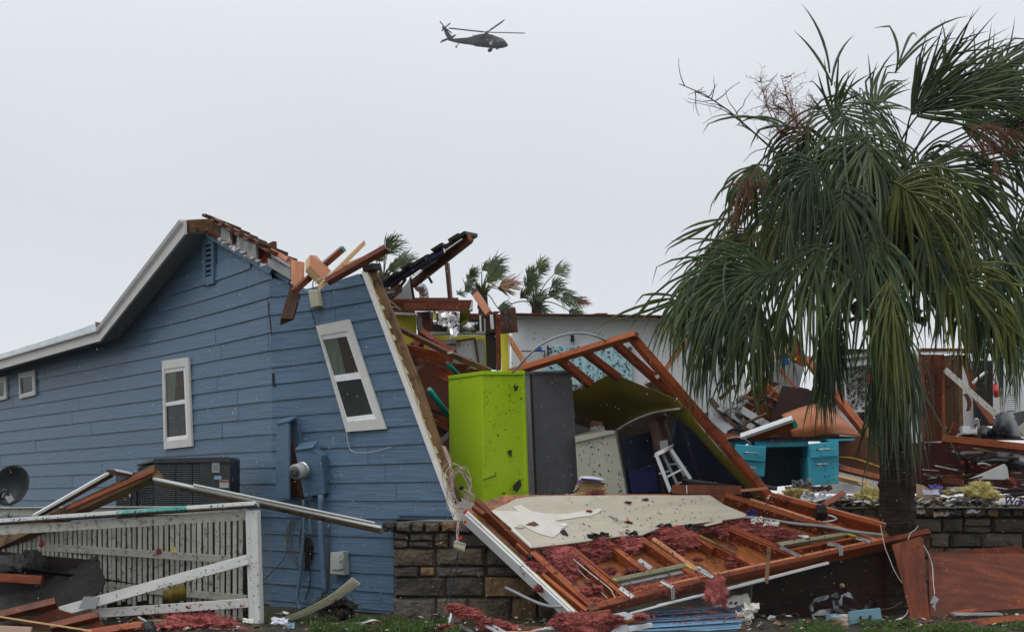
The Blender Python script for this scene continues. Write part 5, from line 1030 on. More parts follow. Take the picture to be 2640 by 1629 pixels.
T('dark_skirting', Z9, [(1500, 880), (1700, 770), (2070, 720), (2070, 1470), (820, 1480), (840, 1080)], .05, M_plydark, None, d=15.1, label='dark wet plywood skirting in the shade under the floor frame left of the palm trunk', cat='plywood', grain=Vector((1, 0, 0)))
T('paper_label', Z9, [(966, 1382), (1000, 1346), (1056, 1356), (1018, 1394)], .003, M_paper, None, d=14.4, label='small white paper tag lying in the dark left of the grey-blue box', cat='paper')
for i, (x, y) in enumerate(((1648, 1080), (1370, 1160))):
    tube('round_cap', [Z9(x, y, 15.05), Z9(x+2, y+2, 15.0)], px(22 if i == 0 else 16, 15, 3.5), M_card if i == 0 else M_litter, seg=14, n=1, label=('pale round cut end on the dark plywood above the grey film', 'dull round knot on the dark plywood under the rim')[i], cat='cap')
tube('grey_pipe', [Z8(580, 1072, 14.2), Z8(640, 1100, 14.1), Z8(760, 1160, 14.0), Z8(900, 1222, 13.9), Z8(1010, 1252, 13.8), Z8(1120, 1256, 13.75)], px(15, 14, 3.77), M_conduit, label='grey plastic pipe poking out in front of the dark stone wall', cat='pipe', seg=12)
# front debris on the grass
fdb = empty('painted_door_frame', Z18(1600, 330, 13.4), 'white painted board with an orange timber edge lying in front of the light blue siding', 'door frame')
T('painted_face', Z18, [(700, 445), (1150, 350), (1480, 285), (2020, 182), (2170, 240), (1900, 330), (1250, 440)], .04, M_white, fdb, d=13.3)
B('timber_edge', Z18, (1500, 395, 13.1), (2285, 275, 13.2), 42, 4.902, .05, M_orange, fdb)
B('timber_edge', Z18, (1250, 432, 13.05), (1900, 385, 13.1), 34, 4.902, .05, M_orange, fdb)
B('white_end', Z18, (2050, 400, 13.0), (2350, 345, 13.1), 60, 4.902, .05, M_white, fdb)
T('white_end', Z18, [(1830, 436), (1930, 345), (2040, 345), (2070, 400), (2100, 436)], .03, M_white, fdb, d=13.0)
lone('orange_plank', 'orange plank on edge right under the left corner of the floor frame', 'plank', Z18(1300, 265, 13.5), Z18(1830, 180, 13.6), px(60, 13.5, 4.9), .04, M_orange, roll=14)
lone('orange_plank', 'long flat orange plank along the grass beside the aluminium ladder', 'plank', Z18(330, 392, 13.5), Z18(1100, 395, 13.4), px(38, 13.5, 4.9), .08, M_orange)
lone('orange_plank', 'thin light plank at the bottom edge below the white painted board', 'plank', Z18(350, 440, 13.2), Z18(1150, 438, 13.1), px(20, 13.2, 4.9), .08, M_peach)
T('ply_scrap', Z18, [(1070, 350), (1100, 270), (1260, 230), (1290, 280), (1200, 330)], .02, M_ply, None, d=13.9, label='broken plywood scrap with ringed grain at the foot of the stone wall', cat='plywood')
T('ply_scrap', Z18, [(970, 200), (1000, 165), (1110, 175), (1120, 220), (1000, 235)], .02, M_plydark, None, d=14.2, label='dark brown plywood scrap under the grey pipe', cat='plywood')
ld = empty('aluminium_ladder', Z8(280, 1480, 13.5), 'bent aluminium ladder caught with red insulation at the foot of the stone wall', 'ladder')
for a, b in (((70, 1262), (530, 1520)), ((150, 1265), (600, 1520)), ((30, 1370), (340, 1560))):
    B('rail', Z8, (*a, 13.7), (*b, 13.3), 26, 3.77, .04, M_alu, ld, roll=10)
B('end_rail', Z8, (65, 1260, 13.7), (15, 1500, 13.5), 24, 3.77, .04, M_alu, ld)
B('rung', Z8, (120, 1290, 13.68), (110, 1420, 13.55), 60, 3.77, .02, M_grey, ld)
B('rung', Z8, (310, 1400, 13.5), (300, 1490, 13.45), 26, 3.77, .02, M_alu, ld)
for i, (x, y, w) in enumerate(((110, 1275, .1), (210, 1325, .12), (400, 1410, .1), (480, 1450, .13), (20, 1450, .06), (560, 1490, .14))): fluff('insulation_wad', Z8(x, y, 13.45), w, .05, w*.4, M_insP, ld, strands=140, seed=150+i)
for i, (x, y, w) in enumerate(((1380, 310, .2), (1560, 345, .23), (1380, 395, .1), (1870, 275, .09), (2220, 240, .06), (1270, 310, .12))):
    fluff('insulation_tuft', Z18(x, y, 13.0), w, .06, w*.38, M_insP if i != 3 else M_insR, fdb, strands=200, seed=170+i)
# ------------------------------------------------------------------ stone walls
def stonewall(nm, label, x0, x1, d, top, cop, rows, seed, xmaxpx=None, cop_w=(.12, .2)):
    """rows: px heights down from the top"""
    rnd = random.Random(seed); root = empty(nm, S((x0+x1)/2, rows[-1], d), label, 'stone wall')
    slab('mortar_core', [S(x0+2, top+6, d+.05), S(x1, top+6, d+.05), S(x1, rows[-1], d+.05), S(x0+2, rows[-1], d+.05)], .35, M_mort, root)
    def stone(xa, ya, xb, yb, pr):
        a, b = S(xa, ya, d), S(xb, yb, d); g = .006; j = .012
        cx, cz = (a.x+b.x)/2, (a.z+b.z)/2; hx, hz = (b.x-a.x)/2-g, (a.z-b.z)/2-g
        bm = bmesh.new(); pr = pr+rnd.uniform(0, .025)
        F_ = []
        for u, v, p in ((-1, 1, .3), (0, 1, .4), (1, 1, .3), (1, 0, .4), (1, -1, .3), (0, -1, .4), (-1, -1, .3), (-1, 0, .4)):
            F_.append((bm.verts.new((cx+u*hx+rnd.uniform(-j, j)*.5, d-pr*.35+.02, cz+v*hz+rnd.uniform(-j, j)*.5)), bm.verts.new((cx+u*hx*.84+rnd.uniform(-j, j), d-pr-.012+rnd.uniform(-.008, .008), cz+v*hz*.8+rnd.uniform(-j, j)))))
        bk_ = [bm.verts.new((f[0].co.x, d+.1, f[0].co.z)) for f in F_]
        cc = bm.verts.new((cx, d-pr-.02+rnd.uniform(-.008, .008), cz)); n = 8
        for i in range(n):
            k = (i+1) % n
            bm.faces.new((F_[i][0], F_[k][0], F_[k][1], F_[i][1])); bm.faces.new((F_[i][1], F_[k][1], cc)); bm.faces.new((F_[i][0], bk_[i], bk_[k], F_[k][0]))
        mk('stone', bm, M_stone, Matrix.Translation((cx, d, cz)), root)
    ppm = FP/d; x = x0-cop
    while x < x1:
        w = rnd.uniform(*cop_w)*ppm; stone(x, top+rnd.uniform(-2, 2), min(x+w, x1+8), rows[0]-1, .05); x += w
    for ya, yb in zip(rows, rows[1:]):
        x = x0+rnd.uniform(-2, 1)
        while x < x1:
            w = rnd.choice((.17, .24, .3, .42, .5))*ppm*rnd.uniform(.85, 1.15); xe = min(x+w, x1)
            if x1-xe < 12: xe = x1
            if rnd.random() < .22 and w < .35*ppm:
                ym = ya+(yb-ya)*rnd.uniform(.35, .65); stone(x, ya, xe, ym, 0); stone(x, ym, xe, yb, 0)
            else: stone(x, ya, xe, yb, 0)
            x = xe
    slab('cap_bed', [S(x0-cop, top+5, d-.02), S(x1, top+5, d-.02), S(x1, top-2, d+.5), S(x0-cop, top-2, d+.5)], .02, M_mort, root, back=Vector((0, 0, -1)))
    return root
stonewall('stone_wall', 'dark ashlar stone wall under the corner of the blue house', 1013, 1520, 14.75, 1345, 27, [1373, 1412, 1460, 1486, 1540, 1620], 3)
stonewall('stone_wall', 'greyer stone retaining wall right of the palm, under the littered floor', 1990, 2700, 16.6, 1311, 0, [1334, 1373, 1411, 1440, 1500, 1560], 8, cop_w=(.13, .165))
# raised floor slab behind the right wall
slab('raised_floor', [S(1700, 1314, 16.7), S(2700, 1314, 16.7), S(2900, 1288, 26), S(1300, 1288, 26)], .1, M_litter, None, back=Vector((0, 0, -1)), kind='structure')
# cable bundle at the blue wall's foot
cb = empty('cable_bundle', Z4(1410, 620, 14.3), 'bundle of pinkish white cables looped at the foot of the blue wall edge', 'cables')
rnd = random.Random(3)
for i in range(9):
    pts = []
    cx, cy, rx, ry = rnd.uniform(1385, 1420), rnd.uniform(600, 640), rnd.uniform(45, 90), rnd.uniform(90, 150); tl = rnd.uniform(-.4, .4)
    for k in range(9):
        a = k/8*6.28+rnd.uniform(0, .3); ux, uy = rx*math.cos(a), ry*math.sin(a)
        pts.append(Z4(cx+ux*math.cos(tl)-uy*math.sin(tl)+rnd.uniform(-8, 8), cy+ux*math.sin(tl)+uy*math.cos(tl), 14.3+rnd.uniform(-.05, .05)))
    tube('cable', pts, .0036, M_wire, cb, seg=5)
for i in range(4):
    tube('cable', [Z4(1300+i*5, 360, 14.5), Z4(1330+i*6, 440, 14.4), Z4(1355+rnd.uniform(-10, 10), 520, 14.3), Z4(1350+rnd.uniform(-15, 25), 620, 14.3), Z4(1380+rnd.uniform(-15, 25), 720, 14.3), Z4(1400+rnd.uniform(-15, 15), 800, 14.25)], .0034, M_wire, cb, seg=5)
for i in range(4):
    tube('cable', [Z4(1400+i*6, 740, 14.3), Z4(1405+rnd.uniform(-12, 12), 800, 14.25), Z4(1395+rnd.uniform(-8, 8), 880, 14.2), Z4(1405-i*8, 960, 14.15)], .0034, M_wire, cb, seg=5)
for i in range(3):
    tube('cable', [Z4(1415, 616, 14.2), Z4(1460+i*10, 640+i*10, 14.2), Z4(1500-i*8, 665, 14.2), Z4(1480-i*10, 700-i*10, 14.2), Z4(1430, 650, 14.2), Z4(1415, 618, 14.2)], .0036, M_wire, cb, seg=5)
bm = bmesh.new(); bmesh.ops.create_icosphere(bm, subdivisions=2, radius=.025); mk('cable_tie', bm, M_rubber, Matrix.Translation(Z4(1417, 618, 14.15)), cb, world=False, smooth=True)
jb = slab('junction_box', [Z4(1374, 945, 14.1), Z4(1445, 965, 14.1), Z4(1435, 1015, 14.1), Z4(1367, 990, 14.1)], .04, M_boxy, None, label='cream junction box dangling on wires in front of the stone wall', cat='junction box', bev=.004)
for i in range(5): beam('slot', Z4(1380+i*13, 957+i*3, 14.095), Z4(1385+i*13, 958+i*3, 14.095), .012, .004, M_black, jb); beam('slot', Z4(1374+i*13, 984+i*4.5, 14.095), Z4(1379+i*13, 986+i*4.5, 14.095), .012, .004, M_black, jb)
for i, (x, y) in enumerate(((1440, 770), (1412, 928), (1440, 830))): beam('wire_nut', Z4(x-6, y-8, 14.1), Z4(x+5, y+8, 14.1), .03, .03, M_red_s, jb)
tube('dark_wire', [Z4(1398, 1010, 14.1), Z4(1385, 1060, 14.1), Z4(1345, 1150, 14.15), Z4(1345, 1250, 14.15), Z4(1355, 1340, 14.1)], .005, M_wireb, label='dark wire hanging from the cream junction box down to the ladder', cat='wire', seg=5)
tube('dark_wire', [Z4(1398, 1012, 14.1), Z4(1380, 1150, 14.1), Z4(1320, 1330, 14.1), Z4(1240, 1430, 14.0), Z4(1100, 1455, 13.9), Z4(960, 1475, 13.9)], .006, M_wireb, label='long dark cable trailing from the junction box across the grass', cat='wire', seg=5)
# ------------------------------------------------------------------ left: porch railing and fallen beams
rl = empty('porch_railing', Z3(1975, 1490, 13.8), 'flaking white porch railing with a teal-stained cap and close-set slats', 'railing')
beam('post', Z3(1975, 560, 13.8), Z3(2005, 1500, 13.8), px(98, 13.8, 3.03), .10, M_fencew, rl, roll=12, bev=.006)
beam('cap_rail', Z3(-60, 655, 13.95), Z3(940, 585, 13.85), px(30, 13.9, 3.03), .15, M_fencew, rl, roll=-9)
beam('cap_rail', Z3(930, 584, 13.85), Z3(1480, 548, 13.8), px(30, 13.9, 3.03), .15, M_teal, rl, roll=-9)
beam('cap_rail', Z3(1470, 549, 13.8), Z3(2012, 512, 13.78), px(30, 13.9, 3.03), .15, M_fencew, rl, roll=-9)
beam('cap_shadow_strip', Z3(-60, 676, 14.0), Z3(2020, 534, 13.84), px(10, 13.9, 3.03), .13, M_brown, rl)  # dark strip painting the shadow under the cap rail
beam('top_rail', Z3(-60, 722, 13.95), Z3(1925, 600, 13.85), px(72, 13.9, 3.03), .05, M_fence, rl)
beam('bottom_rail', Z3(600, 1375, 13.8), Z3(1942, 1282, 13.78), px(70, 13.8, 3.03), .05, M_fencew, rl)
beam('mid_rail', Z3(60, 828, 14.6), Z3(1800, 945, 14.15), px(58, 14.3, 3.03), .04, M_fence, rl)
beam('mid_rail', Z3(700, 1145, 14.5), Z3(1925, 1250, 14.2), px(56, 14.3, 3.03), .04, M_fence, rl)
random.seed(21)
xs = []; x = 30.0
while x < 1925:
    xs.append(x); x += 33+14*x/1925+random.uniform(-2, 2)
for i, x in enumerate(xs):
    t = x/1925; yt = 720-110*t; yb = (1080 if x < 700 else 1430) if x < 560 else 1440
    if 840 < x < 2000 and x < 1650: yb = 1260+random.uniform(0, 60)
    o = random.uniform(-3, 3)
    beam('slat', Z3(x+o, yt, 14.55-.25*t), Z3(x+o+random.uniform(-5, 5), yb, 14.55-.25*t), px(24+9*t, 14.3, 3.03)*random.uniform(.9, 1.06), .022, M_fence, rl, roll=random.uniform(-14, 14), bev=.002)
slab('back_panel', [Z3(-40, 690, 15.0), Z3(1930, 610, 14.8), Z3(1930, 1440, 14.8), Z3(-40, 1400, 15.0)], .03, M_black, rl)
lone('fallen_rail', 'white flaking board slanting up across the slats to the railing post', 'board', Z3(470, 1352, 13.7), Z3(1935, 945, 13.75), px(80, 13.7, 3.03), .04, M_fencew, roll=-6)
T('end_offcut', Z3, [(652, 1235), (775, 1235), (745, 1328), (612, 1330)], .03, M_greycloth, None, d=13.6, label='small grey offcut leaning at the low end of the slanting white board', cat='offcut')
br = empty('back_railing', Z3(900, 560, 15.4), 'plain beige rail behind the flaking railing, at the foot of the blue wall', 'railing')
beam('rail', Z3(-60, 572, 15.4), Z3(1925, 560, 15.0), px(66, 15.2, 3.03), .06, M_fence, br); beam('rail', Z3(-60, 540, 15.38), Z3(1925, 528, 14.98), px(8, 15.2, 3.03), .10, M_cream, br)
b1_ = lone('fallen_roof_beam', 'big brown beam propped over the railing, its raw wood side showing', 'beam', Z3(-60, 860, 14.6), Z3(1230, 262, 14.0), px(92, 14.2, 3.03), .12, M_weather, roll=-24, rag=.05)
beam('split_face', Z3(540, 545, 14.1), Z3(1190, 262, 13.9), px(34, 14, 3.03), .05, M_orange, b1_, roll=-20, rag=.05)
b2_ = lone('fallen_fascia', 'white-edged brown fascia leaning up left of the beam over the railing', 'fascia board', Z3(280, 612, 14.3), Z3(872, 282, 14.1), px(40, 14.2, 3.03), .05, M_brown, roll=16)
beam('painted_edge', Z3(265, 602, 14.26), Z3(850, 268, 14.06), px(22, 14.2, 3.03), .08, M_fencew, b2_, roll=16)
beam('split_top', Z3(850, 262, 14.1), Z3(1060, 285, 14.1), px(40, 14, 3.03), .09, M_brown, b2_, rag=.04); beam('split_top', Z3(900, 246, 14.06), Z3(1050, 276, 14.08), px(14, 14, 3.03), .09, M_fencew, b2_, rag=.02)
b3_ = lone('long_fascia', 'long white-edged fascia board sloping down from the propped beam to the stone wall', 'fascia board', Z3(1190, 338, 14.0), Z4(925, 888, 14.3), px(34, 14, 3.03), .05, M_weather, roll=-12)
beam('painted_edge', Z3(1195, 318, 13.96), Z4(918, 868, 14.25), px(22, 14, 3.03), .09, M_fencew, b3_, roll=-16)
beam('painted_edge', Z3(1510, 362, 13.94), Z4(880, 836, 14.22), px(12, 14, 3.03), .05, M_fencew, b3_, roll=-16)
flecks('leaf_litter', [Z3(-40, 640, 13.85), Z3(2010, 500, 13.7), Z3(2010, 530, 13.7), Z3(-40, 680, 13.85)], 160, .015, M_leafd, rl, 31, off=.02)
flecks('leaf_litter', [Z3(1930, 560, 13.74), Z3(2020, 560, 13.74), Z3(2030, 1490, 13.74), Z3(1970, 1490, 13.74)], 50, .014, M_leafd, rl, 32, off=.01, dirn=1.4)
flecks('leaf_litter', [Z3(500, 1340, 13.72), Z3(1930, 930, 13.72), Z3(1935, 985, 13.72), Z3(560, 1390, 13.72)], 80, .014, M_leafd, rl, 33, off=.03)
flecks('fibre_litter', [Z3(600, 1340, 13.75), Z3(1940, 1250, 13.75), Z3(1942, 1315, 13.75), Z3(600, 1410, 13.75)], 90, .02, M_leafr, rl, 34, off=.02)
for i, (x, y) in enumerate(((1240, 885), (1350, 868), (325, 820))): fluff('stuck_tuft', Z3(x, y, 14.0), .022, .01, .03, M_insR if i != 1 else M_insY, rl, strands=50, seed=200+i, fib=.003)
# satellite dish
ds = empty('satellite_dish', Z3(60, 520, 15.8), 'dark round satellite dish at the left edge in front of the blue wall', 'satellite dish')
bm = bmesh.new(); c = Z3(82, 366, 15.8); ex, ez = px(140, 15.8, 3.03), px(160, 15.8, 3.03); rr_ = []
for k in range(7):
    r = k/6; rr_.append([bm.verts.new(c+Vector((ex*r*math.cos(a)+.04*math.sin(a)*r, .12*(1-r*r)+.02*r*math.cos(a), ez*r*math.sin(a)))) for a in [6.283*i/32 for i in range(32)]])
for k in range(6):
    for i in range(32): bm.faces.new((rr_[k][i], rr_[k][(i+1) % 32], rr_[k+1][(i+1) % 32], rr_[k+1][i]))
bmesh.ops.remove_doubles(bm, verts=bm.verts, dist=.0005); bmesh.ops.recalc_face_normals(bm, faces=bm.faces); bmesh.ops.solidify(bm, geom=bm.faces[:], thickness=.006)
mk('dish', bm, M_ac, Matrix.Translation(c), ds, smooth=True)
tube('arm', [Z3(70, 440, 15.8), Z3(40, 430, 15.5), Z3(20, 470, 15.3)], .02, M_ac, ds, seg=8); tube('mast', [Z3(78, 430, 15.9), Z3(74, 640, 15.9)], .025, M_alu, ds, seg=8, n=1)
tube('bracket', [Z3(-10, 470, 15.75), Z3(20, 415, 15.7), Z3(50, 410, 15.7), Z3(72, 470, 15.75)], .022, M_ac, ds, seg=8); beam('clamp', Z3(60, 440, 15.7), Z3(98, 495, 15.7), .07, .06, M_metal, ds)
# air conditioners
def acunit(label, fl_, fr_, bl_, br_, tl, sidex, group, lab=False):
    pass
ac = empty('air_conditioner', Z3(1500, 560, 16.2), 'dark grey air conditioner with rating stickers beside the blue wall', 'air conditioner')
AF = [Z3(1205, 178, 16.0), Z3(1790, 160, 16.0), Z3(1790, 640, 16.0), Z3(1205, 640, 16.0)]
AL = [Z3(1072, 205, 16.6), Z3(1205, 178, 16.0), Z3(1205, 640, 16.0), Z3(1072, 640, 16.6)]
slab('cabinet', [p+Vector((0, .03, 0)) for p in AF], .6, M_acd, ac); slab('side', [p+Vector((.03, .03, 0)) for p in AL], .1, M_acd, ac)
slab('lid', [Z3(1065, 195, 16.55), Z3(1200, 158, 15.95), Z3(1200, 186, 15.95), Z3(1068, 218, 16.55)], .08, M_ac, ac, bev=.008)
slab('lid', [Z3(1198, 158, 15.95), Z3(1775, 143, 15.95), Z3(1794, 156, 15.95), Z3(1794, 184, 15.95), Z3(1200, 190, 15.95)], .6, M_ac, ac)
for x0, x1 in ((1200, 1228), (1300, 1322), (1425, 1455), (1560, 1795)): slab('corner_panel', [Z3(x0, 188, 15.97), Z3(x1, 185, 15.97), Z3(x1, 640, 15.97), Z3(x0, 640, 15.97)], .05, M_ac, ac)
for x0, x1 in ((1228, 1300), (1322, 1372), (1378, 1425), (1455, 1503), (1510, 1560)):
    bm = bmesh.new()
    for k in range(30):
        y = 200+k*15; a, b = Z3(x0, y, 15.98), Z3(x1, y, 15.98)
        bm_box(bm, (a+b)/2, Vector(((b.x-a.x)/2, 0, 0)), Vector((0, .012, -.006)), Vector((0, .002, .006)))
    mk('grille', bm, M_ac, Matrix.Translation(AF[0]), ac, kind=None)
bm = bmesh.new()
for k in range(9):
    a = Z3(1085+k*13, 225-k*3, 16.5-k*.055); bm_box(bm, a+Vector((0, 0, -.9)), Vector((.006, 0, 0)), Vector((0, .012, 0)), Vector((0, 0, .9)))
for k in range(22):
    a, b = Z3(1075, 240+k*19, 16.58), Z3(1204, 213+k*20, 15.99); bm_box(bm, (a+b)/2, (b-a)/2, Vector((.008, .008, 0)), Vector((0, 0, .003)))
mk('coil_guard', bm, M_ac, Matrix.Translation(AL[0]), ac)
T('sticker', Z3, [(1655, 190), (1714, 190), (1714, 265), (1655, 265)], .002, M_box, ac, d=15.96); T('sticker', Z3, [(1672, 292), (1730, 292), (1730, 320), (1672, 320)], .002, M_binder, ac, d=15.96)
sx = T('sticker', Z3, [(1714, 325), (1788, 322), (1788, 384), (1714, 386)], .002, M_box, ac, d=15.96); T('sticker_print', Z3, [(1716, 327), (1786, 325), (1786, 338), (1716, 340)], .001, M_orange, sx, d=15.955)
for k in range(4): T('sticker_print', Z3, [(1662, 202+k*14), (1706, 202+k*14), (1706, 206+k*14), (1662, 206+k*14)], .001, M_grey, ac, d=15.955)
ac2 = empty('air_conditioner', Z3(980, 560, 16.8), 'second dark air conditioner, mostly hidden behind the propped beam', 'air conditioner')
slab('cabinet', [Z3(905, 350, 17.0), Z3(1062, 340, 16.6), Z3(1062, 640, 16.6), Z3(905, 640, 17.0)], .5, M_acd, ac2)
slab('corner_panel', [Z3(1030, 340, 16.55), Z3(1065, 338, 16.55), Z3(1065, 640, 16.55), Z3(1030, 640, 16.55)], .05, M_ac, ac2)
bm = bmesh.new()
for k in range(12):
    a, b = Z3(908, 360+k*18, 16.98), Z3(1030, 352+k*18, 16.62); bm_box(bm, (a+b)/2, (b-a)/2, Vector((.01, .01, 0)), Vector((0, 0, .004)))
for k in range(12):
    a = Z3(912+k*10, 400, 16.97-k*.03); bm_box(bm, a+Vector((0, -.01, -.3)), Vector((.004, 0, 0)), Vector((0, .006, 0)), Vector((0, 0, .5)))
mk('coil_guard', bm, M_ac, Matrix.Translation(Z3(905, 350, 17)), ac2); T('pipe_strip', Z3, [(1005, 388), (1022, 386), (1022, 455), (1008, 458)], .02, M_metal, ac2, d=16.5)
# roofing felt, boards and litter at bottom left
sheet('roofing_felt', [[Z3(-40, 1225, 14.4), Z3(180, 1150, 14.4), Z3(450, 1060, 14.3), Z3(600, 1000, 14.2), Z3(742, 912, 14.1)], [Z3(-40, 1260, 14.1), Z3(200, 1210, 14.1), Z3(430, 1140, 14.0), Z3(620, 1080, 13.95), Z3(790, 1010, 13.9)], [Z3(-40, 1290, 13.9), Z3(200, 1270, 13.9), Z3(430, 1230, 13.8), Z3(640, 1190, 13.8), Z3(805, 1175, 13.8)], [Z3(-40, 1335, 13.7), Z3(200, 1325, 13.7), Z3(430, 1310, 13.7), Z3(560, 1300, 13.7), Z3(620, 1290, 13.7)]], .01, M_felt, sub=6, rough=.012, label='sagging sheet of gritty black roofing felt in front of the slats', cat='roofing felt')
sheet('black_tarp', [[Z3(-40, 892, 14.3), Z3(130, 905, 14.3), Z3(200, 870, 14.3), Z3(275, 872, 14.3), Z3(348, 905, 14.3)], [Z3(-40, 1000, 14.1), Z3(110, 1000, 14.0), Z3(200, 980, 14.0), Z3(280, 985, 14.1), Z3(372, 980, 14.2)], [Z3(-40, 1090, 14.2), Z3(110, 1045, 14.0), Z3(200, 1060, 14.0), Z3(280, 1075, 14.1), Z3(360, 1085, 14.2)]], .01, M_felt, sub=5, rough=.02, label='crumpled black tarpaper hanging at the left edge under the propped beam', cat='tarpaper')
T('dark_hollow', Z3, [(-60, 880), (700, 950), (720, 1300), (-60, 1330)], .1, M_black, None, d=14.35, label='black sheet standing for the shade in the hollow behind the roofing felt', cat='board')  # the dark of the hollow drawn as a black sheet
lone('red_board', 'dark red board under the black tarpaper at the left edge', 'board', Z3(-40, 1085, 13.9), Z3(330, 1108, 13.8), px(70, 13.8, 3.03), .05, M_red, roll=-12)
lone('red_board', 'thick red board at the bottom left, its upper end nearest the slats', 'board', Z3(-40, 1398, 13.4), Z3(440, 1280, 13.5), px(58, 13.4, 3.03), .09, M_red, roll=-30)
lone('red_board', 'red board lying on the wet brown panel, ending below the white board', 'board', Z3(400, 1475, 13.3), Z3(772, 1385, 13.35), px(56, 13.4, 3.03), .09, M_red, roll=-30)
lone('red_board', 'orange-red board at the bottom edge right of the wet brown panel', 'board', Z3(660, 1530, 13.2), Z3(1112, 1462, 13.25), px(54, 13.3, 3.03), .09, M_red, roll=-28)
T('fallen_sheet', Z3, [(150, 1440), (440, 1328), (625, 1385), (480, 1490), (330, 1480)], .02, M_panel, None, d=13.6, label='wet brown panel lying between the red boards at the bottom left', cat='panel')
T('fallen_sheet', Z3, [(660, 1490), (780, 1420), (820, 1480), (760, 1512)], .02, M_orange, None, d=13.4, label='small wet orange panel between two red boards', cat='panel')
lone('thin_lath', 'long thin pale lath lying over the red boards at the bottom left', 'lath', Z3(-40, 1385, 13.2), Z3(720, 1502, 13.1), px(11, 13.2, 3.03), .02, M_pine)
T('pale_board', Z3, [(-40, 1462), (242, 1474), (232, 1540), (-40, 1540)], .04, M_peach, None, d=13.1, label='cream board end in the bottom left corner', cat='board')
T('ground_timber', Z3, [(-40, 1490), (820, 1488), (820, 1560), (-40, 1560)], .1, M_brown, None, d=13.35, label='dark brown timber running along the bottom left edge', cat='timber')
sheet('yellow_cloth', [[Z3(1272, 1188, 14.0), Z3(1330, 1165, 13.95), Z3(1390, 1145, 14.0), Z3(1445, 1138, 14.0)], [Z3(1275, 1235, 13.95), Z3(1335, 1225, 13.85), Z3(1400, 1200, 13.92), Z3(1460, 1205, 13.95)], [Z3(1290, 1285, 14.0), Z3(1340, 1280, 13.9), Z3(1400, 1270, 13.95), Z3(1448, 1265, 14.0)]], .01, M_mustard, sub=4, rough=.006, label='mustard cloth stuck behind the slanting white board', cat='cloth')
fluff('insulation_heap', Z3(1560, 1462, 13.5), .36, .15, .075, M_insP, strands=400, seed=301, label='heap of pink-red insulation on the ground beside the railing post', cat='insulation')
fluff('insulation_heap', Z3(1380, 1475, 13.4), .16, .1, .05, M_insP, strands=200, seed=302, label='small low tuft of pink insulation left of the larger heap by the post', cat='insulation')
lone('metal_strip', 'white metal strip among the litter under the railing', 'metal strip', Z3(1080, 1390, 13.5), Z3(1180, 1445, 13.4), px(14, 13.4, 3.03), .01, M_alu)
lone('flat_board', 'olive board lying flat under the bottom rail of the railing', 'board', Z3(1160, 1440, 13.5), Z3(1490, 1425, 13.5), px(44, 13.4, 3.03), .1, M_olivetrim)
sheet('black_bag', [[Z3(1110, 1440, 13.2), Z3(1150, 1425, 13.2), Z3(1190, 1420, 13.2)], [Z3(1120, 1480, 13.1), Z3(1180, 1465, 13.05), Z3(1225, 1480, 13.15)], [Z3(1110, 1540, 13.1), Z3(1180, 1540, 13.05), Z3(1250, 1540, 13.1)]], .01, M_leather, sub=3, label='black plastic bag standing at the bottom edge right of the red boards', cat='bag')
sp = sheet('fluted_siding', [[Z4(250, 1440, 14.2), Z4(440, 1370, 14.1), Z4(620, 1270, 14.0), Z4(740, 1172, 13.9)], [Z4(262, 1468, 14.1), Z4(470, 1392, 14.0), Z4(660, 1300, 13.9), Z4(786, 1208, 13.8)]], .02, M_fence, sub=5, label='bowed piece of fluted olive-white siding leaning on the blue wall', cat='siding')
for k in range(5):
    t = .12+k*.18; tube('flute', [Z4(250+12*t, 1440+28*t, 14.17-.1*t), Z4(440+30*t, 1370+22*t, 14.07-.1*t), Z4(620+40*t, 1270+30*t, 13.97-.1*t), Z4(740+46*t, 1172+36*t, 13.87-.1*t)], .006, M_olivetrim, sp, seg=5)
fluff('dark_shrub', Z4(640, 1370, 14.6), .17, .1, .12, M_black, strands=400, seed=310, label='low black wind-stripped shrub behind the fluted siding piece', cat='shrub', fib=.004)
lone('white_lath', 'white lath lying in the grass below the blue wall', 'lath', Z4(190, 1512, 13.6), Z4(570, 1492, 13.6), px(18, 13.6, 2.4), .03, M_white)
sheet('torn_strip', [[Z4(700, 1462, 14.0), Z4(800, 1448, 14.0), Z4(860, 1430, 14.0), Z4(900, 1436, 14.0)], [Z4(705, 1468, 13.95), Z4(800, 1458, 13.95), Z4(865, 1442, 13.95), Z4(905, 1444, 13.95)]], .004, M_paper, label='curled white strip lying in the grass below the stone wall corner', cat='strip')

# ------------------------------------------------------------------ right background: shed, cabinets, furniture
sh = empty('white_shed_wall', Z10(1240, 900, 20.5), 'white shed wall with louvred shutters, narrow windows and mould spots', 'wall')
D1 = 20.5
T('wall_panel', Z10, [(1005, 170), (1800, 160), (1800, 1330), (1000, 1330)], .1, M_wall, sh, d=D1)
T('gable_board', Z10, [(1005, 168), (1440, 172), (1440, 200), (1010, 250)], .05, M_shed, sh, d=D1-.02)
B('gutter', Z10, (1005, 245, D1-.1), (1455, 192, D1-.1), 26, 3.15, .1, M_cream, sh); B('frieze', Z10, (1008, 300, D1-.06), (1455, 258, D1-.06), 38, 3.15, .06, M_wall, sh)
B('frieze_trim', Z10, (1008, 322, D1-.08), (1455, 276, D1-.08), 10, 3.15, .06, M_greycloth, sh)
B('roof_edge', Z10, (1005, 166, D1-.1), (1450, 165, D1-.1), 8, 3.15, .2, M_brown, sh)
def pane_(x0, y0, x1, y1, things):
    w = T('window', Z10, [(x0, y0), (x1, y0-6), (x1, y1-4), (x0, y1)], .02, M_glass, sh, d=D1-.03)
    for q, m in things: T('item_on_sill', Z10, q, .01, m, w, d=D1-.045)
pane_(1130, 322, 1186, 422, []); pane_(1134, 438, 1190, 534, [([(1140, 490), (1180, 486), (1182, 530), (1140, 532)], M_pink)]); pane_(1138, 550, 1192, 645, [])
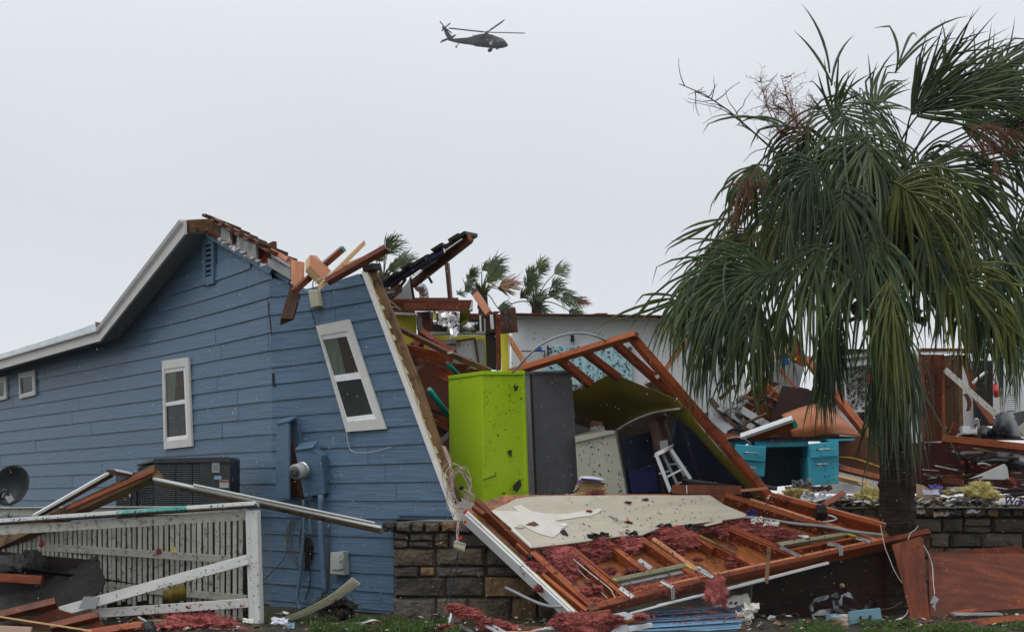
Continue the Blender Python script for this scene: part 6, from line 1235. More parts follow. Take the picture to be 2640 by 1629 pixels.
pane_(1366, 310, 1416, 424, [([(1370, 370), (1385, 350), (1395, 375), (1400, 420), (1370, 422)], M_red_s)]); pane_(1370, 440, 1420, 536, [([(1374, 478), (1392, 476), (1394, 534), (1375, 534)], M_bluep), ([(1396, 490), (1416, 488), (1416, 532), (1397, 534)], M_alu)]); pane_(1374, 552, 1424, 652, [])
T('louvre_frame', Z10, [(1022, 335), (1108, 328), (1115, 600), (1022, 600)], .03, M_white, sh, d=D1-.05)
for i in range(14): B('louvre', Z10, (1030, 392+i*15, D1-.10), (1104, 388+i*15, D1-.10), 9, 3.15, .04, M_white, sh, roll=-30)
for i in range(22): B('louvre', Z10, (1440, 300+i*18, D1-.08), (1478, 297+i*18, D1-.08), 10, 3.15, .04, M_white, sh, roll=-30)
for x in (1190, 1366, 1428): B('casing', Z10, (x, 300, D1-.05), (x+8, 655, D1-.05), 7, 3.15, .04, M_white, sh)
B('sill', Z10, (1260, 662, D1-.06), (1470, 655, D1-.06), 12, 3.15, .06, M_white, sh)
flecks('mould_spots', [Z10(1192, 305, D1), Z10(1364, 300, D1), Z10(1366, 650, D1), Z10(1196, 660, D1)], 420, .028, M_leafd, sh, 41, off=.02, clump=.3, dirn=.8)
flecks('mould_spots', [Z10(1280, 668, D1), Z10(1440, 664, D1), Z10(1440, 830, D1), Z10(1300, 840, D1)], 420, .028, M_leafd, sh, 42, off=.02, clump=.5, dirn=.8)
bh = empty('panelled_closet', Z11(720, 920, 19.5), 'open brown panelled wall with bare studs right of the palm trunk', 'ruined wall')
T('brown_panelling', Z11, [(530, 200), (720, 200), (735, 900), (545, 925)], .05, M_panel, bh, d=19.5, grain=up)
T('pale_panelling', Z11, [(735, 210), (880, 200), (882, 860), (750, 860)], .05, M_weather, bh, d=19.6, grain=up)
for x, w, m in ((722, 26, M_orange), (862, 30, M_weather), (560, 22, M_panel), (640, 10, M_brown), (800, 12, M_brown)): B('stud', Z11, (x, 200, 19.35), (x+14, 880, 19.35), w, 3.15, .05, m, bh)
B('header', Z11, (540, 170, 19.2), (1386, 176, 19.2), 34, 3.15, .15, M_brown, bh); B('white_trim', Z11, (540, 188, 19.1), (880, 184, 19.1), 10, 3.15, .05, M_white, bh)
T('white_return', Z11, [(490, 200), (528, 200), (560, 900), (535, 940), (520, 700)], .05, M_wall, bh, d=19.4)
T('white_lining', Z11, [(880, 200), (1000, 200), (1000, 830), (885, 835)], .05, M_wall, bh, d=20.0)
T('white_lining', Z11, [(1130, 220), (1460, 220), (1460, 700), (1130, 700)], .05, M_wall, bh, d=20.6)
T('black_hollow', Z11, [(975, 250), (1135, 250), (1135, 780), (1000, 780)], .1, M_black, bh, d=19.9)
B('red_stud', Z11, (890, 210, 19.3), (985, 500, 19.2), 44, 3.15, .05, M_red, bh, roll=12); B('red_stud', Z11, (1000, 560, 19.2), (1140, 760, 19.0), 50, 3.15, .05, M_red, bh, roll=12)
B('hook_board', Z11, (905, 520, 19.3), (930, 660, 19.3), 30, 3.15, .03, M_panel, bh, sag=.04)
lone('white_diagonal_board', 'white dirt-streaked board slanting down to the black chair at right', 'board', Z11(745, 325, 18.9), Z11(1165, 695, 18.6), px(46, 18.7, 3.15), .06, M_fence, roll=14)
tube('cracked_lath', [Z11(972, 435, 18.8), Z11(1010, 395, 18.8), Z11(1085, 338, 18.8)], .02, M_white, label='short white lath rising beside the black hollow at right', cat='lath', seg=5)
T('counter', Z11, [(885, 780), (950, 780), (952, 835), (892, 838)], .2, M_wall, None, d=19.2, label='small white speckled cabinet side beside the faucet', cat='cabinet')
sk = empty('sink_counter', Z11(950, 845, 19.1), 'white counter edge with a small sink and curved faucet', 'sink')
B('counter_edge', Z11, (876, 845, 19.0), (1020, 838, 19.0), 12, 3.15, .4, M_white, sk); T('sink', Z11, [(962, 805), (1015, 802), (1015, 835), (962, 838)], .3, M_white, sk, d=19.1)
T('front_panel', Z11, [(885, 852), (1020, 848), (1010, 880), (890, 880)], .05, M_panel, sk, d=19.05)
tube('faucet', [Z11(1018, 830, 19.0), Z11(1014, 770, 19.0), Z11(1008, 732, 19.0), Z11(994, 728, 19.0), Z11(990, 765, 19.0)], .02, M_metal, sk, seg=8)
lv = empty('shutter_wall', Z11(1300, 660, 20.3), 'white louvred shutter behind the drooping palm leaves at the right edge', 'shutter')
T('frame', Z11, [(1250, 300), (1460, 300), (1460, 680), (1290, 690)], .04, M_wall, lv, d=20.3)
for i in range(20): B('louvre', Z11, (1245, 330+i*17, 20.2), (1310, 330+i*17, 20.2), 9, 3.15, .04, M_white, lv, roll=-30)
T('grey_slab', Z11, [(1285, 680), (1460, 640), (1460, 720), (1345, 800)], .05, M_grey, None, d=19.2, label='dark grey slanting slab right of the black armchair', cat='slab')
T('beige_slab', Z11, [(1340, 795), (1460, 700), (1460, 880), (1385, 870)], .05, M_beige, None, d=19.0, label='beige speckled board at the right edge beside the black armchair', cat='board')
rb = sheet('red_lantern', [[Z11(1133, 440, 19.2), Z11(1160, 435, 19.1), Z11(1186, 445, 19.2)], [Z11(1132, 500, 19.1), Z11(1160, 500, 18.95), Z11(1192, 500, 19.1)], [Z11(1140, 545, 19.2), Z11(1162, 550, 19.1), Z11(1186, 545, 19.2)]], .05, M_red_s, sub=4, label='round red lantern hanging in front of the white shutter', cat='lantern')
tube('lantern_hook', [Z11(1140, 395, 19.2), Z11(1150, 415, 19.15), Z11(1160, 438, 19.1)], .012, M_black, rb, seg=5)
random.seed(92)
for i in range(34):
    x, y = random.uniform(560, 1400), random.uniform(960, 1290); a = random.choice((-.4, .1, .3, -.1, 2.9))+random.uniform(-.3, .3); l = random.uniform(60, 200)
    B('splintered_board', Z11, (x, y, random.uniform(17.0, 18.1)), (x+l*math.cos(a), y+l*math.sin(a)*.7, random.uniform(17.0, 18.1)), random.choice((6, 9, 14, 22)), 3.15, .04, random.choice((M_red, M_brown, M_maroon, M_weather, M_black, M_fence, M_panel, M_dark)), bh, rag=.03, roll=random.uniform(-25, 25))
# black armchair
arm = empty('black_armchair', Z11(1200, 885, 18.4), 'overturned black armchair among the wreckage at the right', 'armchair')
sheet('back', [[Z11(1160, 690, 18.6), Z11(1210, 668, 18.4), Z11(1270, 664, 18.4), Z11(1310, 700, 18.6)], [Z11(1130, 780, 18.4), Z11(1200, 760, 18.1), Z11(1280, 760, 18.1), Z11(1340, 780, 18.4)], [Z11(1110, 888, 18.4), Z11(1200, 885, 18.1), Z11(1290, 885, 18.1), Z11(1375, 885, 18.4)]], .06, M_leather, arm, sub=4)
sheet('armrest', [[Z11(1020, 790, 18.5), Z11(1050, 775, 18.4), Z11(1130, 800, 18.4)], [Z11(1005, 840, 18.4), Z11(1060, 830, 18.2), Z11(1140, 840, 18.3)], [Z11(995, 888, 18.4), Z11(1070, 888, 18.2), Z11(1150, 888, 18.3)]], .06, M_leather, arm, sub=4)
lone('orange_joist', 'long orange joist lying across in front of the black armchair', 'joist', Z11(718, 885, 17.9), Z11(1460, 965, 17.6), px(58, 17.7, 3.15), .09, M_orange, roll=-12)
lone('thin_dark_rail', 'thin dark rail just above the orange joist at the right edge', 'rail', Z11(1070, 890, 18.0), Z11(1460, 888, 17.9), px(14, 18, 3.15), .05, M_maroon)
T('maroon_panel', Z11, [(290, 922), (720, 912), (1460, 960), (1460, 1330), (290, 1330)], .06, M_maroon, None, d=18.3, label='large dark maroon panel behind the littered floor right of the palm', cat='panel')
B('panel_edge', Z11, (570, 914, 18.22), (720, 906, 18.22), 6, 3.15, .03, M_greycloth, bpy.data.objects['maroon_panel'])
lone('curved_headboard', 'small dark arched board with a lavender edge left of the sink', 'board', Z11(800, 860, 18.9), Z11(838, 762, 18.9), px(60, 18.9, 3.15), .05, M_panel, rag=.03, roll=10)
ofc = empty('office_chair', Z16(1040, 980, 17.8), 'overturned black office chair base and curved shell at the right', 'office chair')
tube('base_leg', [Z16(850, 622, 17.7), Z16(940, 670, 17.6), Z16(1020, 710, 17.6), Z16(1045, 800, 17.7), Z16(1040, 985, 17.8)], px(32, 17.7, 5.4), M_rubber, ofc, seg=8)
tube('base_leg', [Z16(1035, 720, 17.6), Z16(1090, 700, 17.6), Z16(1170, 675, 17.7)], px(26, 17.7, 5.4), M_rubber, ofc, seg=8, taper=.4)
B('foot_cap', Z16, (842, 605, 17.68), (856, 640, 17.68), 14, 5.4, .06, M_cream, ofc)
sheet('shell', [[Z16(1110, 730, 17.8), Z16(1260, 650, 17.9), Z16(1450, 615, 18.0), Z16(1700, 640, 18.0), Z16(1900, 690, 18.0)], [Z16(1140, 765, 17.6), Z16(1300, 740, 17.5), Z16(1480, 720, 17.5), Z16(1700, 745, 17.5), Z16(1900, 800, 17.5)], [Z16(1180, 780, 17.7), Z16(1330, 800, 17.6), Z16(1520, 830, 17.6), Z16(1700, 880, 17.6), Z16(1900, 930, 17.6)]], .03, M_leather, ofc, sub=5)
tube('strut', [Z16(1190, 790, 17.5), Z16(1280, 780, 17.5), Z16(1380, 812, 17.5)], .012, M_alu, ofc, seg=6)
T('white_triangle', Z16, [(1090, 992), (1568, 785), (1605, 830), (1632, 1004)], .04, M_white, None, d=17.3, label='white triangular board lying in front of the black chair shell', cat='board')
B('maroon_edge', Z16, (880, 1000, 17.28), (1632, 1020, 17.28), 24, 5.4, .05, M_maroon, bpy.data.objects['white_triangle'])
lone('small_red_board', 'short dark red board sagging left of the white triangular board', 'board', Z16(722, 1010, 17.2), Z16(1000, 1050, 17.1), px(85, 17.2, 5.4), .04, M_panel, rag=.03)
lone('small_orange_block', 'small orange block right of the white triangular board', 'block', Z16(1640, 990, 17.2), Z16(1720, 1060, 17.2), px(60, 17.2, 5.4), .05, M_red, rag=.02)
lone('white_strip', 'thin white strip right of the palm under the maroon panel', 'strip', Z16(545, 972, 17.3), Z16(720, 978, 17.2), px(10, 17.2, 5.4), .03, M_white)
tube('grey_rod', [Z16(760, 1118, 17.1), Z16(1330, 1098, 17.0), Z16(1335, 1098, 17.0), Z16(1630, 1142, 16.95)], px(10, 17, 5.4), M_alu, n=1, label='bent grey metal rod lying behind the yellow insulation', cat='rod', seg=8)
tube('black_hose', [Z16(1530, 1190, 16.8), Z16(1640, 1150, 16.8), Z16(1900, 1150, 16.8)], px(22, 16.8, 5.4), M_rubber, label='black hose at the right edge, upper', cat='hose', seg=10); tube('black_hose', [Z16(1580, 1235, 16.75), Z16(1700, 1220, 16.7), Z16(1900, 1200, 16.7)], px(26, 16.8, 5.4), M_rubber, label='thicker black ribbed hose at the right edge, lower', cat='hose', seg=10)
fluff('yellow_insulation', Z16(1220, 1190, 16.9), .16, .12, .11, M_insY, strands=420, seed=401, label='tall lump of yellow insulation on the stone wall right of the palm', cat='insulation')
fluff('yellow_insulation', Z16(1340, 1235, 16.85), .12, .1, .06, M_insY, bpy.data.objects['yellow_insulation'], strands=200, seed=402)
fluff('yellow_insulation', Z12(520, 285, 16.9), .15, .1, .11, M_insY, strands=300, seed=403, label='lump of yellow insulation just left of the palm trunk', cat='insulation')
fluff('yellow_insulation', Z12(1220, 245, 16.95), .10, .06, .03, M_insY, strands=150, seed=404, label='flat tuft of yellow insulation between the purple piece and the tall lump', cat='insulation')
fluff('yellow_insulation', Z9(1240, 245, 16.9), .14, .08, .04, M_insY, strands=180, seed=405, label='yellow insulation tuft under the turquoise desk', cat='insulation')
T('peach_board', Z16, [(345, 1060), (430, 1080), (660, 1215), (690, 1240), (350, 1300)], .03, M_peach, None, d=17.0, label='torn peach wallboard lying right against the palm trunk', cat='wallboard')
crumple('purple_piece', Z16(620, 1145, 16.95), .16, .10, M_purple, label='crumpled purple plastic piece beside the peach wallboard', cat='plastic', seed=7, amp=.2)
lone('wall_plate', 'dark red plank lying along the top of the right stone wall', 'plank', Z12(930, 342, 16.7), Z12(1980, 298, 16.7), px(32, 16.7, 3.524), .06, M_red)
lone('wall_plate', 'dark red plank on top of the stone wall left of the palm trunk', 'plank', Z12(215, 362, 16.8), Z12(640, 352, 16.8), px(34, 16.8, 3.524), .06, M_red)
lone('angled_block', 'short red timber block slanting left on the litter before the stone wall', 'block', Z9(1470, 375, 16.3), Z9(1655, 262, 16.6), px(52, 16.4, 3.5), .09, M_red, roll=-28)
T('dirty_board', Z10, [(905, 1275), (1390, 1240), (1400, 1275), (1370, 1300), (930, 1325)], .05, M_wall, None, d=17.7, label='long dirty white panel lying under the turquoise desk', cat='panel')
crumple('grey_film', Z10(850, 1280, 17.3), .26, .16, M_strap, label='crumpled translucent grey film under the desk corner', cat='plastic film', seed=12, amp=.25)
crumple('white_bag', Z9(1390, 300, 16.7), .30, .10, M_cloth, label='white plastic bag in front of the desk', cat='bag', seed=14, amp=.3)
slv = tube('metal_can', [Z9(985, 215, 16.9), Z9(990, 180, 16.9)], .1, M_grey, seg=14, n=1, label='dark rounded can at the foot of the long leaning red stud', cat='can')
# printed bag hanging over the wall
bag = sheet('printed_bag', [[Z16(1500, 1262, 16.5), Z16(1600, 1258, 16.5), Z16(1740, 1262, 16.5), Z16(1800, 1300, 16.5)], [Z16(1480, 1310, 16.42), Z16(1600, 1300, 16.4), Z16(1740, 1305, 16.4), Z16(1840, 1340, 16.42)], [Z16(1470, 1362, 16.4), Z16(1600, 1352, 16.36), Z16(1740, 1356, 16.36), Z16(1880, 1366, 16.4)]], .006, M_paper, sub=4, label='white printed plastic bag draped on the stone wall at the right edge', cat='bag')
def text(s, p, size, m, parent, rot=0):
    cu = bpy.data.curves.new('lettering', 'FONT'); cu.body = s; cu.size = size; cu.extrude = .001; cu.offset = size*.03; cu.shear = .25; cu.materials.append(m)
    t_ = bpy.data.objects.new('lettering', cu); COL.objects.link(t_); bpy.context.view_layer.update(); me = bpy.data.meshes.new_from_object(t_.evaluated_get(bpy.context.evaluated_depsgraph_get())); bpy.data.objects.remove(t_)
    o = bpy.data.objects.new('lettering', me); reg(o, Matrix.Translation(p)@Matrix.Rotation(math.radians(90), 4, 'X')@Matrix.Rotation(rot, 4, 'Z'), parent); return o
text('Wra', Z16(1552, 1345, 16.33), .085*1.35, M_navy2, bag, -.05)
tube('bag_tie', [Z16(1420, 1350, 16.4), Z16(1450, 1330, 16.35), Z16(1500, 1350, 16.35)], .022, M_paper, bag, seg=6); tube('bag_string', [Z16(1560, 1240, 16.4), Z16(1620, 1225, 16.4), Z16(1690, 1250, 16.4)], .005, M_wirew, bag, seg=5)
# single pieces of litter that can be picked out
for i, (x, y, d, w, h, m, l, c) in enumerate(((2400, 1268, 16.8, .20, .06, M_cloth, 'lavender white rag just right of the palm trunk on the littered floor', 'rag'), (2478, 1285, 16.8, .16, .04, M_strap, 'flat grey scrap below the purple piece', 'scrap'), (2465, 1262, 16.9, .14, .05, M_paper, 'white paper left of the tall yellow insulation', 'paper'),
        (2150, 1283, 16.9, .28, .04, M_white, 'white strip of plaster on the floor left of the palm', 'plaster'), (2120, 1258, 17.0, .22, .05, M_brownc, 'brown torn carton under the desk', 'carton'), (2060, 1262, 17.1, .30, .05, M_weather, 'wide brown scrap beside the white plastic bag', 'scrap'), (2440, 1322, 16.5, .20, .04, M_strap, 'grey rag on the front edge of the right stone wall', 'rag'),
        (2425, 1325, 16.48, .16, .04, M_peach, 'peach scrap on the front edge of the right stone wall', 'scrap'), (2375, 1318, 16.5, .1, .05, M_paper, 'white scrap against the palm trunk on the stone wall', 'paper'), (2510, 1318, 16.5, .16, .03, M_cloth, 'white striped rag on the stone wall left of the printed bag', 'rag'),
        (720, 1600, 13.6, .16, .05, M_cloth, 'white rag in the grass right of the railing post', 'rag'), (745, 1612, 13.5, .1, .05, M_binder, 'pale blue rag in the grass by the railing post', 'rag'), (640, 1598, 13.5, .1, .03, M_paper, 'white scrap at the foot of the railing post', 'scrap'), (1120, 1612, 13.6, .1, .03, M_paper, 'small white scrap in the grass before the stone wall', 'scrap'), (2400, 1620, 13.5, .08, .04, M_cloth, 'small white rag below the narrow plywood', 'rag'))):
    o = crumple(c+'_piece', S(x, y, d), w, h, m, seed=500+i, amp=.16, flat=.5); meta(o, l, c)

# ------------------------------------------------------------------ plywood, box, straps on the right
pw = T('leaning_plywood', Z12, [(705, 716, 14.7), (860, 672, 14.75), (960, 640, 14.8), (990, 665, 14.8), (1010, 1010, 14.6), (1050, 1410, 14.4), (890, 1452, 14.4), (810, 1080, 14.55)], .02, M_ply, None, label='narrow reddish plywood board leaning against the palm trunk', cat='plywood', grain=up, edge_mat=M_orange)
T('knot_patch', Z12, [(920, 725), (945, 715), (968, 740), (950, 762), (922, 755)], .003, M_orange, pw, d=14.66)
T('frayed_corner', Z12, [(985, 650), (1020, 640), (1050, 645), (1045, 690), (1050, 725), (1035, 780), (1005, 730)], .02, M_brown, pw, d=14.85)
T('wide_plywood', Z12, [(1030, 790, 15.2), (1880, 725, 15.4), (1903, 800, 15.4), (1960, 1290, 15.0), (1400, 1330, 14.8), (1055, 1400, 14.8)], .02, M_ply, None, label='wide sheet of reddish wavy-grained plywood leaning on the right stone wall', cat='plywood', grain=Vector((1, 0, -.08)), edge_mat=M_orange)
lone('wet_plank', 'long wet orange-brown plank lying in the grass at the bottom right', 'plank', Z12(560, 1530, 13.7), Z12(1960, 1385, 14.0), px(64, 13.8, 3.524), .1, M_orange, roll=-24)
lone('inner_plank', 'dark thin board lying behind the long wet plank at the bottom right', 'board', Z12(1250, 1345, 14.4), Z12(1690, 1345, 14.4), px(16, 14.4, 3.524), .15, M_alu)
lone('split_kindling', 'split orange kindling below the wide plywood sheet', 'kindling', Z12(1250, 1335, 14.5), Z12(1460, 1308, 14.5), px(24, 14.4, 3.524), .05, M_orange, rag=.04)
tube('white_wire', [Z12(600, 540, 14.7), Z12(618, 640, 14.65), Z12(640, 740, 14.6), Z12(680, 840, 14.55), Z12(730, 960, 14.5), Z12(795, 1065, 14.5)], .0035, M_wirew, label='white wire hanging down the front of the palm trunk', cat='wire', seg=5)
tube('white_wire', [Z12(942, 545, 14.9), Z12(915, 580, 14.85), Z12(875, 610, 14.8), Z12(850, 670, 14.75)], .004, M_wirew, label='short white wire curling over the top of the narrow plywood', cat='wire', seg=5)
tube('white_wire', [Z12(848, 1310, 14.6), Z12(838, 1345, 14.5), Z12(780, 1398, 14.4)], .006, M_wirew, label='short white wire at the foot of the palm trunk', cat='wire', seg=5)
tube('grey_wire', [Z12(990, 720, 14.7), Z12(1040, 810, 14.65), Z12(1072, 920, 14.6), Z12(1078, 1050, 14.5), Z12(1092, 1165, 14.4)], .0035, M_alu, label='grey wire with a tag hanging between the two plywood sheets', cat='wire', seg=5)
T('wire_tag', Z12, [(1085, 1172), (1132, 1212), (1110, 1250), (1050, 1248)], .004, M_box, None, d=14.35, label='small grey tag at the end of the grey wire', cat='tag')
tube('plant_stem', [Z12(600, 1305, 14.4), Z12(700, 1290, 14.4), Z12(770, 1250, 14.4), Z12(800, 1228, 14.4)], .004, M_wirebr, label='thin dark stem reaching from the box to the palm trunk', cat='stem', seg=5)
def ribbon(name, pts, w, m, label, cat='film'):
    sp = spline(pts, 5); bm = bmesh.new(); prev = None
    for i, p in enumerate(sp):
        a = i*.55; o = Vector((math.cos(a)*.5, .6*math.sin(a), math.sin(a*.7)+.3)).normalized()*w/2
        v = (bm.verts.new(p-o), bm.verts.new(p+o))
        if prev: bm.faces.new((prev[0], v[0], v[1], prev[1]))
        prev = v
    return mk(name, bm, m, Matrix.Translation(pts[0]), label=label, cat=cat)
RB = [([(1430, 1420), (1380, 1360), (1370, 1300), (1400, 1230), (1460, 1200), (1530, 1185)], 'grey plastic ribbon curling up at the left of the grey-blue box'),
      ([(1565, 1160), (1620, 1170), (1680, 1155), (1670, 1110), (1645, 1090)], 'grey plastic ribbon hanging from the pale round cap'),
      ([(1580, 1300), (1570, 1250), (1620, 1225), (1700, 1290), (1800, 1320)], 'grey plastic ribbon looped over the top of the grey-blue box'),
      ([(1680, 1150), (1740, 1180), (1790, 1250), (1840, 1300)], 'dark shiny ribbon falling from the cap to the grey-blue box'),
      ([(1840, 1300), (1880, 1260), (1920, 1210), (1940, 1240), (1925, 1290)], 'grey ribbon looping up at the right end of the grey-blue box'),
      ([(1400, 1330), (1500, 1320), (1600, 1300), (1720, 1330)], 'flat grey ribbon lying behind the grey-blue box'),
      ([(1660, 1160), (1640, 1230), (1600, 1280), (1590, 1330)], 'black ribbon hanging behind the grey-blue box')]
for i, (p, l) in enumerate(RB): ribbon('plastic_ribbon', [Z9(x, y, 14.5+.02*(i % 3)) for x, y in p], .06, M_strap if i % 3 != 1 else M_leather, l)
ribbon('plastic_ribbon', [Z12(440, 1510, 13.9), Z12(540, 1470, 13.9), Z12(600, 1440, 13.9), Z12(662, 1430, 13.9)], .12, M_alu, 'wide silver ribbon in the grass left of the palm foot')
ribbon('plastic_ribbon', [Z12(1100, 1250, 14.2), Z12(1105, 1330, 14.0), Z12(1150, 1400, 13.9), Z12(1220, 1450, 13.85), Z12(1390, 1450, 13.8)], .08, M_alu, 'silver ribbon twisting down onto the wet plank below the wide plywood')
ribbon('plastic_ribbon', [Z12(1050, 1500, 13.7), Z12(1200, 1490, 13.7), Z12(1380, 1460, 13.7)], .05, M_strap, 'grey ribbon lying along the wet plank at the bottom right')
bx = empty('archive_box', Z12(380, 1450, 14.2), 'grey-blue archive box with a black handle lying open in the grass', 'box')
T('box_face', Z12, [(308, 1328, 14.2), (600, 1300, 14.2), (610, 1388, 14.2), (316, 1442, 14.2)], .02, M_binder, bx)
T('box_top', Z12, [(308, 1328, 14.2), (600, 1300, 14.2), (590, 1290, 14.4), (330, 1318, 14.4)], .01, M_binder, bx, back=Vector((0, 0, -1)))
T('box_side', Z12, [(130, 1350, 14.25), (300, 1345, 14.25), (310, 1450, 14.15), (122, 1452, 14.15)], .12, M_peach, bx)
sheet('lid_flap', [[Z12(130, 1350, 14.2), Z12(190, 1342, 14.2), Z12(305, 1378, 14.15)], [Z12(128, 1378, 14.15), Z12(190, 1375, 14.1), Z12(308, 1388, 14.12)]], .006, M_binder, bx)
T('box_edge', Z12, [(122, 1350), (136, 1348), (130, 1452), (120, 1450)], .1, M_binder, bx, d=14.12)
tube('handle', [Z12(418, 1372, 14.17), Z12(424, 1400, 14.12), Z12(465, 1405, 14.12), Z12(500, 1392, 14.12), Z12(506, 1366, 14.17)], .014, M_rubber, bx, seg=6)
# ------------------------------------------------------------------ palms
def blade_dirs(): pass
def frond(name, hub, main, side, L_, n, spread, grav, wind, w, mat_, parent, pet=None, costa=.22, seed=0, pr=.014, stiff=0, segs=7, tipk=1.6, pull=False):
    """one fan leaf: leaflets leave the hub as a fan and droop with gravity and wind; petiole runs back to the crown"""
    rnd = random.Random(seed); bm = bmesh.new(); main = main.normalized(); side = (side-main*side.dot(main)).normalized(); up = side.cross(main)
    Gv = Vector((wind, .12*wind, -1))*grav
    for i in range(n):
        u = (i+.5)/n*2-1; th = math.radians(spread)*u+rnd.gauss(0, .05)
        d = (main*math.cos(th)+side*math.sin(th)+up*(rnd.gauss(0, .10)+.12*(1-u*u))).normalized()
        p = hub+main*costa*(1-abs(u))*L_+Vector([rnd.gauss(0, .008) for _ in range(3)])
        ll = L_*(1-.28*abs(u)**1.5)*rnd.uniform(.75, 1.08); st = ll/segs; kink = rnd.random() < .42; lg = rnd.uniform(.55, 1.5); kk = rnd.randint(2, segs-1); prev = None
        wob = Vector([rnd.gauss(0, 1) for _ in range(3)])*.075
        for k in range(segs+1):
            t = k/segs; ww = w*(.55+.9*t if t < .4 else .91*(1-((t-.4)/.6)**tipk))+.0012
            s_ = d.cross(up); s_ = s_.normalized() if s_.length > .05 else side
            nrm = s_.cross(d)
            v = (bm.verts.new(p-s_*ww/2+nrm*ww*.22), bm.verts.new(p), bm.verts.new(p+s_*ww/2+nrm*ww*.22))
            if prev:
                bm.faces.new((prev[0], prev[1], v[1], v[0])); bm.faces.new((prev[1], prev[2], v[2], v[1]))
            prev = v; p = p+d*st
            g = (.36+.55*t if k >= 1 else .12) if pull else (.16+.5*t if k >= 1 else .05)
            if kink and k == kk: d = (d*.3+Gv*1.0).normalized()
            d = (d+Gv*g*lg*(1-stiff)+wob).normalized()
    if pet is not None:
        mid = (pet+hub)/2+Vector((0, 0, .05+.07*(pet-hub).length)); bm_tube(bm, spline([pet, mid, hub, hub+main*costa*L_*.8], 5), pr, 5, True, .5)
    return mk(name, bm, mat_, Matrix.Translation(hub), parent)
palm = empty('palm_tree', S(2325, 1590, 15.2), 'big wind-torn fan palm with hanging fronds in the right foreground', 'palm tree')
def trunk(name, pts, rs, m, parent, seg=28, amp=.02, ringf=26):
    ps = spline(pts, 16); n = len(ps); bm = bmesh.new(); prev = None
    for i, p in enumerate(ps):
        t = i/(n-1); r = rs[0]+(rs[1]-rs[0])*t
        r *= 1+.04*math.sin(i*2.4)+(.12*max(0, 1-t*14))
        ring = []
        for k in range(seg):
            a = 6.283*k/seg; q = Vector((math.cos(a), math.sin(a), 0)); rr = r+amp*noise.noise(Vector((q.x*2, q.y*2, p.z*7)))+amp*.5*noise.noise(Vector((q.x*6, q.y*6, p.z*22)))
            ring.append(bm.verts.new(p+q*rr))
        if prev:
            for k in range(seg): bm.faces.new((prev[k], prev[(k+1) % seg], ring[(k+1) % seg], ring[k]))
        prev = ring
    bm.faces.new(prev)
    return mk(name, bm, m, Matrix.Translation(pts[0]), parent, smooth=True)
trunk('trunk', [S(2318, 1610, 15.2), S(2316, 1450, 15.2), S(2312, 1250, 15.2), S(2300, 1050, 15.2), S(2283, 880, 15.2), S(2275, 700, 15.2)], (.20, .155), M_trunk, palm)
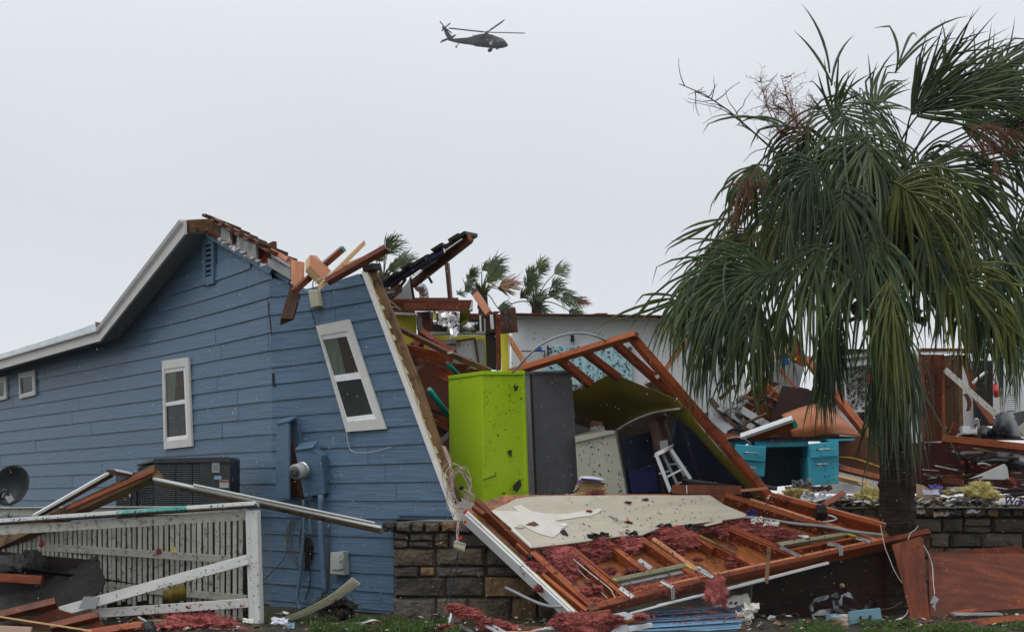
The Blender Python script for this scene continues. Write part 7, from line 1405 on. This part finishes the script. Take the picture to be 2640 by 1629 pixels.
# the far trunk side seen from D: boots (old leaf bases) and brown fibre round the heart
rb_ = random.Random(9); heart = S(2275, 660, 15.2)
for i in range(46):
    a = rb_.uniform(0, 6.283); z = rb_.uniform(-.62, .35); r0 = .14; ln = rb_.uniform(.18, .42)
    o = heart+Vector((math.cos(a)*r0, math.sin(a)*r0, z)); e = o+Vector((math.cos(a)*ln*.75, math.sin(a)*ln*.75, ln*.55*(1 if z > -.3 else -.6)))
    beam('leaf_boot', o, e, rb_.uniform(.05, .09), .025, M_fibre, palm, rag=.02, bev=0, roll=rb_.uniform(0, 90))
for i in range(7):
    fluff('crown_fibre', heart+Vector((rb_.uniform(-.2, .2), rb_.uniform(-.15, .15), rb_.uniform(-.3, .5))), .16, .16, .18, M_fibre, palm, strands=120, seed=900+i, fib=.01)
GX = [ # hub x, y, depth, dir x, dir y(down +), length px, n, spread, grav, wind, material, stiff
 (2104, 417, 14.5, -.5, .75, 285, 44, 95, .9, .0, 'b', 0), (2306, 469, 14.5, .7, .6, 350, 44, 95, .8, .1, 'y', 0), (2295, 717, 14.3, 0, .8, 370, 46, 44, .9, .0, 'y', 0),
 (1955, 600, 14.9, -.8, .7, 270, 44, 80, .85, .0, 'y', 0), (2104, 629, 14.5, -.1, 1, 330, 42, 95, .9, 0, 'g', 0), (2347, 300, 14.9, .75, -1, 270, 34, 42, .12, .9, 'g', .2),
 (2365, 300, 14.9, 1, -.55, 350, 40, 48, .2, 1.2, 'g', 0), (2517, 246, 15.2, 1, -.7, 300, 34, 45, .15, .9, 'g', .1), (2450, 250, 15.4, 1, -.1, 330, 36, 50, .35, .6, 'b', 0),
 (2160, 270, 15.0, .15, .7, 320, 40, 125, .9, .1, 'b', 0), (2150, 330, 15.1, -.05, -1, 175, 12, 42, .12, .3, 'g', .1), (2245, 290, 15.2, .5, -1, 180, 16, 48, .22, .5, 'b', 0),
 (2225, 280, 15.3, .2, -.3, 260, 24, 110, .8, .3, 'b', 0), (1950, 425, 15.0, -.4, .9, 200, 34, 75, .9, 0, 'g', 0), (2620, 613, 15.0, .2, 1, 350, 40, 75, .9, .1, 'g', 0), (2491, 546, 14.9, .5, .7, 350, 42, 85, .85, .1, 'b', 0),
 (2435, 690, 14.6, .6, .6, 330, 46, 80, .85, .05, 'y', 0), (2001, 700, 14.4, -1, .15, 400, 44, 66, .7, -.1, 'b', 0), (1945, 690, 14.8, -.6, .6, 370, 40, 75, .9, 0, 'g', 0), (2030, 790, 14.8, -.4, .9, 210, 34, 60, .9, 0, 'g', 0),
 (2150, 740, 14.9, -.1, 1, 310, 36, 36, .95, 0, 'g', 0), (2160, 820, 15.1, -.3, .9, 240, 30, 32, 1.0, 0, 'g', 0), (2325, 840, 14.7, .08, 1, 370, 40, 30, .95, 0, 'g', 0), (2285, 880, 14.7, -.1, 1, 330, 36, 28, .95, 0, 'g', 0), (2265, 800, 14.8, -.05, 1, 380, 36, 28, .95, 0, 'b', 0),
 (2490, 740, 14.9, .25, 1, 240, 34, 60, .9, .05, 'g', 0), (2560, 710, 14.8, .2, 1, 330, 44, 66, .9, .05, 'b', 0), (2640, 520, 15.2, .6, .8, 420, 44, 75, .9, .1, 'g', 0), (2570, 330, 15.1, .9, .3, 360, 40, 75, .75, .3, 'g', 0),
 (2400, 420, 14.9, .8, .5, 350, 42, 90, .8, .2, 'g', 0), (2230, 340, 14.8, .1, .9, 350, 42, 110, .9, 0, 'g', 0), (2180, 480, 14.6, -.3, .9, 330, 40, 100, .9, 0, 'g', 0), (2060, 520, 14.8, -.5, .8, 260, 40, 85, .9, 0, 'y', 0),
 (1890, 660, 15.3, -.7, .7, 230, 36, 70, .85, 0, 'g', 0), (1890, 770, 15.0, -.5, .9, 290, 38, 70, .95, 0, 'b', 0), (2380, 600, 14.7, .4, .8, 320, 40, 75, .9, 0, 'g', 0), (2240, 600, 14.5, -.1, 1, 340, 42, 90, .9, 0, 'b', 0),
 (2480, 330, 15.3, .8, -.2, 330, 38, 65, .5, .6, 'b', 0), (2600, 300, 15.5, 1, -.4, 330, 38, 55, .3, .7, 'g', 0), (2640, 290, 15.6, 1, -.45, 280, 34, 50, .25, .8, 'g', 0), (2090, 330, 15.2, -.3, .7, 280, 34, 100, .9, 0, 'b', 0), 
 (2640, 760, 15.4, .1, 1, 250, 32, 60, .9, 0, 'g', 0), (1985, 850, 15.1, -.3, 1, 200, 28, 40, 1.0, 0, 'y', 0), (1900, 700, 14.9, -.5, .9, 300, 38, 62, .95, 0, 'b', 0), (1960, 790, 14.7, -.45, .8, 270, 36, 60, .95, 0, 'g', 0), (1830, 700, 15.0, -.6, .8, 260, 30, 50, .95, 0, 'y', 0),
 (2125, 870, 14.95, -.05, 1, 230, 34, 22, 1.0, 0, 'd', 0)]
MT = {'g': M_frond, 'b': M_frondb, 'y': M_frondy, 'd': M_frond}
hc = S(2278, 560, 15.2)
for i, (x, y, d, dx, dy, l, n, sp_, g, wv_, m, sf) in enumerate(GX):
    hub = S(x, y, d); main = Vector((dx, -.35 if d < 15.2 else .35, -dy))
    side = Vector((dy, random.Random(i).uniform(-.5, .5), dx))
    frond('frond', hub, main, side, l*d/FP, int(n*1.15), sp_*(.78 if g > .6 else .92), g, wv_, .029, MT[m], palm, pull=g > .6, pet=hc+Vector((random.Random(i*3).uniform(-.15, .15), 0, random.Random(i*5).uniform(-.3, .4))), seed=i+1, stiff=sf)
rr2 = random.Random(44)
for i in range(12):     # fronds at the back of the crown
    a = rr2.uniform(-.2, 3.34); r = rr2.uniform(.5, 1.1); hub = hc+Vector((math.cos(a)*r*1.3, rr2.uniform(.2, 1.2), math.sin(a)*r*1.1-.1))
    main = (hub-hc).normalized()+Vector((.1, 0, -.5)); side = Vector((-main.z, rr2.uniform(-.6, .6), main.x))
    frond('frond', hub, main, side, rr2.uniform(.9, 1.25), 28, 75, .9, .05, .033, (M_frond, M_frondb)[i % 2], palm, pet=hc, seed=200+i, pull=True)
for i in range(22):     # short crowded leaves in the heart of the crown
    a = rr2.uniform(0, 6.28); r = rr2.uniform(.1, .55); hub = S(2270, 520, 15.3)+Vector((math.cos(a)*r*1.1, rr2.uniform(-.1, .5), math.sin(a)*r*1.5))
    main = Vector((rr2.uniform(-.7, .8), rr2.uniform(-.4, .6), rr2.uniform(-.9, .3)))
    frond('frond', hub, main, Vector((-main.z, rr2.uniform(-.6, .6), main.x)), rr2.uniform(.75, 1.05), 30, 80, .9, .05, .03, M_frond, palm, pet=hc, seed=400+i, pull=True)
# loose long blades standing out of the silhouette
for i, (x, y, dx, dy, l, n) in enumerate(((1760, 765, -1, .22, 190, 5), (2150, 240, -.25, -1, 240, 3), (2050, 330, -1, -.25, 200, 3), (2300, 200, .5, -1, 220, 4), (1880, 560, -1, .45, 180, 4), (2480, 420, 1, 0, 280, 6))):
    frond('frond', S(x, y, 14.8), Vector((dx, -.1, -dy)), Vector((dy, 0, dx)), l*15/FP, n, 26, .22, .1, .032, M_frondy if i in (0, 4) else M_frondb, palm, pet=None, seed=300+i)
def stalk(a, b, m, parent, seed, n=34, r=.012, tw=.35, droop=0., depth=2, bush=1.0):
    rnd = random.Random(seed); bm = bmesh.new()
    def br(p, d, ln, r, lv):
        pts = [p]; q = p.copy(); dd = d.normalized()
        for k in range(5):
            dd = (dd+Vector([rnd.gauss(0, .14*(1+.6*(depth-lv))) for _ in range(3)])+Vector((0, 0, -droop*.2))).normalized(); q = q+dd*ln/5; pts.append(q.copy())
        bm_tube(bm, pts, r*.75, 4 if lv else 3, False, .35)
        if lv > 0:
            c = n if lv == depth else max(3, int(7*bush))
            for k in range(c):
                t = rnd.uniform(.12, 1); i = min(4, int(t*5)); o = pts[i].lerp(pts[i+1], t*5-i)
                nd = (dd*.7+Vector([rnd.gauss(0, .75) for _ in range(3)])).normalized()
                br(o, nd, ln*rnd.uniform(.18, tw)*(1.1-.5*t), r*.5, lv-1)
    br(a, b-a, (b-a).length, r, depth)
    return mk('flower_stalk', bm, m, Matrix.Translation(a), parent)
stalk(S(2040, 430, 14.9), S(1755, 200, 14.8), M_twigd, palm, 1, 20, .020, .34, 0, 1)
stalk(S(1890, 300, 14.85), S(1775, 260, 14.8), M_twigd, palm, 2, 9, .008, .4, 0, 1)
stalk(S(2060, 400, 15.0), S(1920, 200, 15.0), M_twig, palm, 3, 40, .012, .5, 0, 2)
stalk(S(2090, 380, 15.0), S(1990, 200, 15.0), M_twig, palm, 4, 30, .012, .55, 0, 2, 1.3)
stalk(S(2100, 360, 14.9), S(2030, 240, 15.0), M_twig, palm, 5, 44, .010, .7, 0, 2, 1.6)
stalk(S(2080, 350, 15.0), S(2070, 215, 15.0), M_twig, palm, 55, 22, .010, .6, 0, 2, 1.2)
stalk(S(2040, 420, 14.9), S(1850, 480, 14.8), M_twig, palm, 6, 30, .012, .5, .4, 2, 1.4)
stalk(S(1960, 420, 14.8), S(1870, 560, 14.7), M_twig, palm, 7, 34, .012, .55, .6, 2, 1.5)
stalk(S(2480, 380, 14.6), S(2640, 370, 14.5), M_twig, palm, 8, 40, .012, .5, .3, 2, 1.6)
stalk(S(2500, 330, 14.6), S(2660, 330, 14.5), M_twig, palm, 9, 34, .010, .55, .4, 2, 1.5)
stalk(S(2530, 320, 14.6), S(2620, 430, 14.5), M_twig, palm, 10, 34, .010, .5, .4, 2, 1.4)
# three far palms bending in the wind
def farpalm(label, cx, cy, hubs, dist, base, seed, dead=()):
    c = Z15(cx, cy, dist); rt = empty('palm_tree', Vector((c.x, dist, 0)), label, 'palm tree', 'far palms bending in the wind')
    trunk('trunk', [Vector((c.x+.3, dist, 0)), Vector((c.x+.2, dist, c.z*.5)), Vector((c.x+.05, dist, c.z-.6)), c], (.30, .16), M_trunk, rt, seg=12)
    for i in range(10):
        a = i*.63; frond('leaf_base', c+Vector((0, 0, -.4)), Vector((math.cos(a)*.5, math.sin(a)*.5, .9)), Vector((-math.sin(a), math.cos(a), 0)), .9, 5, 20, .05, .2, .07, M_frondy, rt, seed=seed+50+i, segs=4)
    for i, (x, y, l) in enumerate(hubs):
        h = Z15(x, y, dist+random.uniform(-.6, .6)); v = h-c
        main = Vector((1.0, 0, .35)).normalized()*.9+v.normalized()*.55
        if x > cx+250: main = Vector((1, 0, -.35))
        main += Vector((0, random.uniform(-.3, .3), 0))
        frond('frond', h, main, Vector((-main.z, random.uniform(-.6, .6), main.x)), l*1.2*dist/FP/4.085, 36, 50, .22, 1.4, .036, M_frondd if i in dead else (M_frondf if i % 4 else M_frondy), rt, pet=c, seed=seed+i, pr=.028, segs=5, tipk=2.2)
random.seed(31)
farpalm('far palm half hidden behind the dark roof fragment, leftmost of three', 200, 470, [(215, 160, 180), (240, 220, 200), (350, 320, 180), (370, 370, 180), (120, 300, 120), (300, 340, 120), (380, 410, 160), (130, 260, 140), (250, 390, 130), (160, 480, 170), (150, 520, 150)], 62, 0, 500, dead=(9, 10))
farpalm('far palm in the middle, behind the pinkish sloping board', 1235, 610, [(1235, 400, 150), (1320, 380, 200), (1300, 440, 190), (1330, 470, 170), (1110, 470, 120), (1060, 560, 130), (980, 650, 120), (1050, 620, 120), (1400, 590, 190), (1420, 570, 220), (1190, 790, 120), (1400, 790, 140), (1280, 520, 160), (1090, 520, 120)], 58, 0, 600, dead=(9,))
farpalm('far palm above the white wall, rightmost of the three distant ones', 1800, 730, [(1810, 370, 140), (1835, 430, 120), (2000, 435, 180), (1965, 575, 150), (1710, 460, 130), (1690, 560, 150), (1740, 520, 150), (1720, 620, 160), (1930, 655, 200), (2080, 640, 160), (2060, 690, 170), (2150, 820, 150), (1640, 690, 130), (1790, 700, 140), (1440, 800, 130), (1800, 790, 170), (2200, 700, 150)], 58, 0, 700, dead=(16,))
# ------------------------------------------------------------------ helicopter
hd = 325.0; k_ = FP*8.754/hd      # zoomed pixels per metre at that distance
hel = empty('helicopter', Z14(1365, 640, hd), 'dark military helicopter with a red cross panel flying high over the wreck', 'helicopter')
ST = [(478, 640, 660, .10), (520, 628, 665, .18), (600, 616, 690, .28), (740, 606, 722, .38), (880, 597, 740, .48), (960, 588, 748, .62), (1040, 566, 760, .85), (1120, 538, 786, 1.05), (1240, 514, 800, 1.12), (1380, 512, 815, 1.12), (1500, 540, 826, 1.15), (1590, 578, 830, 1.15), (1650, 600, 828, 1.1), (1710, 615, 820, 1.0), (1760, 660, 808, .85), (1800, 705, 795, .6), (1825, 740, 782, .35), (1838, 755, 770, .1)]
bm = bmesh.new(); prev = None
for x, yt, yb, hw_ in ST:
    c = Z14(x, (yt+yb)/2, hd); h_ = (yb-yt)/2/k_; ring = []
    for k in range(16):
        a = 6.283*k/16; ca, sa = math.cos(a), math.sin(a)
        ring.append(bm.verts.new(c+Vector((0, hw_*math.copysign(abs(ca)**.75, ca), h_*math.copysign(abs(sa)**.8, sa)))))
    if prev:
        for k in range(16): bm.faces.new((prev[k], prev[(k+1) % 16], ring[(k+1) % 16], ring[k]))
    else: bm.faces.new(ring[::-1])
    prev = ring
bm.faces.new(prev); bm.normal_update(); mk('fuselage', bm, M_heli, Matrix.Translation(Z14(1365, 640, hd)), hel, smooth=True)
def hs(name, pts, t, m, off=0, par=hel): return slab(name, [Z14(x, y, hd+off) for x, y in pts], t, m, par)
hs('tail_fin', [(605, 612), (530, 622), (445, 572), (412, 500), (375, 400), (420, 362), (450, 390), (500, 470)], .35, M_heli, -.18)
beam('stabilator', Z14(325, 682, hd-2.0), Z14(645, 548, hd+2.0), .12, .9, M_heli, hel)
hs('engine_cowling', [(1080, 545), (1200, 515), (1480, 522), (1470, 570), (1100, 590)], .5, M_heli, -1.35)
hs('cockpit_window', [(1650, 610), (1700, 618), (1748, 672), (1690, 672), (1640, 640)], .1, M_heliw, -1.06)
hs('cockpit_window', [(1590, 640), (1625, 642), (1628, 690), (1588, 692)], .08, M_heliw, -1.17); hs('cabin_window', [(1450, 640), (1500, 640), (1500, 672), (1450, 672)], .08, M_heliw, -1.17); hs('cabin_window', [(1350, 625), (1385, 625), (1385, 655), (1350, 655)], .06, M_heliw, -1.15)
cr = hs('white_panel', [(1418, 690), (1476, 690), (1476, 752), (1418, 752)], .06, M_white, -1.18)
hs('red_cross', [(1440, 696), (1454, 696), (1454, 746), (1440, 746)], .03, M_red_s, -1.22, cr); hs('red_cross', [(1424, 714), (1470, 714), (1470, 728), (1424, 728)], .03, M_red_s, -1.23, cr)
hub_ = Z14(1362, 472, hd); tube('rotor_mast', [Z14(1350, 525, hd), hub_], .32, M_heli, hel, seg=10, n=1); tube('rotor_hub', [Z14(1330, 470, hd), Z14(1400, 470, hd)], .28, M_heli, hel, seg=8, n=1)
def blade(a, b, dz, w, nm='rotor_blade'):
    A_ = a; x = (b-a).normalized(); s = Vector((0, 1, .12)); s = (s-x*s.dot(x)).normalized(); u = x.cross(s); bm = bmesh.new()
    for i, (t, ww) in enumerate(((0, .5), (.08, .5), (.1, 1), (.93, 1), (1, .8))):
        c = a.lerp(b, t)+Vector((0, 0, 0)); v = [bm.verts.new(c+s*w/2*ww*q+u*r) for q, r in ((-1, -.03), (1, -.03), (1, .05), (-1, .05))]
        if i:
            for k in range(4): bm.faces.new((pv[k], pv[(k+1) % 4], v[(k+1) % 4], v[k]))
        else: bm.faces.new(v[::-1])
        pv = v
    bm.faces.new(pv); return mk(nm, bm, M_heli, Matrix.Translation(a), hel)
blade(hub_, Z14(498, 378, hd-1.6), 0, 1.15); blade(hub_, Z14(1742, 210, hd+6.5), 0, 1.15); blade(hub_, Z14(2218, 494, hd+1.6), 0, .7); blade(hub_, Z14(1010, 720, hd-6.5), 0, .9)
tr = Z14(412, 368, hd-.5)
for x, y in ((300, 228), (532, 268), (565, 490), (335, 450)): beam('tail_rotor_blade', tr, Z14(x, y, hd-.5), .26, .08, M_heli, hel)
beam('tail_rotor_hub', Z14(345, 372, hd-.4), Z14(440, 365, hd-.4), .45, .3, M_heli, hel)
tube('tail_strut', [Z14(730, 725, hd), Z14(690, 765, hd), Z14(668, 800, hd)], .09, M_heli, hel, seg=6); tube('main_strut', [Z14(1500, 830, hd-1), Z14(1460, 865, hd-1.3)], .12, M_heli, hel, seg=6); tube('main_strut', [Z14(1412, 820, hd-1), Z14(1418, 870, hd-1.3)], .06, M_heli, hel, seg=6)
for x, y, r, o in ((666, 802, .22, 0), (1418, 882, .42, -1.4), (1440, 868, .42, 1.2)): tube('wheel', [Z14(x, y, hd+o-.15), Z14(x, y, hd+o+.15)], r, M_rubber, hel, seg=14, n=1)
beam('antenna', Z14(1035, 530, hd), Z14(1085, 550, hd), .12, .1, M_heli, hel); beam('belly_pod', Z14(1560, 840, hd), Z14(1620, 840, hd), .28, .5, M_heli, hel)
# ------------------------------------------------------------------ grass, litter, rain
def grass():
    rnd = random.Random(5); bm = bmesh.new()
    def patch(x0, x1, d0, d1, n, h):
        for i in range(n):
            d = rnd.uniform(d0, d1); x = rnd.uniform(x0, x1)
            q = noise.noise(Vector((x*.012, d*2.2, 3)))
            if q < -.02: continue
            p = Vector(((x-CX)/FP*d, d, -.01)); a = rnd.uniform(0, 6.28); hh = h*rnd.uniform(.4, 1.15); w = Vector((math.cos(a), math.sin(a), 0))*.004
            b = Vector((rnd.uniform(-.03, .07), rnd.uniform(-.04, .04), hh)); v = [bm.verts.new(z) for z in (p-w, p+w, p+b*.55+w*.8+Vector((0, 0, hh*.1)), p+b*.55-w*.8+Vector((0, 0, hh*.1)), p+b)]
            bm.faces.new(v[:4]); bm.faces.new((v[3], v[2], v[4]))
    patch(800, 1180, 13.0, 14.4, 7000, .075); patch(2040, 2700, 12.9, 14.0, 11000, .07); patch(640, 820, 13.6, 15.0, 900, .07)
    mk('grass', bm, M_grass, kind='stuff')
grass()
def litter(name, n, gen, seed, mats):
    rnd = random.Random(seed); bm = bmesh.new()
    for i in range(n):
        p, s = gen(rnd); mi = rnd.randrange(len(mats)); a = rnd.uniform(0, 6.28); t = rnd.uniform(-.5, .5)
        ex = Vector((math.cos(a), math.sin(a), rnd.uniform(-.4, .4))); ey = Vector((-math.sin(a), math.cos(a), t))
        k = rnd.choice((4, 5, 6)); el = rnd.uniform(.25, 1)
        vs = [bm.verts.new(p+(ex*math.cos(q)+ey*math.sin(q)*el)*s*rnd.uniform(.6, 1.1)+Vector((0, 0, rnd.uniform(0, s*.35)))) for q in [6.283*j/k for j in range(k)]]
        cc = bm.verts.new(p+Vector((0, 0, s*rnd.uniform(.1, .5))))
        for j in range(k): f = bm.faces.new((vs[j], vs[(j+1) % k], cc)); f.material_index = mi
    return mk(name, bm, mats, kind='stuff')
def g1(r):
    d = 16.4+1.6*r.random()**1.4; x = r.uniform(1960, 2680); return Vector(((x-CX)/FP*d, d, 1.13+.07*r.random()+(d-16.4)*.03)), r.uniform(.012, .085)
litter('floor_litter', 3200, g1, 4, [M_paper, M_plaster, M_strap, M_weather, M_cloth, M_peach, M_dark, M_insY, M_litter, M_brown, M_black, M_drywall])
def g2(r):
    x = r.choice((r.uniform(300, 1500), r.uniform(300, 650), r.uniform(1900, 2680))); d = r.uniform(13.1, 15.0); return Vector(((x-CX)/FP*d, d, .02)), r.uniform(.008, .05)
litter('ground_litter', 1500, g2, 6, [M_litter, M_brown, M_paper, M_weather, M_black, M_leafd, M_litter, M_strap, M_insR])
def rain():
    rnd = random.Random(8); bm = bmesh.new(); v0 = Vector((.25, .0, -1)).normalized()
    for i in range(3400):
        d = rnd.uniform(5, 17)**1; x = rnd.uniform(-60, 2700); y = rnd.uniform(-30, 1700); p = S(x, y, d)
        if p.z < .05: continue
        r = rnd.uniform(.0008, .0017)*(.35+d/16); l = r*rnd.uniform(2, 4)
        t, b = bm.verts.new(p-v0*l), bm.verts.new(p+v0*l); m = [bm.verts.new(p+Vector((math.cos(a)*r, math.sin(a)*r, 0))) for a in (0, 2.1, 4.2)]
        for k in range(3): bm.faces.new((t, m[k], m[(k+1) % 3])); bm.faces.new((b, m[(k+1) % 3], m[k]))
    mk('raindrops', bm, M_rain, kind='stuff')
rain()

# ------------------------------------------------------------------ rain haze
def haze():
    bm = bmesh.new(); bm_box(bm, Vector((0, 165, 60)), Vector((260, 0, 0)), Vector((0, 185, 0)), Vector((0, 0, 61.5)))
    m = bpy.data.materials.new('rain_haze'); m.use_nodes = True; t = m.node_tree; t.nodes.remove(t.nodes['Principled BSDF'])
    v = t.nodes.new('ShaderNodeVolumePrincipled'); v.inputs['Density'].default_value = .00028; v.inputs['Color'].default_value = (.92, .95, 1, 1); t.links.new(v.outputs[0], t.nodes['Material Output'].inputs['Volume'])
    mk('haze', bm, m, kind='stuff')
haze()
